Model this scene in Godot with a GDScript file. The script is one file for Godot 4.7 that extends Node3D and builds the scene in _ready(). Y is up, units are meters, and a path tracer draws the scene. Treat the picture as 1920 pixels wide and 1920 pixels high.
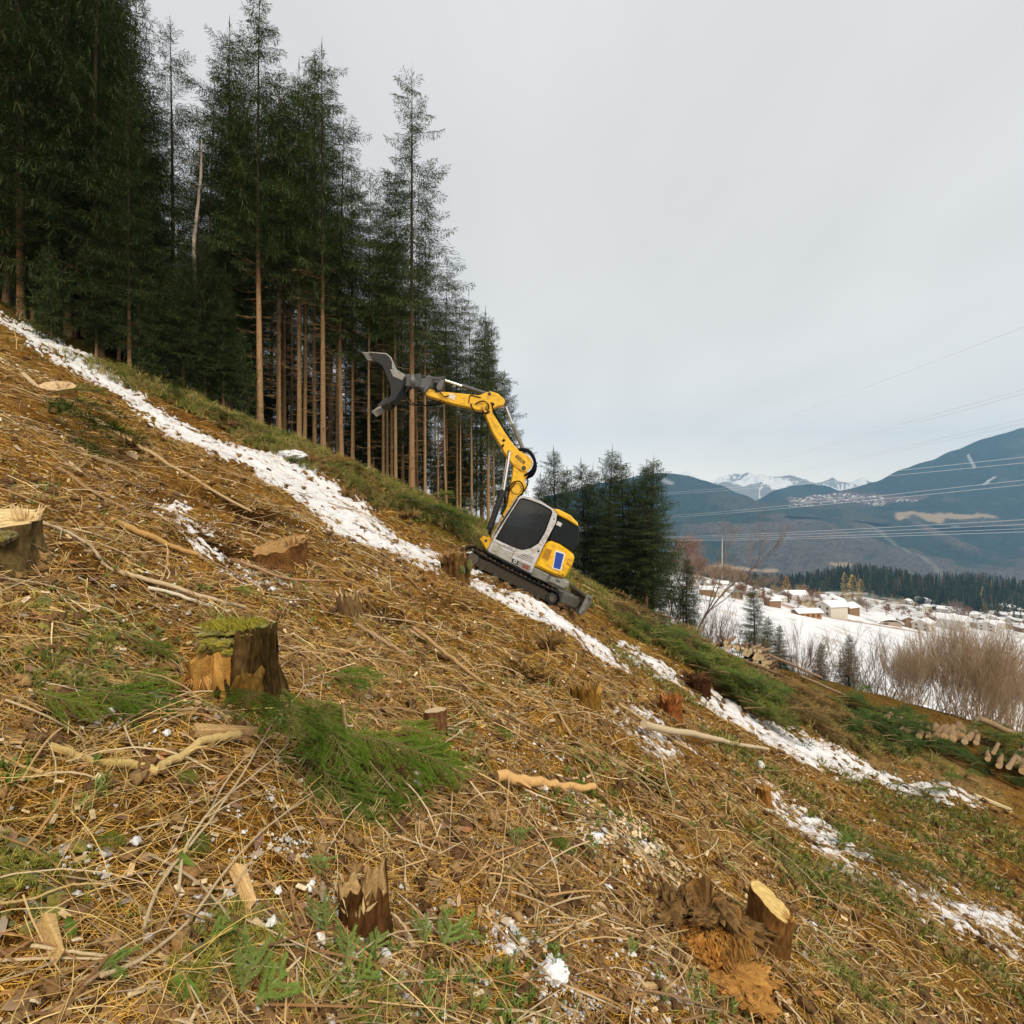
extends Node3D

# ---------------------------------------------------------------- small helpers
class Mb:
	var v := PackedVector3Array()
	var n := PackedVector3Array()
	var c := PackedColorArray()
	var ix := PackedInt32Array()

	func vert(p: Vector3, nn: Vector3, col: Color) -> int:
		v.push_back(p); n.push_back(nn); c.push_back(col)
		return v.size() - 1

	func idx(a: int, b: int, d: int) -> void:
		# keep the winding clockwise as seen from the side the normals point to
		if (v[d] - v[a]).cross(v[b] - v[a]).dot(n[a] + n[b] + n[d]) >= 0.0:
			ix.push_back(a); ix.push_back(b); ix.push_back(d)
		else:
			ix.push_back(a); ix.push_back(d); ix.push_back(b)

	func tri(a: Vector3, b: Vector3, d: Vector3, col: Color) -> void:
		var nn := (d - a).cross(b - a).normalized()
		var s := v.size()
		v.push_back(a); v.push_back(b); v.push_back(d)
		n.push_back(nn); n.push_back(nn); n.push_back(nn)
		c.push_back(col); c.push_back(col); c.push_back(col)
		ix.push_back(s); ix.push_back(s + 1); ix.push_back(s + 2)

	func quad(a: Vector3, b: Vector3, d: Vector3, e: Vector3, col: Color) -> void:
		tri(a, b, d, col); tri(a, d, e, col)

	# a flat tapering leaf or needle: base, tip, half-width direction
	func leaf(a: Vector3, b: Vector3, w: Vector3, col: Color, at := 0.35) -> void:
		var m := a.lerp(b, at)
		tri(a, m + w, b, col); tri(a, b, m - w, col)

	func box(ctr: Vector3, size: Vector3, col: Color, turn := Basis(), bev := 0.0) -> void:
		var h := size * 0.5
		if bev <= 0.0:
			var p := []
			for i in 8:
				p.append(ctr + turn * Vector3(h.x * (1 if i & 1 else -1), h.y * (1 if i & 2 else -1), h.z * (1 if i & 4 else -1)))
			for f in [[0, 1, 3, 2], [5, 4, 6, 7], [4, 0, 2, 6], [1, 5, 7, 3], [2, 3, 7, 6], [4, 5, 1, 0]]:
				out4(p[f[0]], p[f[1]], p[f[2]], p[f[3]], ctr, col)
			return
		# chamfered box: three shifted slabs of corners
		var q := []
		for i in 8:
			var s := Vector3(1 if i & 1 else -1, 1 if i & 2 else -1, 1 if i & 4 else -1)
			q.append([ctr + turn * (s * (h - Vector3(0, bev, bev))), ctr + turn * (s * (h - Vector3(bev, 0, bev))), ctr + turn * (s * (h - Vector3(bev, bev, 0)))])
		for f in [[0, 2, 6, 4, 0], [1, 3, 7, 5, 0], [0, 1, 5, 4, 1], [2, 3, 7, 6, 1], [0, 1, 3, 2, 2], [4, 5, 7, 6, 2]]:
			out4(q[f[0]][f[4]], q[f[1]][f[4]], q[f[2]][f[4]], q[f[3]][f[4]], ctr, col)
		for e in [[0, 1, 1, 2], [2, 3, 1, 2], [4, 5, 1, 2], [6, 7, 1, 2], [0, 2, 0, 2], [1, 3, 0, 2], [4, 6, 0, 2], [5, 7, 0, 2], [0, 4, 0, 1], [1, 5, 0, 1], [2, 6, 0, 1], [3, 7, 0, 1]]:
			out4(q[e[0]][e[2]], q[e[1]][e[2]], q[e[1]][e[3]], q[e[0]][e[3]], ctr, col)
		for i in 8:
			out3(q[i][0], q[i][1], q[i][2], ctr, col)

	func out3(a: Vector3, b: Vector3, d: Vector3, ctr: Vector3, col: Color) -> void:
		if (d - a).cross(b - a).dot((a + b + d) / 3.0 - ctr) >= 0.0:
			tri(a, b, d, col)
		else:
			tri(a, d, b, col)

	func out4(a: Vector3, b: Vector3, d: Vector3, e: Vector3, ctr: Vector3, col: Color) -> void:
		out3(a, b, d, ctr, col); out3(a, d, e, ctr, col)

	# a tube through points, smooth; cap: 0 none, 1 both ends
	func tube(pts: Array, rad: Array, sides: int, col: Color, cap := 0, wob := 0.0, rng: RandomNumberGenerator = null) -> void:
		var start := v.size()
		var up := Vector3.UP
		var last := pts.size() - 1
		for i in pts.size():
			var t: Vector3 = (pts[mini(i + 1, last)] - pts[maxi(i - 1, 0)]).normalized()
			if absf(t.dot(up)) > 0.95:
				up = Vector3.RIGHT if absf(t.x) < 0.9 else Vector3.BACK
			var a := t.cross(up).normalized()
			up = a.cross(t).normalized()
			for k in sides:
				var g := TAU * k / sides
				var d := a * cos(g) + up * sin(g)
				var r: float = rad[i] * (1.0 + (rng.randf_range(-wob, wob) if rng else 0.0))
				vert(pts[i] + d * r, d, col)
		for i in last:
			for k in sides:
				var a0 := start + i * sides + k
				var a1 := start + i * sides + (k + 1) % sides
				idx(a0, a1, a1 + sides); idx(a0, a1 + sides, a0 + sides)
		if cap:
			for e in [0, last]:
				var ctr: Vector3 = pts[e]
				var away: Vector3 = ctr - pts[1 if e == 0 else last - 1]
				for k in sides:
					var p0 := v[start + e * sides + k]
					var p1 := v[start + e * sides + (k + 1) % sides]
					out3(ctr, p0, p1, ctr - away, col)

	# polygon (Vector2) in the xy plane drawn out from z0 to z1, edges chamfered
	func prism(poly: Array, z0: float, z1: float, col: Color, bev := 0.0) -> void:
		var p := PackedVector2Array()
		for q in poly:
			p.push_back(Vector2(q[0], q[1]) if q is Array else q)
		if Geometry2D.is_polygon_clockwise(p):
			p.reverse()
		var m := p.size()
		var inner := PackedVector2Array()
		for i in m:
			var e0 := (p[i] - p[(i + m - 1) % m]).normalized()
			var e1 := (p[(i + 1) % m] - p[i]).normalized()
			var n0 := Vector2(-e0.y, e0.x)
			var n1 := Vector2(-e1.y, e1.x)
			var nn := (n0 + n1)
			nn = nn / maxf(nn.dot(n0), 0.5)
			inner.push_back(p[i] + nn * bev)
		var sgn := 1.0
		if Geometry2D.is_polygon_clockwise(p):
			sgn = -1.0
		var t := Geometry2D.triangulate_polygon(inner)
		for i in range(0, t.size(), 3):
			var a := inner[t[i]]; var b := inner[t[i + 1]]; var d := inner[t[i + 2]]
			var f := Vector3(0, 0, 1)
			tri_to(Vector3(a.x, a.y, z1), Vector3(b.x, b.y, z1), Vector3(d.x, d.y, z1), f, col)
			tri_to(Vector3(a.x, a.y, z0), Vector3(b.x, b.y, z0), Vector3(d.x, d.y, z0), -f, col)
		for i in m:
			var j := (i + 1) % m
			var e := (p[j] - p[i]).normalized()
			var nn := Vector3(e.y, -e.x, 0)
			var a0 := Vector3(p[i].x, p[i].y, z0 + bev); var b0 := Vector3(p[j].x, p[j].y, z0 + bev)
			var a1 := Vector3(p[i].x, p[i].y, z1 - bev); var b1 := Vector3(p[j].x, p[j].y, z1 - bev)
			tri_to(a0, b0, b1, nn, col); tri_to(a0, b1, a1, nn, col)
			if bev > 0.0:
				var ia := inner[i]; var ib := inner[j]
				tri_to(a1, b1, Vector3(ib.x, ib.y, z1), nn + Vector3(0, 0, 1), col); tri_to(a1, Vector3(ib.x, ib.y, z1), Vector3(ia.x, ia.y, z1), nn + Vector3(0, 0, 1), col)
				tri_to(a0, b0, Vector3(ib.x, ib.y, z0), nn - Vector3(0, 0, 1), col); tri_to(a0, Vector3(ib.x, ib.y, z0), Vector3(ia.x, ia.y, z0), nn - Vector3(0, 0, 1), col)

	func tri_to(a: Vector3, b: Vector3, d: Vector3, face: Vector3, col: Color) -> void:
		if (d - a).cross(b - a).dot(face) >= 0.0:
			tri(a, b, d, col)
		else:
			tri(a, d, b, col)

	# a frame: the band between two star-shaped outlines round a centre
	func ring(outer: Array, inner: Array, z0: float, z1: float, col: Color) -> void:
		var ctr := Vector2()
		for q in inner:
			ctr += Vector2(q[0], q[1]) / inner.size()
		var angs := []
		for q in outer + inner:
			angs.append((Vector2(q[0], q[1]) - ctr).angle())
		angs.sort()
		var o := []; var n2 := []
		for a in angs:
			o.append(cast(outer, ctr, a)); n2.append(cast(inner, ctr, a))
		for i in o.size():
			var j := (i + 1) % o.size()
			for s in [[z0, -1.0], [z1, 1.0]]:
				tri_to(v3(o[i], s[0]), v3(o[j], s[0]), v3(n2[j], s[0]), Vector3(0, 0, s[1]), col)
				tri_to(v3(o[i], s[0]), v3(n2[j], s[0]), v3(n2[i], s[0]), Vector3(0, 0, s[1]), col)
			var oo: Vector2 = o[i] - ctr
			tri_to(v3(o[i], z0), v3(o[j], z0), v3(o[j], z1), Vector3(oo.x, oo.y, 0), col); tri_to(v3(o[i], z0), v3(o[j], z1), v3(o[i], z1), Vector3(oo.x, oo.y, 0), col)
			tri_to(v3(n2[i], z0), v3(n2[j], z0), v3(n2[j], z1), -Vector3(oo.x, oo.y, 0), col); tri_to(v3(n2[i], z0), v3(n2[j], z1), v3(n2[i], z1), -Vector3(oo.x, oo.y, 0), col)

	func v3(p: Vector2, z: float) -> Vector3:
		return Vector3(p.x, p.y, z)

	func cast(poly: Array, ctr: Vector2, ang: float) -> Vector2:
		var far := ctr + Vector2.from_angle(ang) * 20.0
		var best := ctr
		for i in poly.size():
			var a := Vector2(poly[i][0], poly[i][1]); var w = poly[(i + 1) % poly.size()]
			var hit = Geometry2D.segment_intersects_segment(ctr, far, a, Vector2(w[0], w[1]))
			if hit != null and (hit - ctr).length() > (best - ctr).length():
				best = hit
			elif absf(wrapf((a - ctr).angle() - ang, -PI, PI)) < 1e-5:
				best = a
		return best

	# a lumpy ball: a subdivided octahedron pushed about by noise
	func lump(ctr: Vector3, r: Vector3, sub: int, rough: float, noise: FastNoiseLite, col: Color, col2: Color, turn := Basis()) -> void:
		var start := v.size()
		var grid := {}
		for f in [[1, 1, 1], [-1, 1, 1], [1, -1, 1], [-1, -1, 1], [1, 1, -1], [-1, 1, -1], [1, -1, -1], [-1, -1, -1]]:
			for i in sub + 1:
				for j in sub + 1 - i:
					var d := Vector3(i * f[0], j * f[1], (sub - i - j) * f[2])
					if not grid.has(d):
						var u := d.normalized()
						var k := 1.0 + rough * noise.get_noise_3dv(u * 1.3 + ctr * 7.0) * 2.0
						grid[d] = vert(ctr + turn * (u * r * k), Vector3.ZERO, col.lerp(col2, clampf(0.5 + noise.get_noise_3dv(u * 3.1 + ctr * 3.0) * 1.6, 0, 1)))
			for i in sub:
				for j in sub - i:
					var a: int = grid[Vector3(i * f[0], j * f[1], (sub - i - j) * f[2])]
					var b: int = grid[Vector3((i + 1) * f[0], j * f[1], (sub - i - j - 1) * f[2])]
					var d: int = grid[Vector3(i * f[0], (j + 1) * f[1], (sub - i - j - 1) * f[2])]
					face(a, b, d, ctr)
					if i + j < sub - 1:
						face(b, grid[Vector3((i + 1) * f[0], (j + 1) * f[1], (sub - i - j - 2) * f[2])], d, ctr)
		for i in range(start, v.size()):
			n[i] = n[i].normalized()

	func face(a: int, b: int, d: int, ctr: Vector3) -> void:
		var nn := (v[d] - v[a]).cross(v[b] - v[a])
		if nn.dot(v[a] + v[b] + v[d] - ctr * 3.0) < 0.0:
			nn = -nn
			ix.push_back(a); ix.push_back(d); ix.push_back(b)
		else:
			ix.push_back(a); ix.push_back(b); ix.push_back(d)
		n[a] += nn; n[b] += nn; n[d] += nn

	func mesh(mat: Material) -> ArrayMesh:
		var arr := []
		arr.resize(Mesh.ARRAY_MAX)
		arr[Mesh.ARRAY_VERTEX] = v; arr[Mesh.ARRAY_NORMAL] = n; arr[Mesh.ARRAY_COLOR] = c; arr[Mesh.ARRAY_INDEX] = ix
		var m := ArrayMesh.new()
		m.add_surface_from_arrays(Mesh.PRIMITIVE_TRIANGLES, arr)
		m.surface_set_material(0, mat)
		return m


const EYE := Vector3(0, 1.8, 0)
const LENS := 0.96          # tangent of half the view
var rng := RandomNumberGenerator.new()
var mats := {}
var used := {}
var n_lump := FastNoiseLite.new()
var n_mid := FastNoiseLite.new()
var n_fine := FastNoiseLite.new()
var n_tone := FastNoiseLite.new()
var n_snow := FastNoiseLite.new()
var n_far := FastNoiseLite.new()


func numbered(called: String) -> String:
	var k: int = used.get(called, 0)
	used[called] = k + 1
	return called if k == 0 else "%s_%03d" % [called, k]


func tag(o: Node3D, label := "", category := "", group := "", kind := "") -> Node3D:
	if label: o.set_meta("label", label)
	if category: o.set_meta("category", category)
	if group: o.set_meta("group", group)
	if kind: o.set_meta("kind", kind)
	return o


func thing(called: String, label: String, category: String, at := Vector3.ZERO, group := "") -> Node3D:
	var o := Node3D.new()
	o.name = numbered(called)
	add_child(o)
	o.position = at
	return tag(o, label, category, group)


func part(called: String, mesh: Mesh, parent: Node3D) -> MeshInstance3D:
	var o := MeshInstance3D.new()
	o.name = called if parent != self else numbered(called)
	o.mesh = mesh
	parent.add_child(o, true)
	return o


func copy_of(o: Node3D, label := "") -> Node3D:
	var base: String = o.name
	if base.length() > 4 and base[-4] == "_" and base.right(3).is_valid_int():
		base = base.left(-4)
	var r: Node3D = o.duplicate()
	r.name = numbered(base)
	add_child(r)
	if label: r.set_meta("label", label)
	return r


func pick(col: Color, spread: float) -> Color:
	var k := 1.0 + rng.randf_range(-spread, spread)
	return Color(col.r * k * rng.randf_range(0.94, 1.06), col.g * k, col.b * k * rng.randf_range(0.94, 1.06))


func noise(seed_: int, freq: float, oct: int, kind := FastNoiseLite.TYPE_SIMPLEX_SMOOTH) -> FastNoiseLite:
	var f := FastNoiseLite.new()
	f.seed = seed_; f.frequency = freq; f.noise_type = kind
	f.fractal_type = FastNoiseLite.FRACTAL_FBM if oct > 1 else FastNoiseLite.FRACTAL_NONE
	f.fractal_octaves = oct
	return f


# ---------------------------------------------------------------- the lie of the land
const FALL_X := [-30.0, -17.3, -8.8, -3.3, -1.1, 0.15, 1.06, 2.5, 6.1, 9.7, 12.4, 17.3, 25.0, 40.0]
const FALL_Y := [-13.8, -8.25, -4.0, -1.56, -0.5, 0.02, 0.47, 1.5, 3.46, 5.2, 6.0, 7.25, 9.3, 13.0]


func fall(x: float) -> float:
	if x <= FALL_X[0]:
		return FALL_Y[0] + (x - FALL_X[0]) * 0.44
	for i in range(1, FALL_X.size()):
		if x < FALL_X[i]:
			var t: float = (x - FALL_X[i - 1]) / (FALL_X[i] - FALL_X[i - 1])
			return lerpf(FALL_Y[i - 1], FALL_Y[i], t)
	return FALL_Y[-1] + (x - FALL_X[-1]) * 0.24


var fall_table := PackedFloat32Array()

func soft_fall(x: float) -> float:
	if fall_table.is_empty():
		for i in 2001:
			var q := -100.0 + i * 0.1
			fall_table.push_back((fall(q - 0.9) + fall(q - 0.45) + fall(q) + fall(q + 0.45) + fall(q + 0.9)) * 0.2)
	if x <= -99.9 or x >= 99.9:
		return fall(x)
	var t := (x + 100.0) * 10.0
	var i := int(t)
	return lerpf(fall_table[i], fall_table[i + 1], t - i)


func hump(x: float, d: float, cx: float, cd: float, rx: float, rd: float) -> float:
	var a := (x - cx) / rx
	var b := (d - cd) / rd
	return exp(-(a * a + b * b))


# bare shape of the ground, without small relief
func land(x: float, z: float) -> float:
	var d := -z
	var bank := 0.75 * smoothstep(12.6, 17.4, d)
	if d > 19.0:
		bank -= minf(0.011 * (d - 19.0) * (d - 19.0), 0.42 * (d - 19.0))
	var hill := -soft_fall(x) + bank
	if d < 60.0 and x < 45.0 and x > -200.0 and d < 40.0 and x < 20.0:
		return hill
	var vale := -13.2 - 0.2 * x - 0.004 * d
	if d > 300.0:
		vale -= 0.045 * (d - 300.0) * (1.0 - smoothstep(0.48, 0.68, x / d)) * (1.0 - smoothstep(900.0, 1500.0, d) * 0.6)
		vale += 25.0 * hump(x, d, 511.0, 730.0, 85.0, 110.0) + 52.0 * hump(x, d, 690.0, 760.0, 95.0, 150.0) + 8.0 * hump(x, d, 440.0, 800.0, 110.0, 120.0)
	var k := 4.0
	var h := clampf(0.5 + 0.5 * (hill - vale) / k, 0.0, 1.0)
	return lerpf(vale, hill, h) + k * h * (1.0 - h)


func under_tracks(x: float, z: float) -> float:
	var q := (Vector3(x, 0, z) - DIGGER_AT)
	var a := absf(q.dot(Vector3(-0.996, 0, 0.087)) - 0.1)
	var b := absf(q.dot(Vector3(-0.087, 0, -0.996)))
	return (1.0 - smoothstep(1.1, 1.7, a)) * (1.0 - smoothstep(1.0, 1.5, b))


const DIGGER_AT := Vector3(0.061, 0.03, -12.946)


var gouges := []

func relief(x: float, z: float) -> float:
	var d := Vector2(x, z).length()
	if d > 45.0:
		return 0.0
	var fade := smoothstep(0.4, 3.0, d)
	# small relief stretched along the fall of the slope; torn hollows with a lip below them
	var torn := 0.0
	for g in gouges:
		var ax := absf(x - g[0])
		if ax < g[2] * 2.6 and absf(z - g[1]) < g[2] * 2.6:
			var a: float = (x - g[0]) / g[2] * 0.7
			var b: float = (z - g[1]) / (g[2] * 0.8)
			torn -= g[3] * exp(-(a * a + b * b) * 1.6) * (1.0 + 0.8 * n_mid.get_noise_2d(x * 2.0, z * 2.0))
			b -= 1.1
			torn += g[3] * 0.6 * exp(-(a * a + b * b) * 2.0)
	return torn + n_lump.get_noise_2d(x * 0.7, z) * 0.17 * fade + n_mid.get_noise_2d(x * 0.55, z) * 0.095 * (0.45 + 0.55 * fade) + n_fine.get_noise_2d(x * 0.7, z) * 0.028


func ground(x: float, z: float) -> float:
	var y := land(x, z)
	var e := relief(x, z)
	if absf(x) < 3.0 and z < -10.0 and z > -16.0:
		var t := under_tracks(x, z)
		if t > 0.0:
			y = lerpf(y + e, DIGGER_AT.y - 0.51 * (x - DIGGER_AT.x), t)
			return y
	return y + e


# where the line of sight through a point of the photograph (1920 wide) meets the land
func spot(px: float, py: float) -> Vector3:
	var dir := Vector3((px - 960.0) / 1000.0, -(py - 960.0) / 1000.0, -1.0)
	var t := 0.8
	var prev := 0.8
	while t < 3000.0:
		var p := EYE + dir * t
		if p.y < land(p.x, p.z):
			for i in 14:
				var m := (prev + t) * 0.5
				p = EYE + dir * m
				if p.y < land(p.x, p.z):
					t = m
				else:
					prev = m
			return Vector3(p.x, ground(p.x, p.z), p.z)
		prev = t
		t *= 1.012
	return EYE + dir * 17.0


func at(px: float, py: float, d: float) -> Vector3:
	return EYE + Vector3((px - 960.0) / 1000.0, -(py - 960.0) / 1000.0, -1.0) * d


func lie(x: float, z: float) -> Vector3:
	return Vector3(x, ground(x, z), z)


func slope_normal(x: float, z: float, e := 0.15) -> Vector3:
	return Vector3(ground(x - e, z) - ground(x + e, z), 2.0 * e, ground(x, z - e) - ground(x, z + e)).normalized()


# ---------------------------------------------------------------- materials
func plainmat(col: Color, rough := 0.8, metal := 0.0, vcol := true) -> StandardMaterial3D:
	var m := StandardMaterial3D.new()
	m.albedo_color = col.linear_to_srgb()
	m.roughness = rough
	m.metallic_specular = 0.12 if rough > 0.7 and metal == 0.0 else 0.5   # dry, dull stuff
	m.metallic = metal
	m.vertex_color_use_as_albedo = vcol
	return m


func grain_tex(seed_: int, freq: float, lo: Color, mid: Color, hi: Color, size := 256, oct := 4, stretch := Vector2.ONE) -> Texture2D:
	# a seamless mottle, computed straight into an image; stretch > 1 draws it out
	var f := noise(seed_, freq, oct)
	var im := Image.create(size, size, false, Image.FORMAT_RGB8)
	for y in size:
		for x in size:
			var u := TAU * x / size; var w := TAU * y / size
			var s := size / TAU
			var k := f.get_noise_3d(cos(u) * s / stretch.x + 31.0 * cos(w), sin(u) * s / stretch.x + 31.0 * sin(w), y * 0.0 + absf(y - size * 0.5) * 2.0 / stretch.y)
			k = clampf(0.5 + k * 0.9, 0, 1)
			im.set_pixel(x, y, (lo.lerp(mid, k * 2.0) if k < 0.5 else mid.lerp(hi, k * 2.0 - 1.0)).linear_to_srgb())
	return ImageTexture.create_from_image(im)


func litter(size: int, strokes: int) -> Array:
	# needle, straw and twig litter: thousands of short curved strokes laid over one another
	var r := RandomNumberGenerator.new()
	r.seed = 77
	var px := PackedByteArray(); px.resize(size * size * 3)
	var hp := PackedByteArray(); hp.resize(size * size)
	var f := noise(5, 0.02, 4)
	for i in size * size:
		var x := i % size
		var y := i / size
		var k := 0.5 + 0.5 * f.get_noise_2d(absf(x - size * 0.5) * 2.0, absf(y - size * 0.5) * 2.0) + r.randf_range(-0.18, 0.18)
		px[i * 3] = int(clampf(48 + 75 * k, 0, 255)); px[i * 3 + 1] = int(clampf(38 + 62 * k, 0, 255)); px[i * 3 + 2] = int(clampf(28 + 46 * k, 0, 255))
		hp[i] = int(clampf(30 + 40 * k, 0, 255))
	var pal := [[228, 190, 128], [205, 160, 98], [180, 128, 76], [150, 100, 60], [238, 212, 165], [196, 150, 92], [120, 82, 54], [90, 62, 44], [215, 178, 84], [186, 164, 82], [232, 200, 140], [214, 170, 120], [205, 192, 176]]
	for s in strokes:
		var long := r.randf() < 0.07
		var x := r.randf() * size
		var y := r.randf() * size
		var ang := r.randf() * TAU
		var ln := int(r.randf_range(60, 190) if long else r.randf_range(10, 52))
		var wd := r.randf_range(1.2, 3.0) if long else r.randf_range(0.5, 1.5)
		var bend := r.randf_range(-0.016, 0.016)
		var col = pal[r.randi() % pal.size()].duplicate()
		var grey: float = (col[0] + col[1] + col[2]) / 3.0
		for ch in 3:
			col[ch] = minf(255.0, lerpf(col[ch], grey, 0.38) * 1.12)
		var k := r.randf_range(0.42, 1.12)
		var hgt := 70 + int(150.0 * s / strokes) + (25 if long else 0)
		for t in ln:
			x += cos(ang); y += sin(ang); ang += bend
			var nx := -sin(ang); var ny := cos(ang)
			var q := -wd
			while q <= wd:
				var ix := posmod(int(x + nx * q), size); var iy := posmod(int(y + ny * q), size)
				var o := iy * size + ix
				var sh := k * (1.0 - 0.22 * (q / wd + 0.3))  # roundness shaded into the colour: each stroke darker towards one edge
				px[o * 3] = mini(255, int(col[0] * sh)); px[o * 3 + 1] = mini(255, int(col[1] * sh)); px[o * 3 + 2] = mini(255, int(col[2] * sh))
				hp[o] = mini(255, hgt - int(absf(q) / wd * 14.0))
				q += 0.9
	var a := Image.create_from_data(size, size, false, Image.FORMAT_RGB8, px)
	var h := Image.create_from_data(size, size, false, Image.FORMAT_L8, hp)
	return [ImageTexture.create_from_image(a), ImageTexture.create_from_image(h)]


func tri_tex(m: StandardMaterial3D, t: Texture2D, scale: Vector3, in_world: bool, bump: Texture2D = null, depth := 1.0) -> StandardMaterial3D:
	m.albedo_texture = t
	m.uv1_triplanar = true
	m.uv1_world_triplanar = in_world
	m.uv1_scale = scale
	if bump:
		m.heightmap_enabled = true
		m.heightmap_texture = bump
		m.heightmap_scale = depth
	return m


func make_materials() -> void:
	var lit := litter(1024, 11500)
	mats.ground = tri_tex(plainmat(Color(1, 1, 1), 0.95), lit[0], Vector3.ONE * 0.85, true, lit[1], 1.4)
	var bark := grain_tex(11, 0.09, Color(0.35, 0.3, 0.26), Color(0.72, 0.66, 0.6), Color(1, 0.97, 0.92), 256, 4, Vector2(1, 5))
	mats.bark = tri_tex(plainmat(Color(1, 1, 1), 0.92), bark, Vector3(2.2, 0.7, 2.2), false, bark, 1.2)
	var fib := grain_tex(12, 0.16, Color(0.55, 0.5, 0.45), Color(0.85, 0.82, 0.78), Color(1, 1, 1), 256, 3, Vector2(1, 9))
	mats.wood = tri_tex(plainmat(Color(1, 1, 1), 0.8), fib, Vector3(5, 1.2, 5), false, fib, 0.5)
	var mot := grain_tex(13, 0.06, Color(0.55, 0.52, 0.48), Color(0.88, 0.87, 0.85), Color(1, 1, 1), 256, 5)
	mats.rot = tri_tex(plainmat(Color(1, 1, 1), 0.95), mot, Vector3.ONE * 4.0, false, mot, 1.5)
	mats.moss = tri_tex(plainmat(Color(1, 1, 1), 1.0), mot, Vector3.ONE * 7.0, false, mot, 1.5)
	mats.moss.rim_enabled = true; mats.moss.rim = 0.6; mats.moss.rim_tint = 0.8
	mats.snow = tri_tex(plainmat(Color(1, 1, 1), 0.75), grain_tex(14, 0.12, Color(0.72, 0.72, 0.74), Color(0.93, 0.93, 0.94), Color(1, 1, 1), 256, 4), Vector3.ONE * 1.7, true, mot, 1.2)
	mats.snow.subsurf_scatter_enabled = true; mats.snow.subsurf_scatter_strength = 0.15
	mats.leaf = plainmat(Color(1, 1, 1), 0.75)
	mats.twig = plainmat(Color(1, 1, 1), 0.85)
	mats.needle = plainmat(Color(1, 1, 1), 0.85)
	mats.needle.metallic_specular = 0.2
	mats.needle.backlight_enabled = true; mats.needle.backlight = Color(0.35, 0.45, 0.2)
	var dirt := grain_tex(15, 0.035, Color(0.60, 0.52, 0.40), Color(0.95, 0.93, 0.89), Color(1, 1, 1), 256, 5)
	mats.paint = tri_tex(plainmat(Color(1, 1, 1), 0.38), dirt, Vector3.ONE * 0.55, false)
	mats.paint.clearcoat_enabled = true; mats.paint.clearcoat = 0.35; mats.paint.clearcoat_roughness = 0.25
	mats.steel = tri_tex(plainmat(Color(1, 1, 1), 0.5, 0.35), dirt, Vector3.ONE * 1.3, false)
	mats.chrome = plainmat(Color(0.8, 0.8, 0.82), 0.18, 1.0)
	mats.rubber = tri_tex(plainmat(Color(1, 1, 1), 0.8), dirt, Vector3.ONE * 1.1, false)
	mats.print = plainmat(Color(1, 1, 1), 0.5)
	mats.glass = StandardMaterial3D.new()
	mats.glass.albedo_color = Color(0.005, 0.010, 0.009, 0.58)
	mats.glass.transparency = BaseMaterial3D.TRANSPARENCY_ALPHA
	mats.glass.roughness = 0.04
	mats.glass.metallic_specular = 0.42
	mats.black_glass = plainmat(Color(1, 1, 1), 0.06)
	mats.black_glass.metallic_specular = 0.32
	mats.far = plainmat(Color(1, 1, 1), 0.95)
	mats.wire_white = plainmat(Color(0.85, 0.86, 0.88), 0.4, 0.3, false)
	mats.wire = plainmat(Color(0.6, 0.6, 0.62), 0.45, 0.6, false)


# ---------------------------------------------------------------- ground
var green_spots := []      # [position, radius] where grass grows
var wood_dust := []        # sawdust
var bare_soil := []

func tone(x: float, z: float) -> Color:
	var d := -z
	var a := n_tone.get_noise_2d(x * 0.8, z)
	var b := n_tone.get_noise_2d(x * 1.1 + 90.0, z * 1.6 - 40.0)
	var e := n_mid.get_noise_2d(x * 1.2 + 33.0, z * 2.0 + 12.0)
	var col := Color(0.90, 0.575, 0.185)
	col = col.lerp(Color(1.0, 0.62, 0.20), smoothstep(0.02, 0.4, b) * 0.8)
	col = col.lerp(Color(0.74, 0.62, 0.17), smoothstep(0.05, 0.4, a) * 0.75)
	col = col.lerp(Color(0.20, 0.125, 0.075), smoothstep(0.16, 0.5, e) * 0.75)
	col = col.lerp(Color(0.30, 0.2, 0.13), smoothstep(0.15, 0.45, -a) * 0.45)
	var hf := n_fine.get_noise_2d(x * 0.28, z * 0.5) + 0.6 * n_fine.get_noise_2d(x * 1.1 + 5.0, z * 1.6)
	col = col.lerp(Color(0.22, 0.135, 0.07), smoothstep(0.12, 0.6, hf) * 0.6)
	col = col.lerp(Color(1.0, 0.78, 0.38), smoothstep(0.15, 0.6, -hf) * 0.5)
	for s in bare_soil:
		var q: float = Vector2(x - s[0].x, z - s[0].z).length() / s[1]
		if q < 1.4:
			col = col.lerp(Color(0.13, 0.075, 0.04), (1.0 - smoothstep(0.4, 1.2 + a, q)) * 0.9)
	for s in green_spots:
		var q: float = Vector2(x - s[0].x, z - s[0].z).length() / s[1]
		if q < 1.4:
			col = col.lerp(Color(0.40, 0.42, 0.13), (1.0 - smoothstep(0.5, 1.25 + b, q)) * 0.8)
	for s in wood_dust:
		var q: float = Vector2(x - s[0].x, z - s[0].z).length() / s[1]
		if q < 1.4:
			col = col.lerp(Color(0.98, 0.84, 0.58), (1.0 - smoothstep(0.35, 1.1 + b * 0.7, q)) * 0.85)
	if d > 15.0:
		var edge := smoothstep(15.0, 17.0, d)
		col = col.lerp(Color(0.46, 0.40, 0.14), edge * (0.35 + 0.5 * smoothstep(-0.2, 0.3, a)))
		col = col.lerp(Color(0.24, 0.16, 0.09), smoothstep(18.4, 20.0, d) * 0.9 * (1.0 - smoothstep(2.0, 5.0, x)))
	return col


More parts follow.
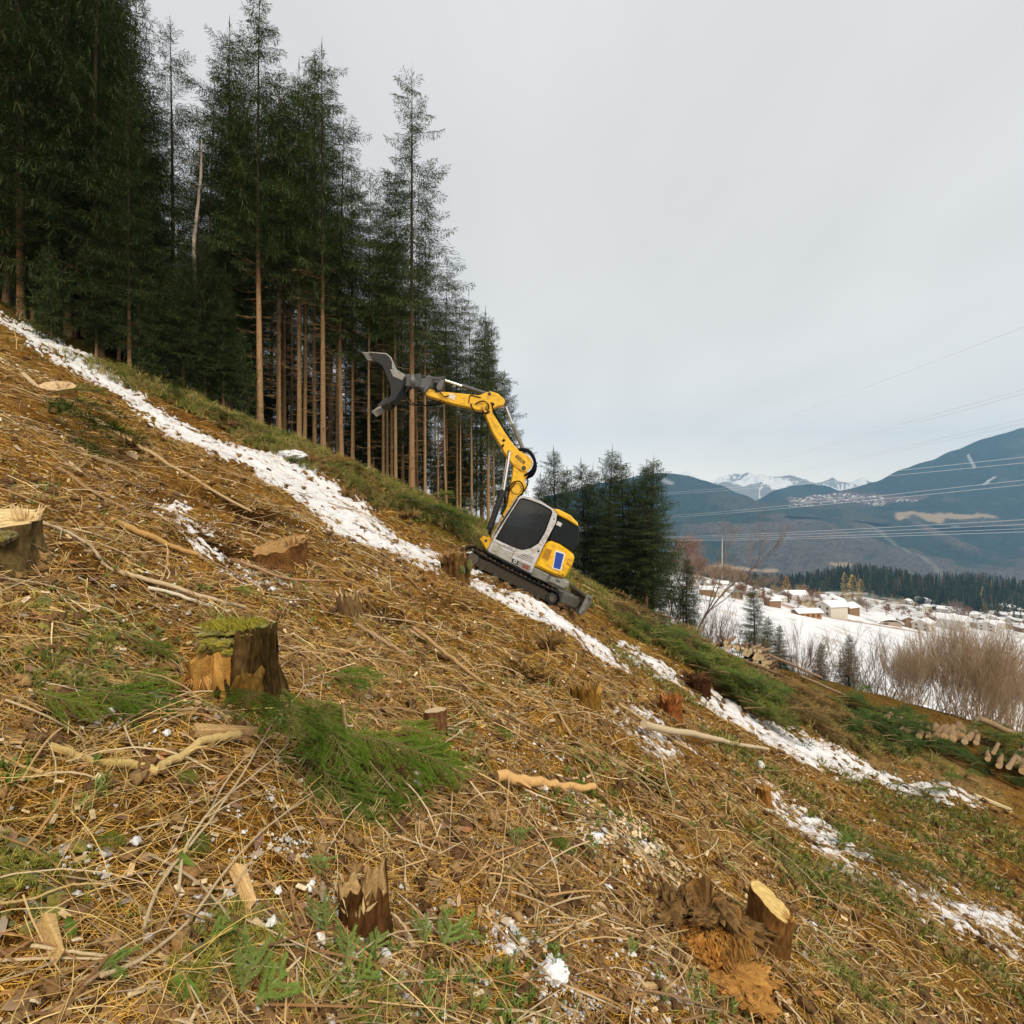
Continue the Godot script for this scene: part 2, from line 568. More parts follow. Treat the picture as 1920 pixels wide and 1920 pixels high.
func grid_normals(v: PackedVector3Array, rows: int, cols: int) -> PackedVector3Array:
	var n := PackedVector3Array()
	n.resize(v.size())
	for i in rows:
		for j in cols:
			var a := v[mini(i + 1, rows - 1) * cols + j] - v[maxi(i - 1, 0) * cols + j]
			var b := v[i * cols + mini(j + 1, cols - 1)] - v[i * cols + maxi(j - 1, 0)]
			var q := a.cross(b).normalized()
			n[i * cols + j] = q if q.y >= 0.0 else -q
	return n


func sheet(v: PackedVector3Array, c: PackedColorArray, rows: int, cols: int, mat: Material, keep := PackedByteArray()) -> ArrayMesh:
	var mb := Mb.new()
	mb.v = v; mb.c = c
	mb.n = grid_normals(v, rows, cols)
	for i in rows - 1:
		for j in cols - 1:
			var o := i * cols + j
			if keep.size() and not (keep[o] or keep[o + 1] or keep[o + cols] or keep[o + cols + 1]):
				continue
			mb.idx(o, o + 1, o + cols + 1); mb.idx(o, o + cols + 1, o + cols)
	return mb.mesh(mat)


func build_ground() -> void:
	# rings of finer and finer cells towards the middle of the clearing
	var angs := []
	var a := -180.0
	while a < 180.01:
		angs.append(a)
		a += 0.42 if absf(a) < 52.0 else (1.2 if absf(a) < 80.0 else 6.0)
	var rad := []
	var r := 0.35
	while r < 72.0:
		rad.append(r)
		r *= 1.0095 if r > 1.2 else 1.03
	var v := PackedVector3Array(); var c := PackedColorArray()
	for q in rad:
		for g in angs:
			var x: float = sin(deg_to_rad(g)) * q
			var z: float = -cos(deg_to_rad(g)) * q
			v.push_back(Vector3(x, ground(x, z) - (0.6 * smoothstep(55.0, 72.0, q)), z))
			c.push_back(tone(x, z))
	tag(part("hillside_ground", sheet(v, c, rad.size(), angs.size(), mats.ground), self), "", "", "", "structure")


func poly_dist(p: Vector2, poly: PackedVector2Array) -> float:
	var best := 1e9
	for i in poly.size():
		var q := Geometry2D.get_closest_point_to_segment(p, poly[i], poly[(i + 1) % poly.size()])
		best = minf(best, p.distance_squared_to(q))
	best = sqrt(best)
	return best if Geometry2D.is_point_in_polygon(p, poly) else -best


var snow_polys := []

func snow_outline(pts: Array) -> PackedVector2Array:
	var p := PackedVector2Array()
	for q in pts:
		var g := spot(q[0], q[1])
		p.push_back(Vector2(g.x, g.z))
	return p


func build_snow() -> void:
	var spread := [
		[[[0, 585], [60, 615], [150, 660], [240, 715], [270, 745], [250, 760], [190, 725], [120, 685], [50, 635], [0, 602]], 0.5, 0.05, "the upper hillside above the rows of stumps", 1.5],
		[[[255, 745], [330, 785], [400, 830], [450, 842], [520, 848], [570, 850], [600, 900], [660, 925], [705, 975], [735, 1010], [770, 1022], [820, 1030], [830, 1062], [790, 1068], [745, 1052], [690, 1030], [640, 1000], [590, 965], [540, 925], [470, 880], [400, 850], [320, 815], [262, 775]], 0.55, 0.05, "the skid track above the excavator", 1.6],
		[[[872, 1078], [900, 1080], [930, 1108], [985, 1128], [1040, 1160], [1090, 1185], [1150, 1222], [1165, 1245], [1130, 1245], [1070, 1200], [1000, 1165], [930, 1130], [880, 1105]], 0.3, 0.055, "the ground below the excavator track", 1.6],
		[[[1160, 1208], [1195, 1222], [1240, 1248], [1290, 1282], [1275, 1290], [1225, 1265], [1170, 1235]], 0.12, 0.05, "the grass above the brush strip", 1.5],
		[[[1300, 1290], [1340, 1300], [1420, 1340], [1500, 1372], [1560, 1402], [1640, 1436], [1720, 1465], [1790, 1482], [1840, 1500], [1830, 1512], [1750, 1500], [1660, 1480], [1580, 1455], [1500, 1430], [1430, 1390], [1360, 1350], [1310, 1318]], 0.0, 0.06, "the right edge of the clearing", 1.6],
		[[[1430, 1460], [1490, 1500], [1560, 1545], [1620, 1600], [1650, 1650], [1600, 1650], [1540, 1590], [1470, 1530], [1440, 1500]], -0.35, 0.035, "the slope right of the long pale pole", 1.6],
		[[[1680, 1640], [1760, 1650], [1850, 1690], [1920, 1720], [1920, 1800], [1850, 1790], [1780, 1740], [1690, 1680]], -0.3, 0.03, "the lower right corner", 1.7],
		[[[270, 925], [340, 930], [420, 1010], [560, 1080], [500, 1110], [400, 1060], [300, 975]], -0.45, 0.025, "the middle of the slope beyond the mossy stump", 1.8],
		[[[1150, 1330], [1230, 1350], [1290, 1400], [1240, 1420], [1170, 1380]], -0.25, 0.035, "the ground left of the reddish stump", 1.8],
		[[[1040, 1575], [1180, 1560], [1230, 1600], [1190, 1640], [1070, 1620]], -0.6, 0.02, "the sawdust in front", 3.0],
		[[[660, 1670], [730, 1680], [740, 1720], [690, 1730], [650, 1705]], -0.25, 0.018, "the litter around the fresh chip", 4.0],
		[[[560, 1740], [640, 1750], [650, 1800], [580, 1810], [540, 1780]], -0.3, 0.018, "the litter below the fresh chip", 4.0],
		[[[740, 1780], [820, 1790], [830, 1850], [760, 1860], [730, 1820]], -0.35, 0.018, "the litter at the bottom below the broken stump", 4.0],
		[[[960, 1690], [1060, 1700], [1080, 1760], [1000, 1780], [950, 1740]], -0.35, 0.018, "the litter above the round snow lump", 4.0],
		[[[1180, 1790], [1260, 1810], [1300, 1890], [1240, 1915], [1170, 1860]], -0.2, 0.02, "the litter left of the rotten stump", 4.0],
	]
	for s in spread:
		var poly := snow_outline(s[0])
		snow_polys.append([poly, s[1]])
		var lo := poly[0]; var hi := poly[0]
		for p in poly:
			lo = lo.min(p); hi = hi.max(p)
		lo -= Vector2(0.5, 0.5); hi += Vector2(0.5, 0.5)
		var dist := -(lo.y + hi.y) * 0.5
		var step := clampf(dist * 0.0045, 0.012, 0.06)
		var cols := int((hi.x - lo.x) / step) + 2
		var rows := int((hi.y - lo.y) / step) + 2
		var v := PackedVector3Array(); var c := PackedColorArray(); var keep := PackedByteArray()
		var wide := clampf(dist * 0.06, 0.12, 0.75)
		for i in rows:
			for j in cols:
				var p := lo + Vector2(j, i) * step
				var sd := poly_dist(p, poly)
				if sd < -0.5:
					v.push_back(Vector3(p.x, land(p.x, p.y) - 0.5, p.y)); c.push_back(Color.WHITE); keep.push_back(0)
					continue
				var fq: float = s[4] if s.size() > 4 else 1.0
				var k: float = clampf(sd / wide, -1.3, 1.0) + minf(sd, 0.0) * 2.0 + s[1] * 0.55 - 0.25 + n_snow.get_noise_2d(p.x * 0.8 * fq, p.y * 1.2 * fq) * 1.5 + n_fine.get_noise_2d(p.x * 0.55 * fq + 40.0, p.y * 0.9 * fq) * 2.0 + n_fine.get_noise_2d(p.x * 1.7 * fq, p.y * 1.7 * fq + 30.0) * 0.6
				var th: float = s[2] * (1.0 - exp(-maxf(k, 0.0) * 2.2)) * 1.25 + n_fine.get_noise_2d(p.x * 2.0, p.y * 2.0) * 0.012 if k > 0.0 else k * 0.12
				v.push_back(Vector3(p.x, ground(p.x, p.y) + th - 0.006, p.y))
				var dirt := clampf(0.55 - k * 0.7, 0.0, 0.55)
				c.push_back(Color(0.80, 0.81, 0.84).lerp(Color(0.62, 0.52, 0.42), dirt))
				keep.push_back(1 if k > -0.12 else 0)
		tag(part("snow_patch", sheet(v, c, rows, cols, mats.snow, keep), self), "thin melting snow lying on " + s[3], "snow", "", "stuff")


# ---------------------------------------------------------------- conifers and bare trees
func needle_col(dark: float) -> Color:
	var k := rng.randf()
	var col := Color(0.042, 0.070, 0.030).lerp(Color(0.098, 0.125, 0.042), k * k)
	if rng.randf() < 0.07:
		col = Color(0.12, 0.085, 0.035)
	return Color(col.r * dark, col.g * dark, col.b * dark)


# one bough: a curved axis with side sprays of short shoots and hanging tassels
func bough(mb: Mb, o: Vector3, az: float, ln: float, rise: float, droop: float, full: float, dark: float) -> void:
	var dirh := Vector3(cos(az), 0, sin(az))
	var side := Vector3(-sin(az), 0, cos(az))
	var n := maxi(5, int(ln / 0.062))
	var prev := o
	for i in n + 1:
		var s := float(i) / n
		var p := o + dirh * (ln * s * 0.94) + Vector3.UP * ln * (rise * s - droop * s * s + droop * 0.5 * s * s * s * s) + side * ln * 0.06 * sin(s * 5.0 + az * 3.0)
		if i and i % 3 == 0:
			mb.leaf(prev, p, Vector3.UP * 0.012 * (1.1 - s), Color(0.06, 0.043, 0.028), 0.1)
			prev = p
		if s < 0.06:
			continue
		var tl := (ln * 0.30 * pow(1.0 - s, 0.7) + 0.09) * rng.randf_range(0.7, 1.2) * full
		for sg in [-1.0, 1.0]:
			var d: Vector3 = (dirh * rng.randf_range(0.45, 0.95) + side * sg * rng.randf_range(0.6, 1.0) + Vector3.UP * rng.randf_range(-0.32, 0.14)).normalized()
			var bits := 1 + int(tl / 0.07)
			for k in bits:
				var q: Vector3 = p + d * tl * k / bits
				var e: Vector3 = (d + Vector3(rng.randf_range(-1, 1), rng.randf_range(-1.0, 0.5), rng.randf_range(-1, 1)) * 0.55).normalized()
				var w: Vector3 = e.cross(Vector3(rng.randf_range(-0.7, 0.7), 1, rng.randf_range(-0.7, 0.7))).normalized() * rng.randf_range(0.006, 0.0115)
				mb.leaf(q, q + e * rng.randf_range(0.08, 0.17), w, needle_col(dark), 0.4)
		if rng.randf() < 0.6 * full:
			var d := (Vector3.DOWN + dirh * rng.randf_range(-0.1, 0.6) + side * rng.randf_range(-0.5, 0.5)).normalized()
			var l := rng.randf_range(0.12, 0.34) * full
			mb.leaf(p, p + d * l, side.rotated(Vector3.UP, rng.randf() * 3.0) * 0.010, needle_col(dark * 0.9), 0.5)
			mb.leaf(p + d * l * 0.4, p + d * l * 0.5 + side * rng.randf_range(-0.12, 0.12) + Vector3.DOWN * 0.1, dirh * 0.012, needle_col(dark * 0.9), 0.5)
	mb.leaf(prev, prev + (dirh + Vector3.UP * 0.25) * 0.16, Vector3.UP * 0.014, needle_col(dark), 0.4)


# a spruce: [trunk, crown, dead twigs]
func spruce(h: float, bare: float, reach: float, girth: float, full: float, dark: float, open_top: float, tight := 1.0) -> Array:
	var trunk := Mb.new()
	var pts := []; var rad := []
	var sway := rng.randf_range(-0.12, 0.12); var sway2 := rng.randf_range(-0.1, 0.1)
	for i in 15:
		var s := i / 14.0
		pts.append(Vector3(sway * sin(s * 4.0), h * s - 0.35 * (1.0 - s), sway2 * sin(s * 3.0)))
		rad.append(girth * (1.0 - s * 0.93) * (1.0 + 0.25 * exp(-s * 40.0)))
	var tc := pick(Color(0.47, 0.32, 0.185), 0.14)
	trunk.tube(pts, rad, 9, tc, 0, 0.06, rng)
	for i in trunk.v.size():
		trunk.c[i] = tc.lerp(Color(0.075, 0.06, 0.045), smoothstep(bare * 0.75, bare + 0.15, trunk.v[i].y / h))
	var crown := Mb.new()
	var y := h * bare
	while y < h - 0.25:
		var t := (y - h * bare) / (h * (1.0 - bare))
		var prof := pow(1.0 - t, 0.72 - 0.12 * open_top) * (0.55 + 0.45 * smoothstep(0.0, 0.18, t))
		var count := 5 + rng.randi() % 3
		var a0 := rng.randf() * TAU
		for k in count:
			if rng.randf() < 0.1 + 0.18 * open_top * t:
				continue
			var ln := reach * prof * (rng.randf_range(0.4, 1.05) + (0.5 if rng.randf() < 0.12 else 0.0)) + 0.14
			var s := y / h
			var o := Vector3(sway * sin(s * 4.0), y + rng.randf_range(-0.12, 0.12), sway2 * sin(s * 3.0))
			bough(crown, o, a0 + TAU * k / count + rng.randf_range(-0.4, 0.4), ln, lerpf(-0.05, 0.55, t), lerpf(0.45, 0.12, t), full, dark)
		y += rng.randf_range(0.24, 0.42) * tight * lerpf(1.0, 1.2, open_top * t)
	# leader
	crown.leaf(pts[14] + Vector3.DOWN * 0.3, pts[14] + Vector3.UP * 0.5, Vector3(0.02, 0, 0.01), needle_col(dark), 0.4)
	for k in 10:
		var b: Vector3 = pts[14] + Vector3.DOWN * rng.randf_range(0.0, 0.5)
		var d := Vector3(rng.randf_range(-1, 1), 0.9, rng.randf_range(-1, 1)).normalized()
		crown.leaf(b, b + d * 0.2, d.cross(Vector3.UP) * 0.02, needle_col(dark), 0.4)
	var twigs := Mb.new()
	var yy := h * 0.07
	while yy < h * (bare + 0.06):
		var s := yy / h
		for k in 1 + rng.randi() % 3:
			var az := rng.randf() * TAU
			var ln := rng.randf_range(0.25, 0.7) * (0.6 + 0.7 * yy / (h * (bare + 0.1))) * minf(reach, 1.8) * 0.8
			var o := Vector3(sway * sin(s * 4.0), yy, sway2 * sin(s * 3.0))
			var dh := Vector3(cos(az), 0, sin(az))
			var tp := []; var tr := []
			for i in 5:
				var q := i / 4.0
				tp.append(o + dh * ln * q + Vector3.UP * ln * (-0.28 * q + 0.34 * q * q) + Vector3(-dh.z, 0, dh.x) * sin(q * 4.0 + az) * 0.05 * ln)
				tr.append(0.011 * (1.0 - q * 0.75))
			var col := pick(Color(0.25, 0.16, 0.085), 0.25)
			twigs.tube(tp, tr, 3, col)
			for i in int(ln * 7.0):
				var q := rng.randf_range(0.25, 1.0)
				var b := o + dh * ln * q + Vector3.UP * ln * (-0.28 * q + 0.34 * q * q)
				var d := (dh * 0.7 + Vector3(-dh.z, 0, dh.x) * rng.randf_range(-1.1, 1.1) + Vector3.UP * rng.randf_range(-0.5, 0.3)).normalized()
				twigs.leaf(b, b + d * rng.randf_range(0.12, 0.36), Vector3.UP * 0.006, col, 0.2)
		yy += rng.randf_range(0.16, 0.34)
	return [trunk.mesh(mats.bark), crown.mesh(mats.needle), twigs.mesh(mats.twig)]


func plant_spruce(kind: Array, p: Vector3, size: float, turn: float, label: String, group := "", lean := 0.0) -> Node3D:
	var t := thing("spruce_tree", label, "tree", p - Vector3(0, 0.05, 0), group)
	t.rotation = Vector3(0, turn, lean)
	t.scale = Vector3(size * rng.randf_range(0.93, 1.07), size, size * rng.randf_range(0.93, 1.07))
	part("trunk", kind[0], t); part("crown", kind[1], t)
	if kind[2]:
		tag(part("dead_twigs", kind[2], t), "", "", "", "stuff")
	return t


# broad-leaved tree or shrub without leaves
func bare_wood(mb: Mb, p: Vector3, d: Vector3, ln: float, r: float, depth: int, spread: float, col: Color, up := 0.25) -> void:
	var q := p
	var pts := [p]; var rad := [r]
	var dd := d
	for i in 3:
		dd = (dd + Vector3(rng.randf_range(-1, 1), rng.randf_range(-0.4, 1) * up * 1.5, rng.randf_range(-1, 1)) * 0.16).normalized()
		q += dd * ln / 3.0
		pts.append(q); rad.append(r * (1.0 - 0.14 * (i + 1)))
	mb.tube(pts, rad, 4 if depth > 2 else 3, pick(col, 0.12))
	if depth == 0:
		return
	for k in 2 + (1 if rng.randf() < 0.55 else 0) + (1 if depth <= 2 else 0):
		var ax := Vector3(rng.randf_range(-1, 1), rng.randf_range(-0.3, 1) * up * 2.0, rng.randf_range(-1, 1)).normalized()
		var nd := (dd + ax * spread).normalized()
		var from: Vector3 = pts[1 + rng.randi() % 3] if k else q
		bare_wood(mb, from, nd, ln * rng.randf_range(0.55, 0.82), maxf(r * 0.58, 0.004), depth - 1, spread, col, up)


func shrub(stems: int, h: float, depth: int, splay: float, col: Color, thin: float) -> ArrayMesh:
	var mb := Mb.new()
	for i in stems:
		var a := rng.randf() * TAU
		var q := sqrt(rng.randf())
		var b := Vector3(cos(a), 0, sin(a)) * q * h * 0.13
		var d := (Vector3.UP + Vector3(cos(a), 0, sin(a)) * splay * q).normalized()
		bare_wood(mb, b - Vector3.UP * 0.1, d, h * rng.randf_range(0.3, 0.46), thin, depth, 0.42, col, 0.6)
	return mb.mesh(mats.twig)


func build_trees() -> void:
	var tall := []; var pole := []; var dense := []; var small := []; var edge := []
	tall.append(spruce(15.0, 0.36, 2.25, 0.125, 1.25, 1.35, 0.6, 0.85))  # tall kinds: needle colour lifted to paint in haze and flare
	tall.append(spruce(15.0, 0.40, 2.1, 0.11, 1.25, 1.3, 0.8, 0.85))
	tall.append(spruce(15.0, 0.34, 2.6, 0.12, 1.0, 1.3, 1.6))
	pole.append(spruce(14.0, 0.54, 1.6, 0.08, 1.1, 1.2, 0.7))
	pole.append(spruce(14.0, 0.50, 1.65, 0.075, 1.15, 1.2, 0.7))
	dense.append(spruce(15.0, 0.05, 2.4, 0.10, 1.35, 1.0, 0.5))
	dense.append(spruce(15.0, 0.10, 2.2, 0.095, 1.3, 0.95, 0.6))
	edge.append(spruce(11.0, 0.12, 1.95, 0.12, 1.4, 1.0, 0.1, 0.5))
	edge.append(spruce(11.0, 0.22, 1.8, 0.11, 1.35, 0.95, 0.2, 0.5))
	small.append(spruce(4.5, 0.04, 1.1, 0.05, 1.1, 1.4, 0.1, 0.6))

	# the wood's edge: [pixel across, metres away, kind, height, words]
	var front := [
		[488, 18.2, tall[0], 15.3, "tall spruce with thick reddish trunk, highest tip of the middle group"],
		[524, 19.6, pole[0], 13.6, "slim spruce close right of the thickest reddish trunk"],
		[561, 18.9, tall[1], 13.9, "spruce in the middle group, left one of a close pair of trunks"],
		[571, 19.7, pole[1], 13.8, "spruce in the middle group, right one of a close pair of trunks"],
		[606, 18.0, tall[1], 14.2, "tall spruce with pale straight trunk and second highest tip of the middle group"],
		[641, 18.8, tall[2], 12.3, "spruce with orange trunk at the right side of the middle group"],
		[662, 20.4, pole[0], 12.2, "slim spruce behind the right side of the middle group"],
		[692, 18.7, pole[1], 10.9, "slim spruce with short crown left of the raised excavator bucket"],
		[718, 20.0, pole[0], 10.8, "slim spruce standing behind the excavator bucket"],
		[742, 18.4, pole[1], 11.9, "pale thin spruce trunk right behind the excavator grab"],
		[772, 17.6, tall[2], 14.4, "tall lone spruce with open top and long side branches above the excavator arm"],
		[797, 19.2, pole[0], 10.4, "thin spruce behind the tip of the yellow arm"],
		[838, 19.8, pole[1], 9.6, "thin spruce crossed by the middle of the yellow arm"],
		[857, 21.5, pole[0], 9.4, "thin pale trunk behind the yellow arm joint"],
		[884, 20.2, pole[1], 9.2, "leaning pale spruce trunk just left of the yellow boom"],
		[905, 25.0, edge[0], 10.6, "pointed spruce above the joint of the yellow boom"],
		[946, 27.0, edge[1], 9.0, "last small spruce at the right end of the wood, behind the boom"],
		[926, 23.0, pole[0], 7.6, "short thin spruce behind the excavator boom cylinder"],
	]
	for f in front:
		var x: float = (f[0] - 960.0) / 1000.0 * f[1]
		var p := lie(x, -f[1])
		var k: Array = f[2]
		var hh: float = k[1].get_aabb().end.y
		plant_spruce(k, p, f[3] / hh, rng.randf() * TAU, f[4], "", -0.012 if f[0] == 772 or f[0] == 884 else rng.randf_range(-0.006, 0.006))
	# the dark left part of the wood
	var left := [
		[40, 16.2, dense[1], 17.5, "dark spruce at the left edge with one bare pale trunk showing"], [12, 18.0, dense[0], 18.0, "dark spruce cut off by the left edge of the picture"],
		[128, 16.8, dense[0], 18.5, "huge dark spruce near the left edge, crown reaching out of the picture"], [190, 16.6, dense[1], 17.4, "dark spruce whose long upper boughs stick out towards the bright sky"],
		[243, 15.9, dense[1], 9.5, "half grown spruce with orange trunk at the foot of the dark wood"], [160, 18.5, dense[0], 19.0, "dark spruce filling the upper left corner"],
		[322, 21.5, tall[2], 14.9, "thin topped spruce standing alone against the bright gap on the left"], [296, 19.5, dense[0], 9.6, "dark bushy spruce below the bright gap on the left"],
		[372, 18.8, dense[0], 9.0, "dark spruce right of the pale dead snag"], [400, 18.2, dense[1], 11.5, "dark broad spruce left of the thickest reddish trunk"],
		[430, 19.0, dense[0], 13.0, "broad dark spruce with low boughs forming the left side of the middle group"], [455, 20.5, dense[1], 12.6, "dark spruce close behind the thickest reddish trunk"],
		[85, 19.8, dense[0], 20.0, "tall dark spruce behind the left edge trunks"], [258, 18.6, dense[1], 11.0, "dark spruce at the right side of the dark left wood"],
	]
	for f in left:
		var x: float = (f[0] - 960.0) / 1000.0 * f[1]
		var k: Array = f[2]
		plant_spruce(k, lie(x, -f[1]), f[3] / k[1].get_aabb().end.y, rng.randf() * TAU, f[4])
	# young growth under the dark part
	var low := [[95, 15.6, 3.2, "left of the orange trunk, at the left"], [180, 16.2, 4.2, "left of the half grown spruce"], [265, 16.0, 3.0, "right of the half grown spruce"], [300, 16.8, 4.6, "below the bright gap"], [345, 17.0, 5.2, "under the pale snag"], [385, 17.2, 5.8, "right of the pale snag"], [420, 17.4, 5.0, "broad, left of the thick reddish trunk"], [452, 17.9, 3.6, "beside the thick reddish trunk"], [60, 16.4, 4.5, "behind the grassy bank at the left edge"], [140, 17.0, 5.0, "in front of the huge dark spruce"], [222, 17.0, 5.4, "behind the half grown spruce"]]
	for f in low:
		var x: float = (f[0] - 960.0) / 1000.0 * f[1]
		plant_spruce(small[0] if f[2] < 4.0 else edge[0], lie(x, -f[1]), f[2] / (small[0] if f[2] < 4.0 else edge[0])[1].get_aabb().end.y, rng.randf() * TAU, "young spruce at the dark wood's foot, " + f[3])
	# deeper rows
	var rr := RandomNumberGenerator.new(); rr.seed = 9
	var spots := []
	var tries := 0
	while spots.size() < 150 and tries < 5000:
		tries += 1
		var d := 19.5 + pow(rr.randf(), 1.3) * 24.0
		var u := rr.randf_range(-1.25, -0.035)
		if u > -0.12 and rr.randf() < 0.45 or d > 34.0 and u > -0.1:
			continue
		if absf(u + 0.62) < 0.045 and rr.randf() < 0.85:
			continue
		var p := Vector2(u * d, d)
		var ok := true
		for s in spots:
			if s.distance_to(p) < 1.15:
				ok = false
				break
		if ok:
			spots.append(p)
	for s in spots:
		var u: float = s.x / s.y
		var dark := u < -0.6
		var k: Array = (dense if rr.randf() < 0.75 else pole)[rr.randi() % 2] if dark else (pole if rr.randf() < 0.7 else tall)[rr.randi() % 2]
		var hh := rr.randf_range(12.5, 16.0) * (1.12 if dark else 1.0)
		if absf(u + 0.62) < 0.07:
			hh *= 0.62
		if u > -0.36:
			hh = lerpf(11.8, 8.6, clampf((u + 0.36) / 0.3, 0, 1)) * rr.randf_range(0.82, 1.05) * s.y / 21.0
			hh = minf(hh, 13.0)
		plant_spruce(k, lie(s.x, -s.y), hh / k[1].get_aabb().end.y, rr.randf() * TAU, "dark spruce deep inside the wood on the left, behind its edge trees" if dark else "slim spruce among the bare trunks behind the edge of the wood", "spruces deep in the dark left wood" if dark else "spruces deep among the bare trunks")
	# low growth far back between the trunks
	for i in 55:
		var d := rr.randf_range(22.0, 40.0)
		var u := rr.randf_range(-0.62, -0.09)
		plant_spruce([edge[i % 2][0], edge[i % 2][1], null], lie(u * d, -d), rr.randf_range(0.35, 0.7), rr.randf() * TAU, "low dark spruce growing in the shade behind the bare trunks", "low spruces in the shade behind the trunks")
	# group right of the excavator
	var right := [
		[1040, 830, 33.0, edge[0], "spruce right behind the excavator cab, leftmost of the group on the right"], [1062, 862, 35.0, edge[1], "smaller spruce behind the excavator roof"],
		[1092, 852, 36.0, edge[0], "spruce with two small tips in the dip of the right group"], [1112, 862, 37.0, edge[1], "short spruce in the dip left of the highest tip of the right group"],
		[1146, 826, 33.0, edge[0], "highest spruce of the group right of the excavator"], [1166, 846, 35.0, edge[1], "spruce leaning on the highest one of the right group"],
		[1142, 930, 31.0, edge[1], "spruce with a bare pale lower trunk in the middle of the right group"], [1212, 850, 30.0, edge[1], "slender spruce with long pale lower trunk at the right end of the group"],
		[1226, 842, 32.0, edge[0], "pointed spruce at the right end of the group beside the bare tree"], [1190, 880, 34.0, edge[0], "dark spruce between the two highest tips of the right group"],
		[1015, 880, 36.0, edge[1], "low spruce half hidden by the excavator hoses"],
	]
	for f in right:
		var x: float = (f[0] - 960.0) / 1000.0 * f[2]
		var p := lie(x, -f[2])
		var top: float = EYE.y + (960.0 - f[1]) / 1000.0 * f[2]
		var k: Array = f[3]
		plant_spruce(k, p, (top - p.y) / k[1].get_aabb().end.y, rng.randf() * TAU, f[4]).scale *= Vector3(1.25, 1.0, 1.25)
	# young spruces in front of the snowy field
	var young := [[1288, 1035, 1200, 30.0, "dark young spruce right of the group, in front of the snowy field"], [1412, 1090, 1222, 33.0, "young spruce standing alone in the snowy field"], [1440, 1150, 1225, 36.0, "thin brownish young spruce right of the lone one in the field"],
		[1592, 1183, 1290, 32.0, "bushy brownish young spruce above the road"], [1462, 1165, 1240, 34.0, "small brown spruce bush beyond the log pile"], [1540, 1200, 1282, 34.0, "low spruce left of the bushy brownish one"]]
	for f in young:
		var x: float = (f[0] - 960.0) / 1000.0 * f[3]
		var base: float = EYE.y - (f[2] - 960.0) / 1000.0 * f[3]
		var p := lie(x, -f[3])
		p.y = minf(p.y, base)
		var top: float = EYE.y + (960.0 - f[1]) / 1000.0 * f[3]
		var t := plant_spruce(edge[1] if f[0] == 1288 else edge[0], p, 1.0, rng.randf() * TAU, f[4])
		var s: float = (top - p.y) / (edge[1] if f[0] == 1288 else edge[0])[1].get_aabb().end.y
		t.scale = Vector3(s, s, s) * Vector3(1.35, 1, 1.35)
	# dead snag, bare trees, thickets
	var snag := Mb.new()
	var sp := [Vector3(0, -0.2, 0), Vector3(0.05, 2.5, 0), Vector3(-0.02, 5.0, 0.05), Vector3(0.18, 7.2, 0), Vector3(0.24, 8.4, 0.05)]
	snag.tube(sp, [0.075, 0.07, 0.06, 0.045, 0.02], 7, Color(0.52, 0.47, 0.4), 1, 0.1, rng)
	for k in 9:
		var b: Vector3 = sp[2].lerp(sp[4], rng.randf())
		var d := Vector3(rng.randf_range(-1, 1), 0.2, rng.randf_range(-1, 1)).normalized() * rng.randf_range(0.2, 0.7)
		snag.tube([b, b + d * 0.5, b + d + Vector3.DOWN * 0.08], [0.014, 0.01, 0.004], 3, Color(0.4, 0.36, 0.3))
	tag(part("dead_snag", snag.mesh(mats.bark), self), "pale dead bare snag in front of the dark spruces on the left", "dead tree").position = lie(-0.594 * 17.4, -17.4)
	var bt := Mb.new()
	for k in 3:
		bare_wood(bt, Vector3(k * 0.12 - 0.1, -0.3, 0), Vector3(rng.randf_range(-0.25, 0.3), 1, rng.randf_range(-0.2, 0.2)).normalized(), 2.9, 0.075, 6, 0.5, Color(0.26, 0.2, 0.165), 0.4)
	var b1 := tag(part("bare_tree", bt.mesh(mats.twig), self), "leafless broad tree with fine reddish twigs right of the spruce group", "tree")
	b1.position = lie(0.312 * 40.0, -40.0); b1.scale = Vector3.ONE * 1.5
	var sh := [shrub(34, 4.0, 4, 0.6, Color(0.46, 0.345, 0.235), 0.013), shrub(40, 3.7, 4, 0.35, Color(0.50, 0.375, 0.255), 0.012), shrub(9, 3.2, 3, 0.9, Color(0.24, 0.17, 0.12), 0.016)]
	var bushes := [[1300, 34, 2, 1.0, "thin bare shrub right of the dark young spruce"], [1340, 31, 2, 1.0, "bare shrub with pale stems before the snowy field"], [1375, 33, 2, 0.9, "bare shrub left of the lone young spruce"], [1500, 31, 2, 1.1, "bare shrub above the log pile"], [1530, 36, 2, 1.0, "thin dark shrub above the end of the log pile"],
		[1610, 28, 2, 1.1, "thin bare shrub beside the road"], [1640, 30, 2, 1.2, "bare shrub behind the roadside bank"], [1665, 29, 2, 1.1, "leaning bare shrub left of the brown bush"], [1700, 26, 1, 0.72, "brown twiggy bush left of the big thicket"], [1712, 28, 1, 0.75, "brown twiggy bush pressed against the one left of the big thicket"],
		[1780, 27, 0, 1.02, "big pale brown thicket, left part"], [1815, 25, 1, 1.2, "big pale brown thicket, highest part"], [1850, 27, 0, 1.1, "big pale brown thicket, middle part"], [1885, 25, 1, 1.0, "big pale brown thicket, right part"], [1915, 27, 0, 0.95, "thicket cut off by the right edge"], [1830, 30, 0, 1.15, "big thicket, part farther back"], [1895, 31, 0, 1.0, "thicket farther back at the right edge"],
		[1560, 30, 2, 0.8, "low bare shrub above the road"], [1450, 29, 2, 0.7, "low bare shrub behind the log pile"], [1745, 30, 2, 1.3, "tall thin shrub between the brown bush and the big thicket"]]
	for i in 26:
		bushes.append([rng.randf_range(1270, 1720), rng.randf_range(30, 46), 2, rng.randf_range(0.7, 1.3), "thin bare shrub among others in front of the snowy field"])
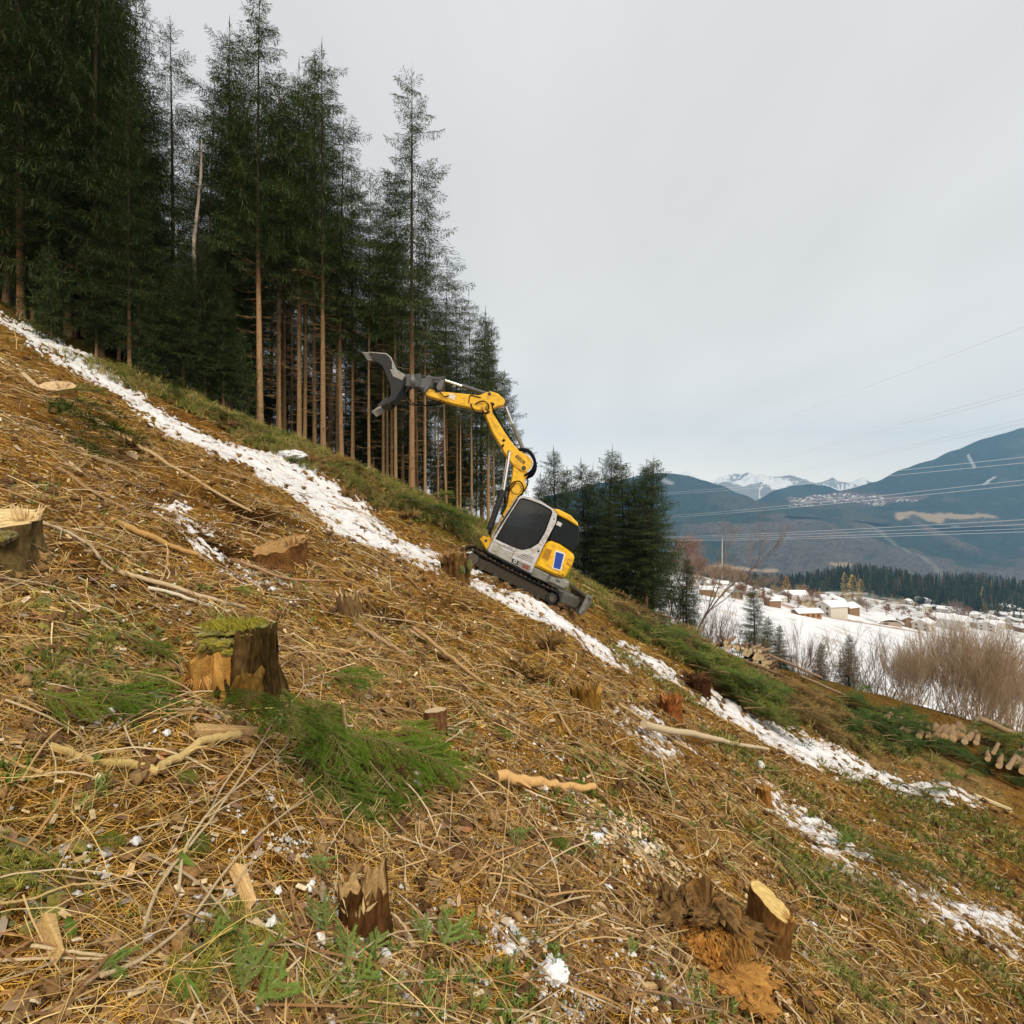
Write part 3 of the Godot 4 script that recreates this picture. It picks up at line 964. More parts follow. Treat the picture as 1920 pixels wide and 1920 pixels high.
	for f in bushes:
		var x: float = (float(f[0]) - 960.0) / 1000.0 * f[1]
		var m := tag(part("bare_shrub", sh[f[2]], self), f[4], "shrub")
		m.position = lie(x, -float(f[1]))
		if f[4].begins_with("thin bare shrub among"): m.set_meta("group", "thin bare shrubs in front of the snowy field")
		m.rotation.y = rng.randf() * TAU
		m.scale = Vector3.ONE * f[3]


# ---------------------------------------------------------------- the excavator (x forward, y up, z to its right)
const YELLOW := Color(0.92, 0.53, 0.006)
const IRON := Color(0.075, 0.08, 0.085)
const LIGHT_GREY := Color(0.60, 0.61, 0.64)
const MID_GREY := Color(0.20, 0.205, 0.19)


func rod(a: Vector3, b: Vector3, r: float, col: Color, mat: Material, called: String, parent: Node3D, sides := 14) -> MeshInstance3D:
	var mb := Mb.new()
	mb.tube([a, a.lerp(b, 0.02), b.lerp(a, 0.02), b], [r * 0.88, r, r, r * 0.88], sides, col, 1)
	return part(called, mb.mesh(mat), parent)


func slab(poly: Array, z0: float, z1: float, col: Color, bev: float, mat: Material, called: String, parent: Node3D) -> MeshInstance3D:
	var mb := Mb.new()
	mb.prism(poly, z0, z1, col, bev)
	return part(called, mb.mesh(mat), parent)


func block(ctr: Vector3, size: Vector3, col: Color, bev: float, mat: Material, called: String, parent: Node3D, turn := Basis()) -> MeshInstance3D:
	var mb := Mb.new()
	mb.box(ctr, size, col, turn, bev)
	return part(called, mb.mesh(mat), parent)


func hose(pts: Array, r: float, parent: Node3D, col := Color(0.015, 0.015, 0.017)) -> void:
	var mb := Mb.new()
	var curve := Curve3D.new()
	for i in pts.size():
		var t: Vector3 = (pts[mini(i + 1, pts.size() - 1)] - pts[maxi(i - 1, 0)]) / 6.0
		curve.add_point(pts[i], -t, t)
	var p := []; var q := []
	for i in 17:
		p.append(curve.sample_baked(curve.get_baked_length() * i / 16.0, true)); q.append(r)
	mb.tube(p, q, 7, col)
	part("hose", mb.mesh(mats.rubber), parent)


func pin(p: Vector2, z0: float, z1: float, r: float, parent: Node3D, col := IRON) -> void:
	rod(Vector3(p.x, p.y, z0), Vector3(p.x, p.y, z1), r, col, mats.steel, "pivot_pin", parent, 12)


func build_excavator() -> void:
	var ex := thing("excavator", "yellow and grey tracked excavator with raised arm climbing the steep slope", "excavator", DIGGER_AT + Vector3(0, -0.03, 0))
	var th := deg_to_rad(27.0); var ph := deg_to_rad(5.0)
	var f := Vector3(-cos(ph) * cos(th), sin(th), sin(ph) * cos(th))
	var r := Vector3(-sin(ph), 0, -cos(ph))
	ex.basis = Basis(f, r.cross(f), r)
	# tracks
	for side in [-1.0, 1.0]:
		var zc: float = 0.77 * side
		var mb := Mb.new()
		mb.prism([[-0.72, 0.07], [1.2, 0.07], [1.2, 0.27], [0.9, 0.33], [-0.5, 0.33], [-0.72, 0.27]], zc - 0.12, zc + 0.12, Color(0.06, 0.048, 0.034), 0.02)
		var tr := part("track", mb.mesh(mats.steel), ex)
		var x0 := -0.75; var x1 := 1.25; var rr := 0.185
		var total := 2.0 * (x1 - x0) + TAU * rr
		var shoes := 46
		var shoe := Mb.new()
		shoe.box(Vector3(0, 0, 0), Vector3(total / shoes * 0.93, 0.03, 0.36), Color(0.035, 0.034, 0.033), Basis(), 0.006)
		shoe.box(Vector3(0, -0.026, 0), Vector3(0.022, 0.03, 0.34), Color(0.06, 0.055, 0.05))
		shoe.box(Vector3(0, 0.026, 0), Vector3(total / shoes * 0.8, 0.03, 0.08), Color(0.03, 0.03, 0.03))
		var shoe_mesh := shoe.mesh(mats.rubber)
		for k in 30:
			shoe.lump(Vector3(rng.randf_range(-0.04, 0.04), rng.randf_range(-0.02, 0.01), rng.randf_range(-0.17, 0.17)), Vector3(0.03, 0.016, 0.03) * rng.randf_range(0.5, 1.2), 2, 0.5, n_mid, Color(0.16, 0.095, 0.045), Color(0.26, 0.16, 0.08))
		var muddy_mesh := shoe.mesh(mats.rubber)
		for i in shoes:
			var s := total * i / shoes
			var p := Vector3.ZERO; var turn := 0.0
			if s < x1 - x0:
				p = Vector3(x0 + s, 0.2 - rr, 0)
			elif s < x1 - x0 + PI * rr:
				var a := (s - (x1 - x0)) / rr - PI / 2
				p = Vector3(x1 + cos(a) * rr, 0.2 + sin(a) * rr, 0); turn = a + PI / 2
			elif s < 2 * (x1 - x0) + PI * rr:
				var w := s - (x1 - x0) - PI * rr
				p = Vector3(x1 - w, 0.2 + rr - 0.03 * sin(PI * w / (x1 - x0)), 0); turn = PI
			else:
				var a := (s - 2 * (x1 - x0) - PI * rr) / rr + PI / 2
				p = Vector3(x0 + cos(a) * rr, 0.2 + sin(a) * rr, 0); turn = a + PI / 2
			var sh := part("track_shoe", muddy_mesh if rng.randf() < 0.5 else shoe_mesh, tr)
			sh.position = p + Vector3(0, 0, zc)
			sh.rotation.z = turn
		rod(Vector3(x1, 0.2, zc - 0.13), Vector3(x1, 0.2, zc + 0.13), 0.15, Color(0.12, 0.10, 0.075), mats.steel, "idler_wheel", tr, 22)
		rod(Vector3(x0, 0.2, zc - 0.14), Vector3(x0, 0.2, zc + 0.14), 0.14, Color(0.05, 0.05, 0.05), mats.steel, "drive_sprocket", tr, 20)
		rod(Vector3(x0, 0.2, zc - 0.18), Vector3(x0, 0.2, zc + 0.18), 0.075, Color(0.12, 0.11, 0.1), mats.steel, "drive_sprocket", tr, 14)
		for i in 5:
			rod(Vector3(-0.45 + i * 0.36, 0.1, zc - 0.15), Vector3(-0.45 + i * 0.36, 0.1, zc + 0.15), 0.065, Color(0.07, 0.06, 0.05), mats.steel, "track_roller", tr, 12)
	block(Vector3(0.2, 0.27, 0), Vector3(1.3, 0.2, 1.2), Color(0.05, 0.048, 0.045), 0.04, mats.steel, "undercarriage", ex)
	rod(Vector3(0.1, 0.34, 0), Vector3(0.1, 0.48, 0), 0.5, IRON, mats.steel, "slewing_ring", ex, 28)
	# dozer blade at the rear
	var blade := slab([[-1.44, 0.16], [-1.50, 0.14], [-1.585, 0.3], [-1.60, 0.5], [-1.56, 0.62], [-1.46, 0.63], [-1.44, 0.58], [-1.52, 0.5], [-1.51, 0.32]], -1.0, 1.0, Color(0.15, 0.15, 0.145), 0.012, mats.steel, "dozer_blade", ex)
	block(Vector3(-1.49, 0.42, -0.985), Vector3(0.13, 0.46, 0.03), Color(0.24, 0.24, 0.23), 0.01, mats.steel, "end_plate", blade)
	for s in [-0.5, 0.5]:
		slab([[-0.6, 0.13], [-1.45, 0.22], [-1.5, 0.4], [-1.4, 0.48], [-0.6, 0.3]], s - 0.06, s + 0.06, Color(0.13, 0.13, 0.12), 0.012, mats.steel, "blade_arm", blade)
	rod(Vector3(-0.6, 0.33, 0.05), Vector3(-1.44, 0.42, 0.05), 0.05, Color(0.1, 0.1, 0.1), mats.steel, "blade_cylinder", blade)
	# platform skirt and counterweight
	slab([[1.02, 0.46], [1.02, 0.515], [-0.45, 0.53], [-0.45, 0.46]], -0.97, 0.97, Color(0.05, 0.05, 0.05), 0.015, mats.steel, "platform", ex)
	slab([[-0.05, 0.5], [-0.05, 0.655], [-0.45, 0.665], [-0.45, 0.47], [-0.1, 0.45]], -0.985, 0.985, Color(0.21, 0.215, 0.2), 0.02, mats.paint, "side_skirt", ex)
	var cw := slab([[-0.46, 0.46], [-0.46, 0.67], [-0.82, 0.745], [-0.97, 0.72], [-1.0, 0.55], [-0.93, 0.47]], -0.93, 0.93, Color(0.27, 0.275, 0.26), 0.07, mats.paint, "counterweight", ex)
	block(Vector3(-0.7, 0.62, -0.93), Vector3(0.1, 0.035, 0.012), Color(0.08, 0.08, 0.08), 0.003, mats.steel, "lifting_eye", cw)
	# engine cover
	var cover := slab([[-0.065, 0.675], [-0.065, 1.22], [-0.09, 1.31], [-0.16, 1.365], [-0.35, 1.385], [-0.56, 1.36], [-0.74, 1.32], [-0.80, 1.26], [-0.83, 1.08], [-0.81, 0.76], [-0.66, 0.71], [-0.46, 0.69]], -0.97, 0.97, YELLOW, 0.05, mats.paint, "engine_cover", ex)
	slab([[-0.12, 0.92], [-0.10, 1.16], [-0.25, 1.19], [-0.285, 0.93]], -0.976, -0.965, Color(0.55, 0.27, 0.01), 0.003, mats.print, "vent_panel", cover)
	for i in 7:
		block(Vector3(-0.19 - i * 0.001, 0.96 + i * 0.032, -0.979), Vector3(0.13, 0.009, 0.006), Color(0.3, 0.15, 0.01), 0.0, mats.print, "vent_slat", cover)
	slab([[-0.44, 0.815], [-0.325, 1.2], [-0.345, 1.225], [-0.54, 1.25], [-0.565, 1.235], [-0.645, 0.87], [-0.63, 0.845]], -0.977, -0.966, Color(0.82, 0.80, 0.72), 0.003, mats.print, "door_emblem", cover)
	slab([[-0.455, 0.845], [-0.35, 1.18], [-0.365, 1.195], [-0.525, 1.22], [-0.54, 1.21], [-0.615, 0.885], [-0.60, 0.87]], -0.981, -0.972, Color(0.012, 0.07, 0.38), 0.003, mats.print, "door_emblem", cover)
	for q in [[-0.71, 1.17], [-0.72, 1.07]]:
		block(Vector3(q[0], q[1], -0.974), Vector3(0.10, 0.03, 0.012), Color(0.55, 0.3, 0.01), 0.004, mats.paint, "hinge", cover)
	block(Vector3(-0.70, 0.93, -0.974), Vector3(0.09, 0.08, 0.012), Color(0.7, 0.4, 0.02), 0.004, mats.paint, "latch", cover)
	block(Vector3(-0.45, 0.735, -0.974), Vector3(0.72, 0.008, 0.008), Color(0.25, 0.15, 0.01), 0.0, mats.print, "panel_seam", cover)
	block(Vector3(-0.72, 0.80, -0.974), Vector3(0.03, 0.03, 0.012), Color(0.02, 0.02, 0.02), 0.004, mats.print, "latch", cover)
	# cab
	var outer := [[1.035, 0.80], [1.05, 0.88], [1.00, 1.38], [0.945, 1.945], [0.72, 2.025], [0.46, 2.05], [0.16, 2.025], [0.02, 1.965], [-0.045, 1.78], [-0.04, 1.46], [-0.035, 1.17], [-0.05, 0.67], [-0.05, 0.51], [0.46, 0.51], [1.00, 0.51], [1.03, 0.68]]
	var hole := [[1.01, 0.83], [0.985, 1.36], [0.925, 1.88], [0.88, 1.93], [0.69, 1.97], [0.43, 2.0], [0.17, 1.985], [0.125, 1.94], [0.105, 1.81], [0.07, 1.46], [0.09, 1.18], [0.20, 1.0], [0.35, 0.88], [0.49, 0.85], [0.77, 0.835]]
	var seal := [[0.99, 0.855], [0.965, 1.36], [0.905, 1.86], [0.87, 1.905], [0.69, 1.945], [0.43, 1.975], [0.19, 1.962], [0.15, 1.93], [0.13, 1.81], [0.095, 1.46], [0.115, 1.19], [0.215, 1.02], [0.36, 0.905], [0.49, 0.875], [0.77, 0.86]]
	var fr := Mb.new()
	fr.ring(outer, hole, -0.985, -0.93, LIGHT_GREY)
	var cab := part("cab_frame", fr.mesh(mats.paint), ex)
	var fr2 := Mb.new()
	fr2.ring(outer, hole, -0.03, 0.02, LIGHT_GREY)
	part("cab_far_side", fr2.mesh(mats.paint), cab)
	var sl := Mb.new()
	sl.ring(hole, seal, -0.972, -0.94, Color(0.012, 0.012, 0.013))
	part("window_seal", sl.mesh(mats.rubber), cab)
	slab(seal, -0.958, -0.952, Color.WHITE, 0.0, mats.glass, "door_window", cab)
	slab(hole, -0.008, -0.002, Color.WHITE, 0.0, mats.glass, "far_window", cab)
	# windscreen, front sill, roof, rear wall
	slab([[1.00, 0.86], [0.955, 1.36], [0.90, 1.90], [0.894, 1.90], [0.949, 1.36], [0.994, 0.86]], -0.93, -0.03, Color.WHITE, 0.0, mats.glass, "windscreen", cab)
	slab([[1.03, 0.51], [1.04, 0.82], [0.98, 0.86], [0.97, 0.51]], -0.93, -0.03, LIGHT_GREY, 0.01, mats.paint, "front_sill", cab)
	slab([[0.94, 1.93], [0.72, 2.022], [0.46, 2.047], [0.16, 2.022], [0.02, 1.965], [0.04, 1.93], [0.17, 1.985], [0.43, 2.005], [0.69, 1.975], [0.9, 1.90]], -0.93, -0.03, LIGHT_GREY, 0.005, mats.paint, "roof", cab)
	slab([[0.97, 0.5], [0.97, 0.54], [-0.04, 0.54], [-0.04, 0.5]], -0.93, -0.03, Color(0.03, 0.03, 0.03), 0.005, mats.rubber, "cab_floor", cab)
	slab([[-0.02, 0.54], [-0.03, 1.38], [-0.05, 1.38], [-0.05, 0.54]], -0.93, -0.03, Color(0.03, 0.03, 0.03), 0.0, mats.rubber, "rear_wall", cab)
	var seat := slab([[0.15, 0.72], [0.6, 0.74], [0.62, 0.84], [0.3, 0.85], [0.2, 0.9], [0.12, 1.5], [0.03, 1.52], [0.06, 0.8]], -0.72, -0.24, Color(0.02, 0.02, 0.022), 0.04, mats.rubber, "seat", cab)
	block(Vector3(0.06, 1.64, -0.48), Vector3(0.09, 0.17, 0.28), Color(0.02, 0.02, 0.022), 0.03, mats.rubber, "head_rest", seat)
	block(Vector3(0.42, 0.93, -0.80), Vector3(0.26, 0.11, 0.1), Color(0.30, 0.02, 0.015), 0.025, mats.paint, "red_object", cab)  # red object beside the seat, its kind unknown
	block(Vector3(0.86, 0.92, -0.25), Vector3(0.14, 0.5, 0.2), Color(0.03, 0.03, 0.033), 0.03, mats.rubber, "instrument_panel", cab)
	for z in [-0.78, -0.2]:
		rod(Vector3(0.5, 0.9, z), Vector3(0.56, 1.14, z), 0.018, Color(0.02, 0.02, 0.02), mats.rubber, "control_lever", cab, 8)
	# door furniture
	block(Vector3(0.765, 0.765, -0.987), Vector3(0.54, 0.010, 0.006), Color(0.03, 0.03, 0.03), 0.0, mats.print, "panel_seam", cab)
	block(Vector3(0.495, 0.675, -0.987), Vector3(0.010, 0.33, 0.006), Color(0.03, 0.03, 0.03), 0.0, mats.print, "panel_seam", cab)
	block(Vector3(0.745, 0.615, -0.987), Vector3(0.5, 0.2, 0.005), Color(0.40, 0.40, 0.37), 0.0, mats.paint, "lower_door_panel", cab)
	for i in 4:
		block(Vector3(0.20 - i * 0.012, 0.715 + i * 0.036, -0.987), Vector3(0.36 - i * 0.04, 0.010, 0.006), Color(0.06, 0.06, 0.06), 0.0, mats.print, "vent_slit", cab, Basis(Vector3(0, 0, 1), -0.02))
	slab([[0.48, 0.62], [0.01, 0.655], [-0.02, 0.525], [0.46, 0.52]], -0.990, -0.984, Color(0.22, 0.225, 0.215), 0.0, mats.print, "name_plate", cab)
	slab([[0.47, 0.615], [0.31, 0.628], [0.30, 0.535], [0.455, 0.53]], -0.994, -0.989, Color(0.03, 0.034, 0.033), 0.0, mats.print, "emblem_plate", cab)
	var em := Mb.new()
	em.ring([[0.42, 0.612], [0.35, 0.617], [0.345, 0.55], [0.415, 0.546]], [[0.402, 0.598], [0.366, 0.601], [0.362, 0.564], [0.399, 0.562]], -0.998, -0.993, Color(0.6, 0.62, 0.6))
	part("emblem", em.mesh(mats.print), cab)
	slab([[0.22, 0.615], [0.045, 0.627], [0.035, 0.535], [0.175, 0.53]], -0.994, -0.989, Color(0.24, 0.07, 0.045), 0.0, mats.print, "picture_sticker", cab)
	block(Vector3(0.62, 0.79, -0.988), Vector3(0.13, 0.05, 0.006), Color(0.33, 0.33, 0.36), 0.0, mats.print, "door_label", cab)
	rod(Vector3(0.015, 1.02, -0.99), Vector3(0.015, 1.02, -0.98), 0.025, Color(0.03, 0.03, 0.04), mats.rubber, "door_lock", cab, 10)
	rod(Vector3(0.03, 1.83, -0.99), Vector3(0.03, 1.83, -0.98), 0.018, Color(0.05, 0.05, 0.15), mats.rubber, "roof_bolt", cab, 10)
	# rear window and yellow roof edge
	slab([[-0.045, 1.93], [-0.25, 1.945], [-0.51, 1.94], [-0.61, 1.90], [-0.76, 1.55], [-0.73, 1.37], [-0.55, 1.37], [-0.35, 1.39], [-0.16, 1.375], [-0.075, 1.33], [-0.05, 1.60]], -0.95, -0.04, Color(0.010, 0.012, 0.014), 0.03, mats.black_glass, "rear_window", cab)
	slab([[0.15, 2.03], [0.02, 2.075], [-0.28, 2.075], [-0.50, 2.0], [-0.56, 1.93], [-0.25, 1.948], [0.0, 1.945], [0.03, 1.97]], -0.975, -0.02, YELLOW, 0.025, mats.paint, "roof_rim", cab)
	block(Vector3(-0.13, 1.78, -0.955), Vector3(0.12, 0.09, 0.02), Color(0.6, 0.6, 0.6), 0.005, mats.print, "white_sticker", cab)
	# swing post, lamps, mirror
	var post := slab([[1.26, 0.63], [1.22, 0.74], [0.98, 0.86], [0.92, 0.62], [1.0, 0.46]], 0.0, 0.34, YELLOW, 0.02, mats.paint, "swing_post", ex)
	slab([[1.22, 0.62], [1.20, 0.73], [1.06, 0.80], [1.01, 0.6], [1.03, 0.48]], -0.32, -0.04, YELLOW, 0.02, mats.paint, "front_bracket", post)
	pin(Vector2(1.14, 0.68), -0.33, 0.36, 0.035, post)
	rod(Vector3(1.19, 0.92, -0.3), Vector3(1.13, 0.94, -0.3), 0.085, Color(0.02, 0.02, 0.024), mats.rubber, "work_lamp", ex)
	rod(Vector3(1.07, 0.80, -0.3), Vector3(1.16, 0.93, -0.3), 0.016, Color(0.02, 0.02, 0.02), mats.rubber, "lamp_stalk", ex, 8)
	block(Vector3(1.10, 1.52, -0.36), Vector3(0.06, 0.26, 0.16), Color(0.03, 0.03, 0.035), 0.02, mats.rubber, "mirror", ex)
	rod(Vector3(1.0, 1.36, -0.1), Vector3(1.10, 1.42, -0.36), 0.014, Color(0.03, 0.03, 0.03), mats.rubber, "mirror_stalk", ex, 6)
	# boom
	var low := slab([[1.35, 2.61], [1.15, 2.66], [0.93, 2.60], [0.94, 2.40], [0.80, 2.26], [0.84, 2.02], [0.90, 1.41], [0.94, 0.80], [1.0, 0.56], [1.19, 0.62], [1.19, 0.72], [1.04, 0.83], [1.04, 1.31], [1.05, 1.71], [1.15, 1.99], [1.25, 2.33]], 0.03, 0.31, YELLOW, 0.015, mats.paint, "lower_boom", ex)
	rod(Vector3(1.03, 2.12, 0.01), Vector3(1.03, 2.12, 0.33), 0.13, YELLOW * 0.93, mats.paint, "boom_boss", low, 22)
	hose([Vector3(1.14, 1.85, 0.0), Vector3(1.20, 2.15, -0.02), Vector3(1.06, 2.32, -0.02), Vector3(0.88, 2.22, -0.02), Vector3(0.85, 2.0, 0.0)], 0.016, low)
	hose([Vector3(1.08, 1.7, 0.0), Vector3(1.16, 1.98, -0.02), Vector3(1.12, 2.25, -0.03)], 0.016, low, Color(0.12, 0.02, 0.015))
	hose([Vector3(0.95, 1.9, 0.0), Vector3(0.86, 2.1, -0.02), Vector3(0.84, 2.35, 0.0), Vector3(0.92, 2.5, 0.0)], 0.016, low)
	var up := slab([[2.63, 3.46], [2.69, 3.51], [2.68, 3.60], [2.57, 3.655], [2.46, 3.60], [2.39, 3.50], [2.21, 3.40], [1.91, 3.22], [1.65, 3.08], [1.39, 2.985], [1.14, 2.975], [1.00, 2.92], [0.94, 2.76], [1.00, 2.60], [1.16, 2.565], [1.36, 2.60], [1.53, 2.69], [1.70, 2.775], [1.78, 2.85], [1.96, 2.95], [2.19, 3.10], [2.46, 3.33]], 0.0, 0.34, YELLOW, 0.018, mats.paint, "upper_boom", ex)
	pin(Vector2(1.1, 2.66), -0.02, 0.36, 0.055, up)
	pin(Vector2(2.56, 3.54), -0.03, 0.37, 0.045, up, Color(0.35, 0.2, 0.02))
	pin(Vector2(1.60, 2.84), -0.05, 0.38, 0.035, up)
	rod(Vector3(1.84, 3.03, -0.004), Vector3(1.84, 3.03, 0.01), 0.035, Color(0.02, 0.02, 0.02), mats.rubber, "lamp", up, 12)
	block(Vector3(1.80, 2.90, -0.004), Vector3(0.05, 0.09, 0.012), Color(0.02, 0.02, 0.02), 0.004, mats.rubber, "lamp", up)
	var tm := TextMesh.new()
	tm.text = "MAIR"
	var sf := SystemFont.new(); sf.font_names = PackedStringArray(["Droid Sans"]); sf.font_weight = 700
	tm.font = sf; tm.font_size = 32; tm.pixel_size = 0.0036; tm.depth = 0.006
	var ink := plainmat(Color(0.02, 0.02, 0.02), 0.5, 0.0, false)
	tm.material = ink
	var word := MeshInstance3D.new()
	word.name = "lettering"
	word.mesh = tm
	up.add_child(word, true)
	# the near side faces -z: the word runs towards the rear (-x)
	word.transform = Transform3D(Basis(Vector3(-1, 0, 0), Vector3(0, 1, 0), Vector3(0, 0, -1)), Vector3(1.27, 2.80, -0.004))
	word.rotate_object_local(Vector3(0, 0, 1), deg_to_rad(-14.0))
	hose([Vector3(1.45, 3.0, 0.1), Vector3(1.28, 3.09, 0.1), Vector3(1.05, 3.05, 0.1), Vector3(0.88, 2.86, 0.1), Vector3(0.86, 2.66, 0.1), Vector3(0.97, 2.52, 0.1)], 0.035, up)
	hose([Vector3(1.42, 3.02, 0.18), Vector3(1.22, 3.12, 0.18), Vector3(1.0, 3.04, 0.18), Vector3(0.83, 2.82, 0.18), Vector3(0.83, 2.6, 0.18), Vector3(0.95, 2.46, 0.18)], 0.035, up)
	hose([Vector3(1.40, 3.0, 0.02), Vector3(1.25, 3.06, 0.02), Vector3(1.08, 3.03, 0.02), Vector3(0.91, 2.88, 0.02), Vector3(0.90, 2.70, 0.02), Vector3(1.0, 2.5, 0.02)], 0.03, up)
	hose([Vector3(2.47, 3.64, 0.0), Vector3(2.25, 3.50, 0.2), Vector3(1.9, 3.28, 0.2), Vector3(1.5, 3.08, 0.2)], 0.016, up)
	# boom cylinders
	for z in [-0.09, 0.43]:
		rod(Vector3(1.16, 0.93, z), Vector3(1.30, 1.95, z), 0.062, Color(0.05, 0.052, 0.055), mats.steel, "boom_cylinder", ex)
		rod(Vector3(1.30, 1.95, z), Vector3(1.59, 2.84, z), 0.034, Color.WHITE, mats.chrome, "piston_rod", ex)
	rod(Vector3(1.24, 3.02, 0.17), Vector3(1.83, 3.52, 0.17), 0.052, Color(0.24, 0.25, 0.25), mats.steel, "arm_cylinder", ex)
	rod(Vector3(1.83, 3.52, 0.17), Vector3(2.22, 3.86, 0.17), 0.03, Color.WHITE, mats.chrome, "piston_rod", ex)
	# dipper arm
	var arm := slab([[4.05, 3.17], [4.03, 3.29], [3.88, 3.355], [3.82, 3.30], [3.65, 3.41], [3.23, 3.585], [2.87, 3.73], [2.74, 3.88], [2.66, 3.955], [2.48, 3.99], [2.28, 3.94], [2.17, 3.83], [2.33, 3.72], [2.42, 3.60], [2.50, 3.46], [2.66, 3.44], [2.73, 3.385], [2.92, 3.365], [3.32, 3.255], [3.69, 3.185], [3.95, 3.14]], 0.04, 0.30, YELLOW, 0.018, mats.paint, "dipper_arm", ex)
	slab([[2.55, 3.70], [2.48, 3.74], [2.42, 3.70], [2.46, 3.64]], 0.033, 0.045, Color(0.04, 0.04, 0.04), 0.0, mats.rubber, "eye_hole", arm)
	pin(Vector2(2.2, 3.85), 0.0, 0.34, 0.04, arm)
	pin(Vector2(2.66, 3.88), 0.02, 0.32, 0.04, arm)
	block(Vector3(3.42, 3.40, 0.036), Vector3(0.16, 0.13, 0.01), Color(0.75, 0.68, 0.5), 0.0, mats.print, "warning_sticker", arm)
	hose([Vector3(2.62, 3.42, 0.0), Vector3(2.5, 3.40, -0.02), Vector3(2.55, 3.62, -0.03), Vector3(2.72, 3.64, -0.01), Vector3(2.85, 3.50, 0.02)], 0.014, arm)
	hose([Vector3(2.95, 3.46, 0.03), Vector3(2.80, 3.33, 0.0), Vector3(2.6, 3.36, -0.03), Vector3(2.45, 3.5, -0.02)], 0.014, arm)
	hose([Vector3(3.0, 3.45, 0.03), Vector3(3.05, 3.62, 0.03), Vector3(2.8, 3.70, 0.03)], 0.012, arm)
	hose([Vector3(3.6, 3.22, 0.1), Vector3(3.85, 2.95, 0.12), Vector3(4.25, 2.78, 0.15), Vector3(4.5, 2.95, 0.15), Vector3(4.5, 3.15, 0.15)], 0.014, arm)
	hose([Vector3(3.5, 3.24, 0.2), Vector3(3.8, 2.98, 0.2), Vector3(4.2, 2.84, 0.2), Vector3(4.42, 2.98, 0.2), Vector3(4.4, 3.2, 0.2)], 0.014, arm)
	hose([Vector3(3.95, 3.33, 0.02), Vector3(3.75, 3.36, 0.0), Vector3(3.6, 3.30, 0.0), Vector3(3.5, 3.38, 0.03)], 0.013, arm)
	# bucket cylinder and linkage
	rod(Vector3(2.66, 3.885, 0.17), Vector3(3.34, 3.765, 0.17), 0.052, Color(0.09, 0.095, 0.1), mats.steel, "bucket_cylinder", ex)
	rod(Vector3(3.34, 3.765, 0.17), Vector3(3.80, 3.685, 0.17), 0.03, Color.WHITE, mats.chrome, "piston_rod", ex)
	for z in [0.0, 0.34]:
		slab([[3.76, 3.73], [3.85, 3.72], [3.86, 3.42], [3.80, 3.36], [3.72, 3.42]], z - 0.018, z + 0.018, Color(0.15, 0.155, 0.16), 0.005, mats.steel, "link_plate", ex)
		slab([[3.78, 3.73], [4.12, 3.55], [4.12, 3.48], [3.76, 3.66]], z - 0.022, z + 0.022, Color(0.10, 0.105, 0.11), 0.005, mats.steel, "link_bar", ex)
	pin(Vector2(3.80, 3.69), -0.03, 0.37, 0.04, ex)
	# quick coupler and rotator
	var qc := slab([[4.14, 3.60], [4.03, 3.58], [3.98, 3.40], [4.02, 3.17], [4.10, 3.16], [4.16, 3.22], [4.22, 3.22], [4.26, 3.42]], -0.02, 0.36, Color(0.13, 0.14, 0.15), 0.02, mats.steel, "quick_coupler", ex)
	block(Vector3(4.31, 3.35, 0.17), Vector3(0.17, 0.32, 0.34), Color(0.09, 0.095, 0.1), 0.02, mats.steel, "rotator_housing", qc, Basis(Vector3(0, 0, 1), -0.42))
	rod(Vector3(4.36, 3.33, 0.17), Vector3(4.47, 3.28, 0.17), 0.17, Color(0.17, 0.175, 0.18), mats.steel, "rotator", qc, 22)
	block(Vector3(4.52, 3.24, 0.17), Vector3(0.12, 0.30, 0.4), Color(0.11, 0.115, 0.12), 0.02, mats.steel, "bucket_mount", qc, Basis(Vector3(0, 0, 1), -0.42))
	pin(Vector2(4.22, 3.52), -0.05, 0.40, 0.035, qc); pin(Vector2(4.11, 3.24), -0.05, 0.40, 0.035, qc)
	# bucket: curved shell, cheek plates, jaw with teeth
	var shell := Mb.new()
	shell.prism([[4.90, 3.30], [4.98, 3.44], [5.08, 3.52], [5.22, 3.55], [5.40, 3.47], [5.60, 3.38], [5.60, 3.355], [5.40, 3.44], [5.22, 3.515], [5.10, 3.49], [5.01, 3.42], [4.94, 3.28]], -0.16, 0.48, Color(0.46, 0.45, 0.43), 0.008)
	var bk := part("bucket", shell.mesh(mats.steel), ex)
	for z in [-0.16, 0.455]:
		slab([[4.58, 3.24], [4.93, 3.30], [5.02, 3.44], [5.22, 3.53], [5.58, 3.37], [5.36, 3.26], [5.16, 3.24], [5.02, 3.12], [4.80, 2.92], [4.69, 2.74], [4.70, 2.55], [4.64, 2.48], [4.55, 2.68], [4.53, 3.02]], z, z + 0.025, Color(0.035, 0.035, 0.037), 0.006, mats.steel, "cheek_plate", bk)
	slab([[4.60, 3.28], [4.80, 3.28], [4.84, 3.05], [4.72, 2.85], [4.66, 2.6], [4.55, 2.62], [4.52, 2.9], [4.53, 3.1]], -0.14, 0.46, Color(0.03, 0.03, 0.032), 0.01, mats.steel, "bucket_back", bk)
	slab([[4.66, 2.66], [4.78, 2.60], [4.86, 2.34], [4.80, 2.33], [4.66, 2.52]], -0.14, 0.46, Color(0.06, 0.06, 0.062), 0.01, mats.steel, "lower_lip", bk)
	slab([[4.58, 3.30], [4.86, 3.32], [4.97, 3.24], [4.84, 3.12], [4.60, 3.14]], -0.19, 0.50, Color(0.34, 0.34, 0.33), 0.02, mats.steel, "bucket_ear", bk)
	pin(Vector2(4.64, 3.2), -0.1, 0.44, 0.05, bk)
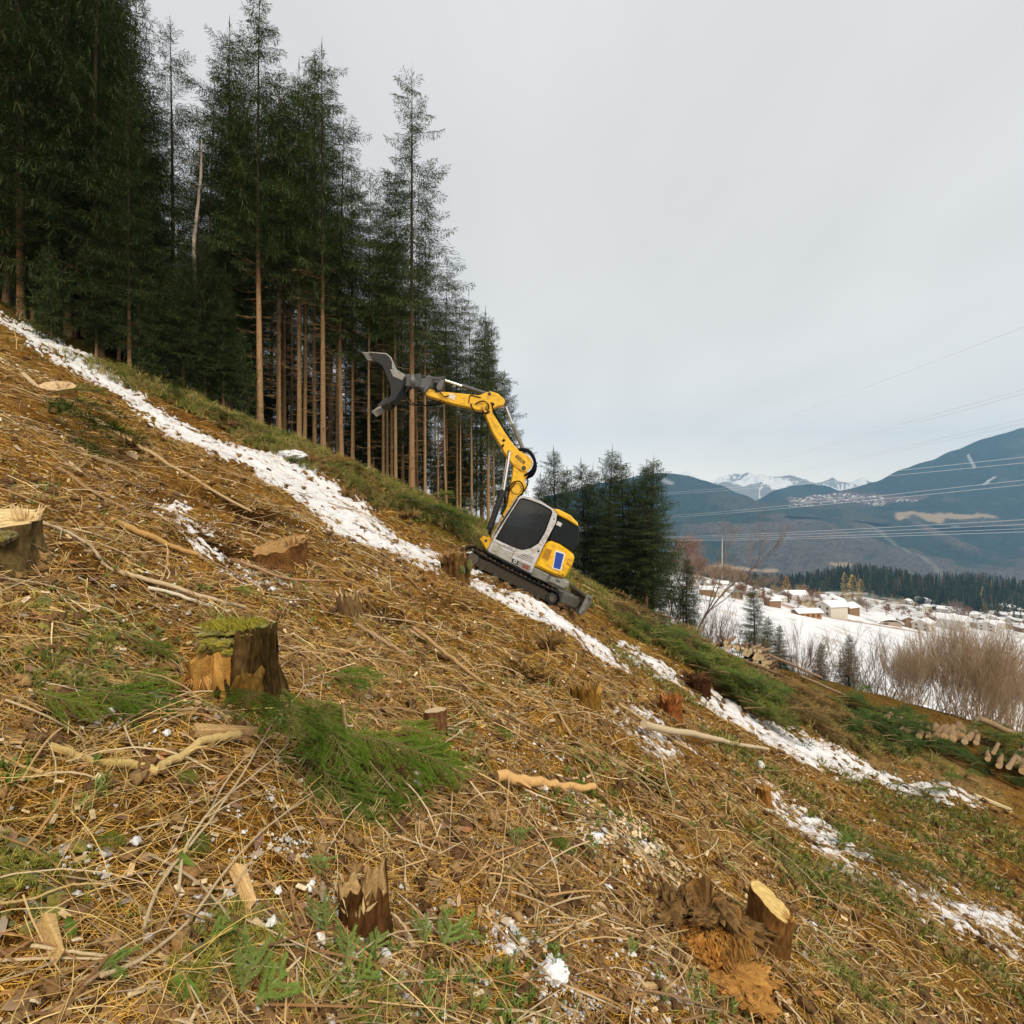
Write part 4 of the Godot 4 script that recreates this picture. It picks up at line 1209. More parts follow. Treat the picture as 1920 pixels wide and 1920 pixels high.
	for i in 4:
		var z := -0.14 + i * 0.18
		slab([[5.52, 3.41], [5.72, 3.31], [5.71, 3.29], [5.52, 3.35]], z, z + 0.07, Color(0.36, 0.36, 0.35), 0.008, mats.steel, "tooth", bk)
		slab([[4.79, 2.40], [4.90, 2.17], [4.88, 2.15], [4.74, 2.36]], z, z + 0.07, Color(0.34, 0.33, 0.32), 0.008, mats.steel, "tooth", bk)


# ---------------------------------------------------------------- stumps, sticks, boughs, logs
func disc(mb: Mb, ctr: Vector3, ax: Vector3, r: float, inner: Color, outer: Color, sides := 14, wob := 0.0) -> void:
	var a := ax.cross(Vector3.UP if absf(ax.y) < 0.9 else Vector3.RIGHT).normalized()
	var b := ax.cross(a)
	var rings := [0.0, 0.3, 0.55, 0.8, 0.93, 1.0]
	var ks := []
	for k in sides:
		ks.append(1.0 + rng.randf_range(-wob, wob))
	for i in range(1, rings.size()):
		var col := inner.lerp(outer, rings[i]) * (0.92 if i % 2 else 1.05)
		if i == rings.size() - 1:
			col = outer * 0.55
		for k in sides:
			var g0 := TAU * k / sides; var g1 := TAU * (k + 1) / sides
			var p0: Vector3 = ctr + (a * cos(g0) + b * sin(g0)) * r * rings[i] * ks[k]; var p1: Vector3 = ctr + (a * cos(g1) + b * sin(g1)) * r * rings[i] * ks[(k + 1) % sides]
			var q0: Vector3 = ctr + (a * cos(g0) + b * sin(g0)) * r * rings[i - 1] * ks[k]; var q1: Vector3 = ctr + (a * cos(g1) + b * sin(g1)) * r * rings[i - 1] * ks[(k + 1) % sides]
			mb.tri_to(p0, p1, q1, ax, col)
			if i > 1:
				mb.tri_to(p0, q1, q0, ax, col)


# a stump whose side is fluted bark and whose top is cut (jag 0) or broken (jag > 0)
func stump(called: String, label: String, p: Vector3, r: float, h: float, tilt: Vector2, jag: float, side: Color, top: Color, flare := 0.5, flute := 0.1) -> Node3D:
	var t := thing(called, label, "tree stump", p)
	stump_parts(t, "bark", "broken_top" if jag > 0.0 else "cut_face", Vector3.ZERO, r, h, tilt, jag, side, top, flare, flute, mats.bark)
	return t


func stump_parts(t: Node3D, side_name: String, top_name: String, where: Vector3, r: float, h: float, tilt: Vector2, jag: float, side: Color, top: Color, flare: float, flute: float, mat: Material) -> void:
	var p := t.position + where
	var seg := 40
	var rows := 12
	var mb := Mb.new()
	var off := p * 3.7
	var grid := PackedVector3Array()
	for i in rows + 1:
		var s := float(i) / rows
		for k in seg:
			var a := TAU * k / seg
			var d := Vector3(cos(a), 0, sin(a))
			var fl := n_mid.get_noise_3d(d.x * 1.2 + off.x, s * 0.35, d.z * 1.2 + off.z) * 2.0 * flute + n_fine.get_noise_3d(d.x * 0.9 + off.z, s * 0.12, d.z * 0.9) * flute * 0.7
			var rr := r * (1.0 + fl + flare * pow(1.0 - s, 3.0) * (1.0 + 1.2 * n_mid.get_noise_2d(d.x * 1.6 + off.x, d.z * 1.6)))
			var y := h * s + (tilt.x * d.x + tilt.y * d.z) * r * s
			if jag > 0.0:
				y += s * jag * h * (n_fine.get_noise_3d(d.x * 0.5 + off.x, off.z, d.z * 0.5) * 1.3 + n_mid.get_noise_3d(d.x + off.x, 0, d.z))
			grid.push_back(Vector3(d.x * rr, y - (0.06 + 0.55 * rr) * (1.0 - s) * (1.0 - s), d.z * rr))
	var base := mb.v.size()
	for i in rows + 1:
		for k in seg:
			var q := grid[i * seg + k]
			var nn := (grid[mini(i + 1, rows) * seg + k] - grid[maxi(i - 1, 0) * seg + k]).cross(grid[i * seg + (k + seg - 1) % seg] - grid[i * seg + (k + 1) % seg]).normalized()
			if nn.dot(Vector3(q.x, 0, q.z)) < 0.0:
				nn = -nn
			var kk := 0.75 + 0.5 * n_fine.get_noise_3d(q.x * 9.0, q.y * 1.5, q.z * 9.0) + 0.35 * n_mid.get_noise_3d(q.x * 4.0 + off.x, q.y * 2.0, q.z * 4.0)
			mb.vert(q, nn, Color(side.r * kk, side.g * kk, side.b * kk))
	for i in rows:
		for k in seg:
			var a0 := base + i * seg + k; var a1 := base + i * seg + (k + 1) % seg
			mb.idx(a0, a1, a1 + seg); mb.idx(a0, a1 + seg, a0 + seg)
	part(side_name, mb.mesh(mat), t).position = where
	var tp := Mb.new()
	var mid := Vector3.ZERO
	for k in seg:
		mid += grid[rows * seg + k] / seg
	var rings := [0.0, 0.25, 0.45, 0.65, 0.82, 0.94, 1.0]
	for i in range(1, rings.size()):
		for k in seg:
			var j := (k + 1) % seg
			var pts := []
			for w in [[rings[i], k], [rings[i], j], [rings[i - 1], j], [rings[i - 1], k]]:
				var q := mid.lerp(grid[rows * seg + w[1]], w[0])
				var inn := 1.0 - float(w[0])
				q.y = lerpf(mid.y + tilt.x * (q.x - mid.x) + tilt.y * (q.z - mid.z), q.y, 1.0 - inn * (1.0 if jag <= 0.0 else 0.5))
				if jag > 0.0:
					q.y += inn * jag * h * 0.8 * n_fine.get_noise_2d(q.x * 3.0 + off.x, q.z * 3.0) - inn * jag * h * 0.35
				pts.append(q)
			var col := top * (0.9 + 0.16 * float(i % 2) + 0.25 * n_fine.get_noise_2d(float(pts[0].x) * 5.0 + off.x, float(pts[0].z) * 5.0))
			if i == rings.size() - 1:
				col = top.lerp(side, 0.7)
			tp.tri_to(pts[0], pts[1], pts[2], Vector3.UP, col)
			if i > 1:
				tp.tri_to(pts[0], pts[2], pts[3], Vector3.UP, col)
	part(top_name, tp.mesh(mats.wood if mat != mats.rot else mats.rot), t).position = where


func splinters(t: Node3D, ctr: Vector3, r: float, n: int, ln: float, col: Color, up := 1.0, called := "splinters") -> void:
	var mb := Mb.new()
	for i in n:
		var a := rng.randf() * TAU
		var q := ctr + Vector3(cos(a), 0, sin(a)) * r * sqrt(rng.randf())
		var d := (Vector3(cos(a) * rng.randf_range(0.0, 0.8), up * rng.randf_range(0.4, 1.0), sin(a) * rng.randf_range(0.0, 0.8))).normalized()
		var l := ln * rng.randf_range(0.4, 1.2)
		var w := d.cross(Vector3(cos(a + 1.0), 0.2, sin(a + 1.0))).normalized() * l * rng.randf_range(0.06, 0.16)
		mb.leaf(q - d * l * 0.25, q + d * l, w, pick(col, 0.3), 0.3)
		mb.leaf(q - d * l * 0.25, q + d * l * 0.95, w.cross(d) * 0.6, pick(col * 0.85, 0.3), 0.3)
	tag(part(called, mb.mesh(mats.twig), t), "", "", "", "stuff")


func heap(t: Node3D, called: String, at_: Vector3, size: Vector3, n: int, col: Color, col2: Color, mat: Material, rough := 0.35) -> void:
	var mb := Mb.new()
	for i in n:
		var o := Vector3(rng.randf_range(-1, 1), rng.randf_range(-0.6, 0.6), rng.randf_range(-1, 1)) * size
		mb.lump(at_ + o, Vector3(size.x, size.y, size.z) * rng.randf_range(0.25, 0.6), 7, rough, n_mid, col, col2, Basis(Vector3.UP, rng.randf() * TAU))
	part(called, mb.mesh(mat), t)


func smooth_path(ctrl: Array, n: int) -> Array:
	var curve := Curve3D.new()
	for i in ctrl.size():
		var t: Vector3 = (ctrl[mini(i + 1, ctrl.size() - 1)] - ctrl[maxi(i - 1, 0)]) / 6.0
		curve.add_point(ctrl[i], -t, t)
	var out := []
	for i in n + 1:
		out.append(curve.sample_baked(curve.get_baked_length() * i / n, true))
	return out


func stick(called: String, label: String, category: String, px: Array, r0: float, r1: float, col: Color, lift := 0.02, mat: Material = null, group := "", forks := 0) -> Node3D:
	var ctrl := []
	for q in px:
		var s := spot(q[0], q[1])
		ctrl.append(s + Vector3.UP * (r0 + (q[2] if q.size() > 2 else lift)))
	if category in ["log", "pole"]:
		# stiff wood spans the hollows
		var e0: Vector3 = ctrl[0]; var e1: Vector3 = ctrl[-1]
		var up := -1.0
		for i in 21:
			var m := e0.lerp(e1, i / 20.0)
			up = maxf(up, ground(m.x, m.z) - m.y + r0 * 0.7)
		ctrl = []
		for i in 4:
			ctrl.append(e0.lerp(e1, i / 3.0) + Vector3.UP * (up + 0.35 * r0 * sin(i * 2.2)) + Vector3(0, 0, r0 * 0.5 * sin(i * 1.7)))
	var origin: Vector3 = ctrl[0]
	var n := 6 + ctrl.size() * 3
	var pts := smooth_path(ctrl, n)
	var rad := []
	for i in pts.size():
		var p: Vector3 = pts[i]
		p.y = maxf(p.y, ground(p.x, p.z) + r0 * 0.4)
		pts[i] = p - origin + Vector3(rng.randf_range(-1, 1), rng.randf_range(-0.5, 1), rng.randf_range(-1, 1)) * r0 * 0.35
		rad.append(lerpf(r0, r1, float(i) / n) * rng.randf_range(0.92, 1.08))
	var mb := Mb.new()
	mb.tube(pts, rad, 8 if r0 > 0.008 else 5, col, 1, 0.05, rng)
	for k in forks:
		var i := 2 + rng.randi() % (pts.size() - 3)
		var d: Vector3 = (pts[i + 1] - pts[i]).normalized()
		var sd := (d + d.cross(Vector3.UP).normalized() * (1 if rng.randf() < 0.5 else -1) * rng.randf_range(0.5, 1.2) + Vector3.UP * rng.randf_range(0.0, 0.5)).normalized()
		var l := rng.randf_range(0.08, 0.3)
		mb.tube([pts[i], pts[i] + sd * l * 0.5, pts[i] + sd * l + Vector3.DOWN * 0.02], [rad[i] * 0.6, rad[i] * 0.45, rad[i] * 0.2], 4, col)
	var o := part(called, mb.mesh(mat if mat else mats.wood), self)
	o.position = origin
	tag(o, label, category, group)
	return o


# a fresh bough with real needles
func fir_bough(ln: float, twigs: int, hue: Color, dens := 1.0) -> Array:
	var wood := Mb.new(); var mb := Mb.new()
	var axis := []; var rad := []
	for i in 9:
		var s := i / 8.0
		axis.append(Vector3(0.06 * sin(s * 3.0) * ln, 0.05 + 0.10 * sin(s * 2.6) * ln, -ln * s)); rad.append(0.007 * (1.0 - 0.8 * s) * (0.6 + ln * 0.4))
	wood.tube(axis, rad, 5, Color(0.22, 0.15, 0.085))
	var lines := [[axis, 0.9]]
	for k in twigs:
		var s := 0.12 + 0.86 * k / twigs
		var b: Vector3 = axis[int(s * 8.0)].lerp(axis[mini(int(s * 8.0) + 1, 8)], fposmod(s * 8.0, 1.0))
		var sg := 1.0 if k % 2 else -1.0
		var d := Vector3(sg * rng.randf_range(0.6, 1.0), rng.randf_range(-0.25, 0.25), -rng.randf_range(0.5, 1.0)).normalized()
		var l := (ln * 0.42 * pow(1.0 - s, 0.8) + 0.06) * rng.randf_range(0.7, 1.15)
		var bend := Vector3(0, rng.randf_range(-0.3, 0.15), -0.35) * l
		var line := [b, b + d * l * 0.5 + bend * 0.2, b + d * l + bend]
		lines.append([line, 1.0])
		wood.tube(line, [0.003, 0.0022, 0.001], 3, Color(0.24, 0.17, 0.09))
		if l > 0.14:
			for j in 2 + int(l * 8.0):
				var q := rng.randf_range(0.25, 0.9)
				var m: Vector3 = line[0].lerp(line[1], q * 2.0) if q < 0.5 else line[1].lerp(line[2], q * 2.0 - 1.0)
				var d2 := (d + Vector3(sg * rng.randf_range(-1.0, 0.6), rng.randf_range(-0.3, 0.3), rng.randf_range(-1.0, 0.4))).normalized()
				var l2 := l * rng.randf_range(0.25, 0.5)
				lines.append([[m, m + d2 * l2 * 0.5, m + d2 * l2 + Vector3(0, -0.1, -0.2) * l2], 1.0])
	for e in lines:
		var line: Array = e[0]
		for i in line.size() - 1:
			var a: Vector3 = line[i]; var b: Vector3 = line[i + 1]
			var d := (b - a).normalized()
			var side := d.cross(Vector3.UP).normalized()
			var up := side.cross(d)
			var n := int(a.distance_to(b) / 0.0042 * dens)
			for j in n:
				var p := a.lerp(b, (j + rng.randf()) / n)
				for k in 3:
					var g := rng.randf_range(-2.3, 2.3)
					var dd := (d * 0.75 + side * sin(g) + up * cos(g) * 0.8).normalized()
					var l := rng.randf_range(0.012, 0.02)
					var w := dd.cross(up + side * 0.3).normalized() * 0.0015
					var col := pick(hue, 0.35)
					mb.tri(p - w, p + dd * l, p + w, col)
	return [wood.mesh(mats.twig), mb.mesh(mats.needle)]


func lay_bough(kind: Array, p: Vector3, turn: float, size: float, label: String, group := "", lift := 0.03, tip := 0.0, called := "spruce_bough") -> Node3D:
	var t := thing(called, label, "spruce bough", p + Vector3.UP * lift, group)
	var nn := slope_normal(p.x, p.z, 0.2)
	var fwd := Vector3(sin(turn), 0, -cos(turn))
	fwd = (fwd - nn * fwd.dot(nn)).normalized()
	var right := fwd.cross(nn).normalized()
	t.basis = Basis(right, nn, -fwd).rotated(right, tip).scaled_local(Vector3.ONE * size)
	part("branch_wood", kind[0], t)
	tag(part("needles", kind[1], t), "", "", "", "stuff")
	return t


func brush_bough(hue: Color, ln: float) -> Array:
	var wood := Mb.new(); var mb := Mb.new()
	var axis := []
	for i in 7:
		var s := i / 6.0
		axis.append(Vector3(0.1 * sin(s * 2.5), 0.06 + 0.16 * sin(s * 3.0), -ln * s))
	wood.tube(axis, [0.02, 0.017, 0.014, 0.011, 0.008, 0.005, 0.002], 4, Color(0.25, 0.165, 0.09))
	for k in 64:
		var s := 0.08 + 0.92 * k / 64.0
		var b: Vector3 = axis[mini(int(s * 6.0), 5)].lerp(axis[mini(int(s * 6.0) + 1, 6)], fposmod(s * 6.0, 1.0))
		var d := Vector3(rng.randf_range(-1, 1), rng.randf_range(-0.3, 0.4), -rng.randf_range(0.4, 1.2)).normalized()
		var l := (0.5 * (1.0 - s) + 0.16) * rng.randf_range(0.6, 1.1) * ln * 0.8
		for j in 9:
			var q := b + d * l * j / 9.0
			var d2 := (d + Vector3(rng.randf_range(-1, 1), rng.randf_range(-0.5, 0.5), rng.randf_range(-0.6, 0.4)) * 0.8).normalized()
			mb.leaf(q, q + d2 * rng.randf_range(0.07, 0.16), d2.cross(Vector3.UP).normalized() * 0.009, pick(hue, 0.4), 0.4)
	return [wood.mesh(mats.twig), mb.mesh(mats.needle)]


func log_kind(r: float, ln: float, bark_col: Color, face: Color) -> Array:
	var b := Mb.new()
	var pts := []; var rad := []
	for i in 7:
		pts.append(Vector3(0.01 * sin(i * 1.7), 0.012 * cos(i * 2.1), -ln * i / 6.0)); rad.append(r * (1.0 - 0.03 * i))
	b.tube(pts, rad, 12, bark_col, 0, 0.04, rng)
	var f := Mb.new()
	disc(f, Vector3(0, 0, 0.004), Vector3(0, 0, 1), r * 0.985, face * 0.82, face, 12, 0.03)
	var g := Mb.new()
	disc(g, pts[6] - Vector3(0, 0, 0.004), Vector3(0, 0, -1), r * 0.8, face * 0.85, face, 12, 0.03)
	return [b.mesh(mats.bark), f.mesh(mats.wood), g.mesh(mats.wood)]


func lay_log(kind: Array, p: Vector3, dir: Vector3, label: String, group := "", scale_ := 1.0) -> void:
	var t := thing("cut_log", label, "log", p, group)
	var d := dir.normalized()
	var right := d.cross(Vector3.UP).normalized()
	t.basis = Basis(right, right.cross(d), -d).rotated(d, rng.randf() * TAU).scaled_local(Vector3(scale_, scale_, 1))
	part("bark", kind[0], t); part("cut_face", kind[1], t); part("cut_face", kind[2], t)


func build_stumps() -> void:
	var pale := Color(0.66, 0.50, 0.28)
	var rot := Color(0.50, 0.23, 0.07)
	# big mossy stump
	var s := stump("mossy_stump", "big old rotten stump with a moss cap and orange crumbling side", spot(462, 1292), 0.155, 0.42, Vector2(-0.12, 0.05), 0.16, Color(0.15, 0.10, 0.04), Color(0.2, 0.14, 0.06), 0.3, 0.3)
	stump_parts(s, "rotten_wood", "crumbled_top", Vector3(-0.14, 0.0, 0.10), 0.125, 0.31, Vector2(0.35, -0.2), 0.14, Color(0.62, 0.33, 0.09), Color(0.58, 0.31, 0.09), 0.75, 0.4, mats.rot)
	stump_parts(s, "split_slab", "split_slab_top", Vector3(0.09, 0.0, 0.15), 0.075, 0.2, Vector2(0.1, 0.2), 0.25, Color(0.30, 0.18, 0.05), Color(0.22, 0.14, 0.05), 0.4, 0.3, mats.bark)
	stump_parts(s, "bark_wall", "bark_wall_top", Vector3(0.10, 0.0, 0.03), 0.085, 0.44, Vector2(0.0, 0.0), 0.1, Color(0.09, 0.062, 0.025), Color(0.25, 0.24, 0.06), 0.2, 0.3, mats.bark)
	heap(s, "moss_cap", Vector3(-0.06, 0.415, 0.04), Vector3(0.12, 0.02, 0.10), 34, Color(0.24, 0.225, 0.025), Color(0.44, 0.38, 0.055), mats.moss, 0.3)
	heap(s, "moss_drape", Vector3(-0.09, 0.35, 0.14), Vector3(0.09, 0.05, 0.035), 26, Color(0.20, 0.185, 0.025), Color(0.40, 0.33, 0.05), mats.moss, 0.35)
	heap(s, "moss_tuft", Vector3(0.12, 0.44, 0.02), Vector3(0.05, 0.02, 0.05), 5, Color(0.18, 0.18, 0.03), Color(0.34, 0.31, 0.06), mats.moss, 0.3)
	heap(s, "crumbled_wood", Vector3(-0.24, 0.0, 0.26), Vector3(0.16, 0.035, 0.12), 40, Color(0.30, 0.15, 0.05), Color(0.60, 0.34, 0.12), mats.rot, 0.5)
	heap(s, "dark_hollow_wood", Vector3(0.0, 0.09, 0.2), Vector3(0.06, 0.09, 0.04), 10, Color(0.04, 0.026, 0.012), Color(0.13, 0.085, 0.035), mats.rot, 0.4)
	splinters(s, Vector3(-0.17, 0.2, 0.2), 0.09, 110, 0.08, Color(0.60, 0.33, 0.10), -0.8)
	splinters(s, Vector3(-0.24, 0.05, 0.26), 0.17, 160, 0.05, Color(0.5, 0.27, 0.09), 0.3)
	var sh := Mb.new()
	for k in 420:
		var a := rng.randf() * TAU
		var rr := 0.17 * sqrt(rng.randf())
		var b := Vector3(cos(a) * rr - 0.05, 0.43 + rng.randf() * 0.02, sin(a) * rr + 0.03)
		for j in 6:
			var d := Vector3(rng.randf_range(-1, 1), 1.4, rng.randf_range(-1, 1)).normalized()
			sh.leaf(b + d * 0.005, b + d * rng.randf_range(0.018, 0.042), d.cross(Vector3.RIGHT).normalized() * 0.003, pick(Color(0.42, 0.37, 0.055), 0.35), 0.4)
	tag(part("moss_shoots", sh.mesh(mats.leaf), s), "", "", "", "stuff")
	# fresh stump front right, and the rotten heap beside it
	s = stump("fresh_stump", "freshly cut leaning stump with pale slanted top at the lower right", spot(1432, 1795), 0.118, 0.29, Vector2(-0.55, -0.1), 0.0, Color(0.30, 0.155, 0.055), Color(0.76, 0.56, 0.22), 0.28, 0.1)
	s.rotation = Vector3(0.1, 0, -0.10)
	splinters(s, Vector3(0.09, 0.24, 0.07), 0.03, 14, 0.06, Color(0.6, 0.35, 0.12))
	s = thing("rotten_stump", "collapsed rotten stump of orange fibres left of the fresh leaning stump", "tree stump", spot(1320, 1800))
	stump_parts(s, "rotten_shell", "rotten_core", Vector3(0.02, -0.02, -0.02), 0.16, 0.15, Vector2(0.1, -0.5), 0.25, Color(0.36, 0.19, 0.06), Color(0.22, 0.12, 0.045), 0.5, 0.45, mats.rot)
	heap(s, "rotten_wood", Vector3(-0.03, 0.05, 0.11), Vector3(0.10, 0.08, 0.05), 40, Color(0.30, 0.13, 0.035), Color(0.62, 0.31, 0.075), mats.rot, 0.6)
	heap(s, "crumbled_wood", Vector3(0.02, 0.0, 0.2), Vector3(0.16, 0.04, 0.14), 26, Color(0.36, 0.17, 0.05), Color(0.60, 0.32, 0.09), mats.rot, 0.6)
	heap(s, "dark_rotten_wood", Vector3(0.02, 0.13, -0.06), Vector3(0.2, 0.06, 0.08), 16, Color(0.12, 0.07, 0.03), Color(0.30, 0.18, 0.075), mats.rot, 0.6)
	splinters(s, Vector3(-0.02, 0.12, 0.06), 0.11, 150, 0.045, Color(0.60, 0.30, 0.07), -0.6)
	splinters(s, Vector3(0.10, 0.12, 0.06), 0.12, 120, 0.06, Color(0.42, 0.23, 0.07), -0.8)
	splinters(s, Vector3(-0.1, 0.16, -0.05), 0.15, 120, 0.05, Color(0.30, 0.16, 0.06), 0.3)
	splinters(s, Vector3(0.05, 0.03, 0.22), 0.22, 260, 0.035, Color(0.56, 0.29, 0.08), 0.2)
	# the others
	s = stump("small_stump", "small pale topped stump right of the green spruce boughs", spot(816, 1390), 0.075, 0.15, Vector2(0.1, 0.12), 0.0, Color(0.30, 0.16, 0.08), Color(0.72, 0.57, 0.36), 0.3, 0.08)
	s = stump("broken_stump", "small broken stump with pale jagged rim in the front centre", spot(682, 1722), 0.085, 0.17, Vector2(0.1, 0.2), 0.55, Color(0.17, 0.085, 0.035), Color(0.52, 0.36, 0.17), 0.35, 0.15)
	splinters(s, Vector3(0.0, 0.13, 0.06), 0.06, 26, 0.05, Color(0.72, 0.55, 0.3))
	heap(s, "moss_tuft", Vector3(-0.01, 0.02, 0.1), Vector3(0.06, 0.03, 0.03), 4, Color(0.05, 0.05, 0.015), Color(0.14, 0.13, 0.03), mats.moss)
	s = stump("large_cut_stump", "large stump at the left edge with pale splintered cut top", spot(0, 1066), 0.19, 0.2, Vector2(-0.12, -0.3), 0.0, Color(0.17, 0.125, 0.055), Color(0.85, 0.66, 0.36), 0.6, 0.16)
	splinters(s, Vector3(0.15, 0.2, -0.02), 0.06, 40, 0.09, Color(0.85, 0.66, 0.38))
	splinters(s, Vector3(0.0, 0.2, 0.12), 0.14, 30, 0.06, Color(0.85, 0.68, 0.42), 0.2)
	heap(s, "moss_side", Vector3(0.14, 0.08, 0.16), Vector3(0.08, 0.05, 0.05), 7, Color(0.14, 0.12, 0.03), Color(0.28, 0.22, 0.06), mats.moss)
	s = stump("half_cut_stump", "brown stump with a tilted pale edge below the wide snow strip", spot(522, 1040), 0.30, 0.2, Vector2(0.18, -0.3), 0.18, Color(0.24, 0.12, 0.045), Color(0.46, 0.28, 0.12), 0.5, 0.15)
	splinters(s, Vector3(0.2, 0.22, 0.05), 0.1, 26, 0.12, Color(0.62, 0.42, 0.2))
	s = stump("mossy_broken_stump", "broken stump with mossy right side touching the front of the excavator track", spot(852, 1082), 0.23, 0.48, Vector2(0.05, 0.1), 0.35, Color(0.21, 0.125, 0.05), Color(0.34, 0.2, 0.09), 0.5, 0.2)
	heap(s, "moss_side", Vector3(0.22, 0.25, 0.12), Vector3(0.10, 0.18, 0.10), 9, Color(0.075, 0.085, 0.018), Color(0.20, 0.19, 0.04), mats.moss)
	splinters(s, Vector3(-0.1, 0.35, 0.15), 0.15, 60, 0.2, Color(0.36, 0.21, 0.09))
	heap(s, "snow_cap", Vector3(0.24, 0.5, 0.0), Vector3(0.09, 0.02, 0.07), 4, Color(0.85, 0.86, 0.88), Color(0.9, 0.9, 0.92), mats.snow, 0.2)
	s = stump("small_jagged_stump", "small jagged stump in the middle of the slope behind the mossy stump", spot(655, 1150), 0.11, 0.22, Vector2(0.0, 0.1), 0.4, Color(0.30, 0.2, 0.10), Color(0.56, 0.42, 0.22), 0.6, 0.15)
	splinters(s, Vector3(0, 0.2, 0.02), 0.07, 18, 0.14, Color(0.7, 0.56, 0.34))
	s = stump("hollow_stump", "rotten hollow stump with orange right wall in the centre right", spot(1097, 1330), 0.15, 0.22, Vector2(-0.05, 0.1), 0.45, Color(0.38, 0.22, 0.05), Color(0.22, 0.13, 0.05), 0.35, 0.2)
	splinters(s, Vector3(0.05, 0.2, 0.05), 0.11, 44, 0.11, Color(0.56, 0.34, 0.1))
	s = stump("red_broken_stump", "reddish torn stump among snow crumbs right of the hollow one", spot(1257, 1352), 0.14, 0.32, Vector2(0.1, 0.1), 0.5, Color(0.42, 0.16, 0.05), Color(0.5, 0.24, 0.09), 0.3, 0.2)
	splinters(s, Vector3(0, 0.25, 0.06), 0.12, 70, 0.14, Color(0.52, 0.24, 0.09))
	s = stump("dark_root_clump", "dark upturned root clump on the snowy right edge of the clearing", spot(1306, 1300), 0.24, 0.36, Vector2(0.1, 0.0), 0.4, Color(0.085, 0.04, 0.022), Color(0.12, 0.06, 0.03), 0.4, 0.3)
	splinters(s, Vector3(-0.1, 0.3, 0.08), 0.25, 70, 0.22, Color(0.13, 0.065, 0.03), 0.3)
	s = stump("slanted_cut_stump", "stump with pale slanted cut and red torn bark at the upper left", spot(108, 738), 0.30, 0.24, Vector2(-0.2, -0.5), 0.0, Color(0.34, 0.14, 0.055), Color(0.72, 0.54, 0.32), 0.5, 0.12)
	splinters(s, Vector3(0.2, 0.2, 0.1), 0.12, 24, 0.12, Color(0.7, 0.5, 0.3))
	s = stump("orange_stump", "small orange stump right of the thick brush, below the snow ball", spot(1432, 1490), 0.085, 0.16, Vector2(0.1, 0.1), 0.4, Color(0.44, 0.22, 0.06), Color(0.5, 0.28, 0.09), 0.4, 0.15)
	s = stump("low_stump", "low brown stump half buried between the skid track snow and the jagged stump", spot(800, 1085), 0.14, 0.1, Vector2(0.0, 0.2), 0.2, Color(0.36, 0.19, 0.07), Color(0.46, 0.27, 0.11), 0.6, 0.15)
	var k := 0
	for q in [[400, 785, 0.45, 0.32, "torn root clump at the wood's edge left of the skid track"], [425, 800, 0.42, 0.26, "round brown root clump next to the torn one at the wood's edge"], [575, 872, 0.36, 0.28, "grassy clod beside the snow covered mound"], [770, 980, 0.3, 0.2, "brown clod in the bank behind the snow"], [1030, 1240, 0.16, 0.12, "dark torn clod in the middle of the slope"], [655, 935, 0.2, 0.2, "clod sticking out of the wide snow strip"], [245, 845, 0.25, 0.16, "dark clod under the end of a pale pole"]]:
		s = thing("root_clump", q[4], "root clump", spot(q[0], q[1]))
		heap(s, "soil", Vector3(0, q[3] * 0.3, 0), Vector3(q[2] * 0.6, q[3] * 0.5, q[2] * 0.5), 9, Color(0.12, 0.07, 0.035), Color(0.30, 0.18, 0.08), mats.rot, 0.5)
		splinters(s, Vector3(0, q[3] * 0.5, 0), q[2] * 0.8, 60, 0.22, Color(0.34, 0.22, 0.09), 0.5, "roots_and_straw")
	var ch := Mb.new()
	for i in 150:
		var t := rng.randf()
		var q := spot(lerpf(872, 1075, t) + rng.randf_range(-12, 12), lerpf(1062, 1150, t) + rng.randf_range(-8, 16))
		var z := rng.randf_range(0.02, 0.085)
		ch.lump(q + Vector3(0, z * 0.3, 0), Vector3(z * 1.3, z * 0.8, z), 4, 0.7, n_mid, Color(0.12, 0.07, 0.035), Color(0.33, 0.2, 0.09), Basis(Vector3.UP, rng.randf() * TAU))
	tag(part("churned_soil", ch.mesh(mats.rot), self), "churned brown soil along the lower edge of the excavator track", "soil", "", "stuff")
	# snow lumps and chips
	for q in [[1036, 1812, 0.062, 0.038, "round white lump of old snow lying in front"], [1424, 1442, 0.075, 0.06, "white snow ball below the long pale pole"], [545, 862, 0.45, 0.16, "snow covered mound at the top of the skid track snow"], [955, 1758, 0.03, 0.022, "small snow lump above the round white one"], [1510, 1530, 0.075, 0.045, "grey snow lump in the crumbly snow on the right"]]:
		var mb := Mb.new()
		mb.lump(Vector3.ZERO, Vector3(q[2], q[3], q[2] * 0.85), 16, 0.16, n_mid, Color(0.80, 0.81, 0.83), Color(0.9, 0.9, 0.92))
		tag(part("snow_lump", mb.mesh(mats.snow), self), q[4], "snow lump").position = spot(q[0], q[1]) + Vector3.UP * q[3] * 0.4
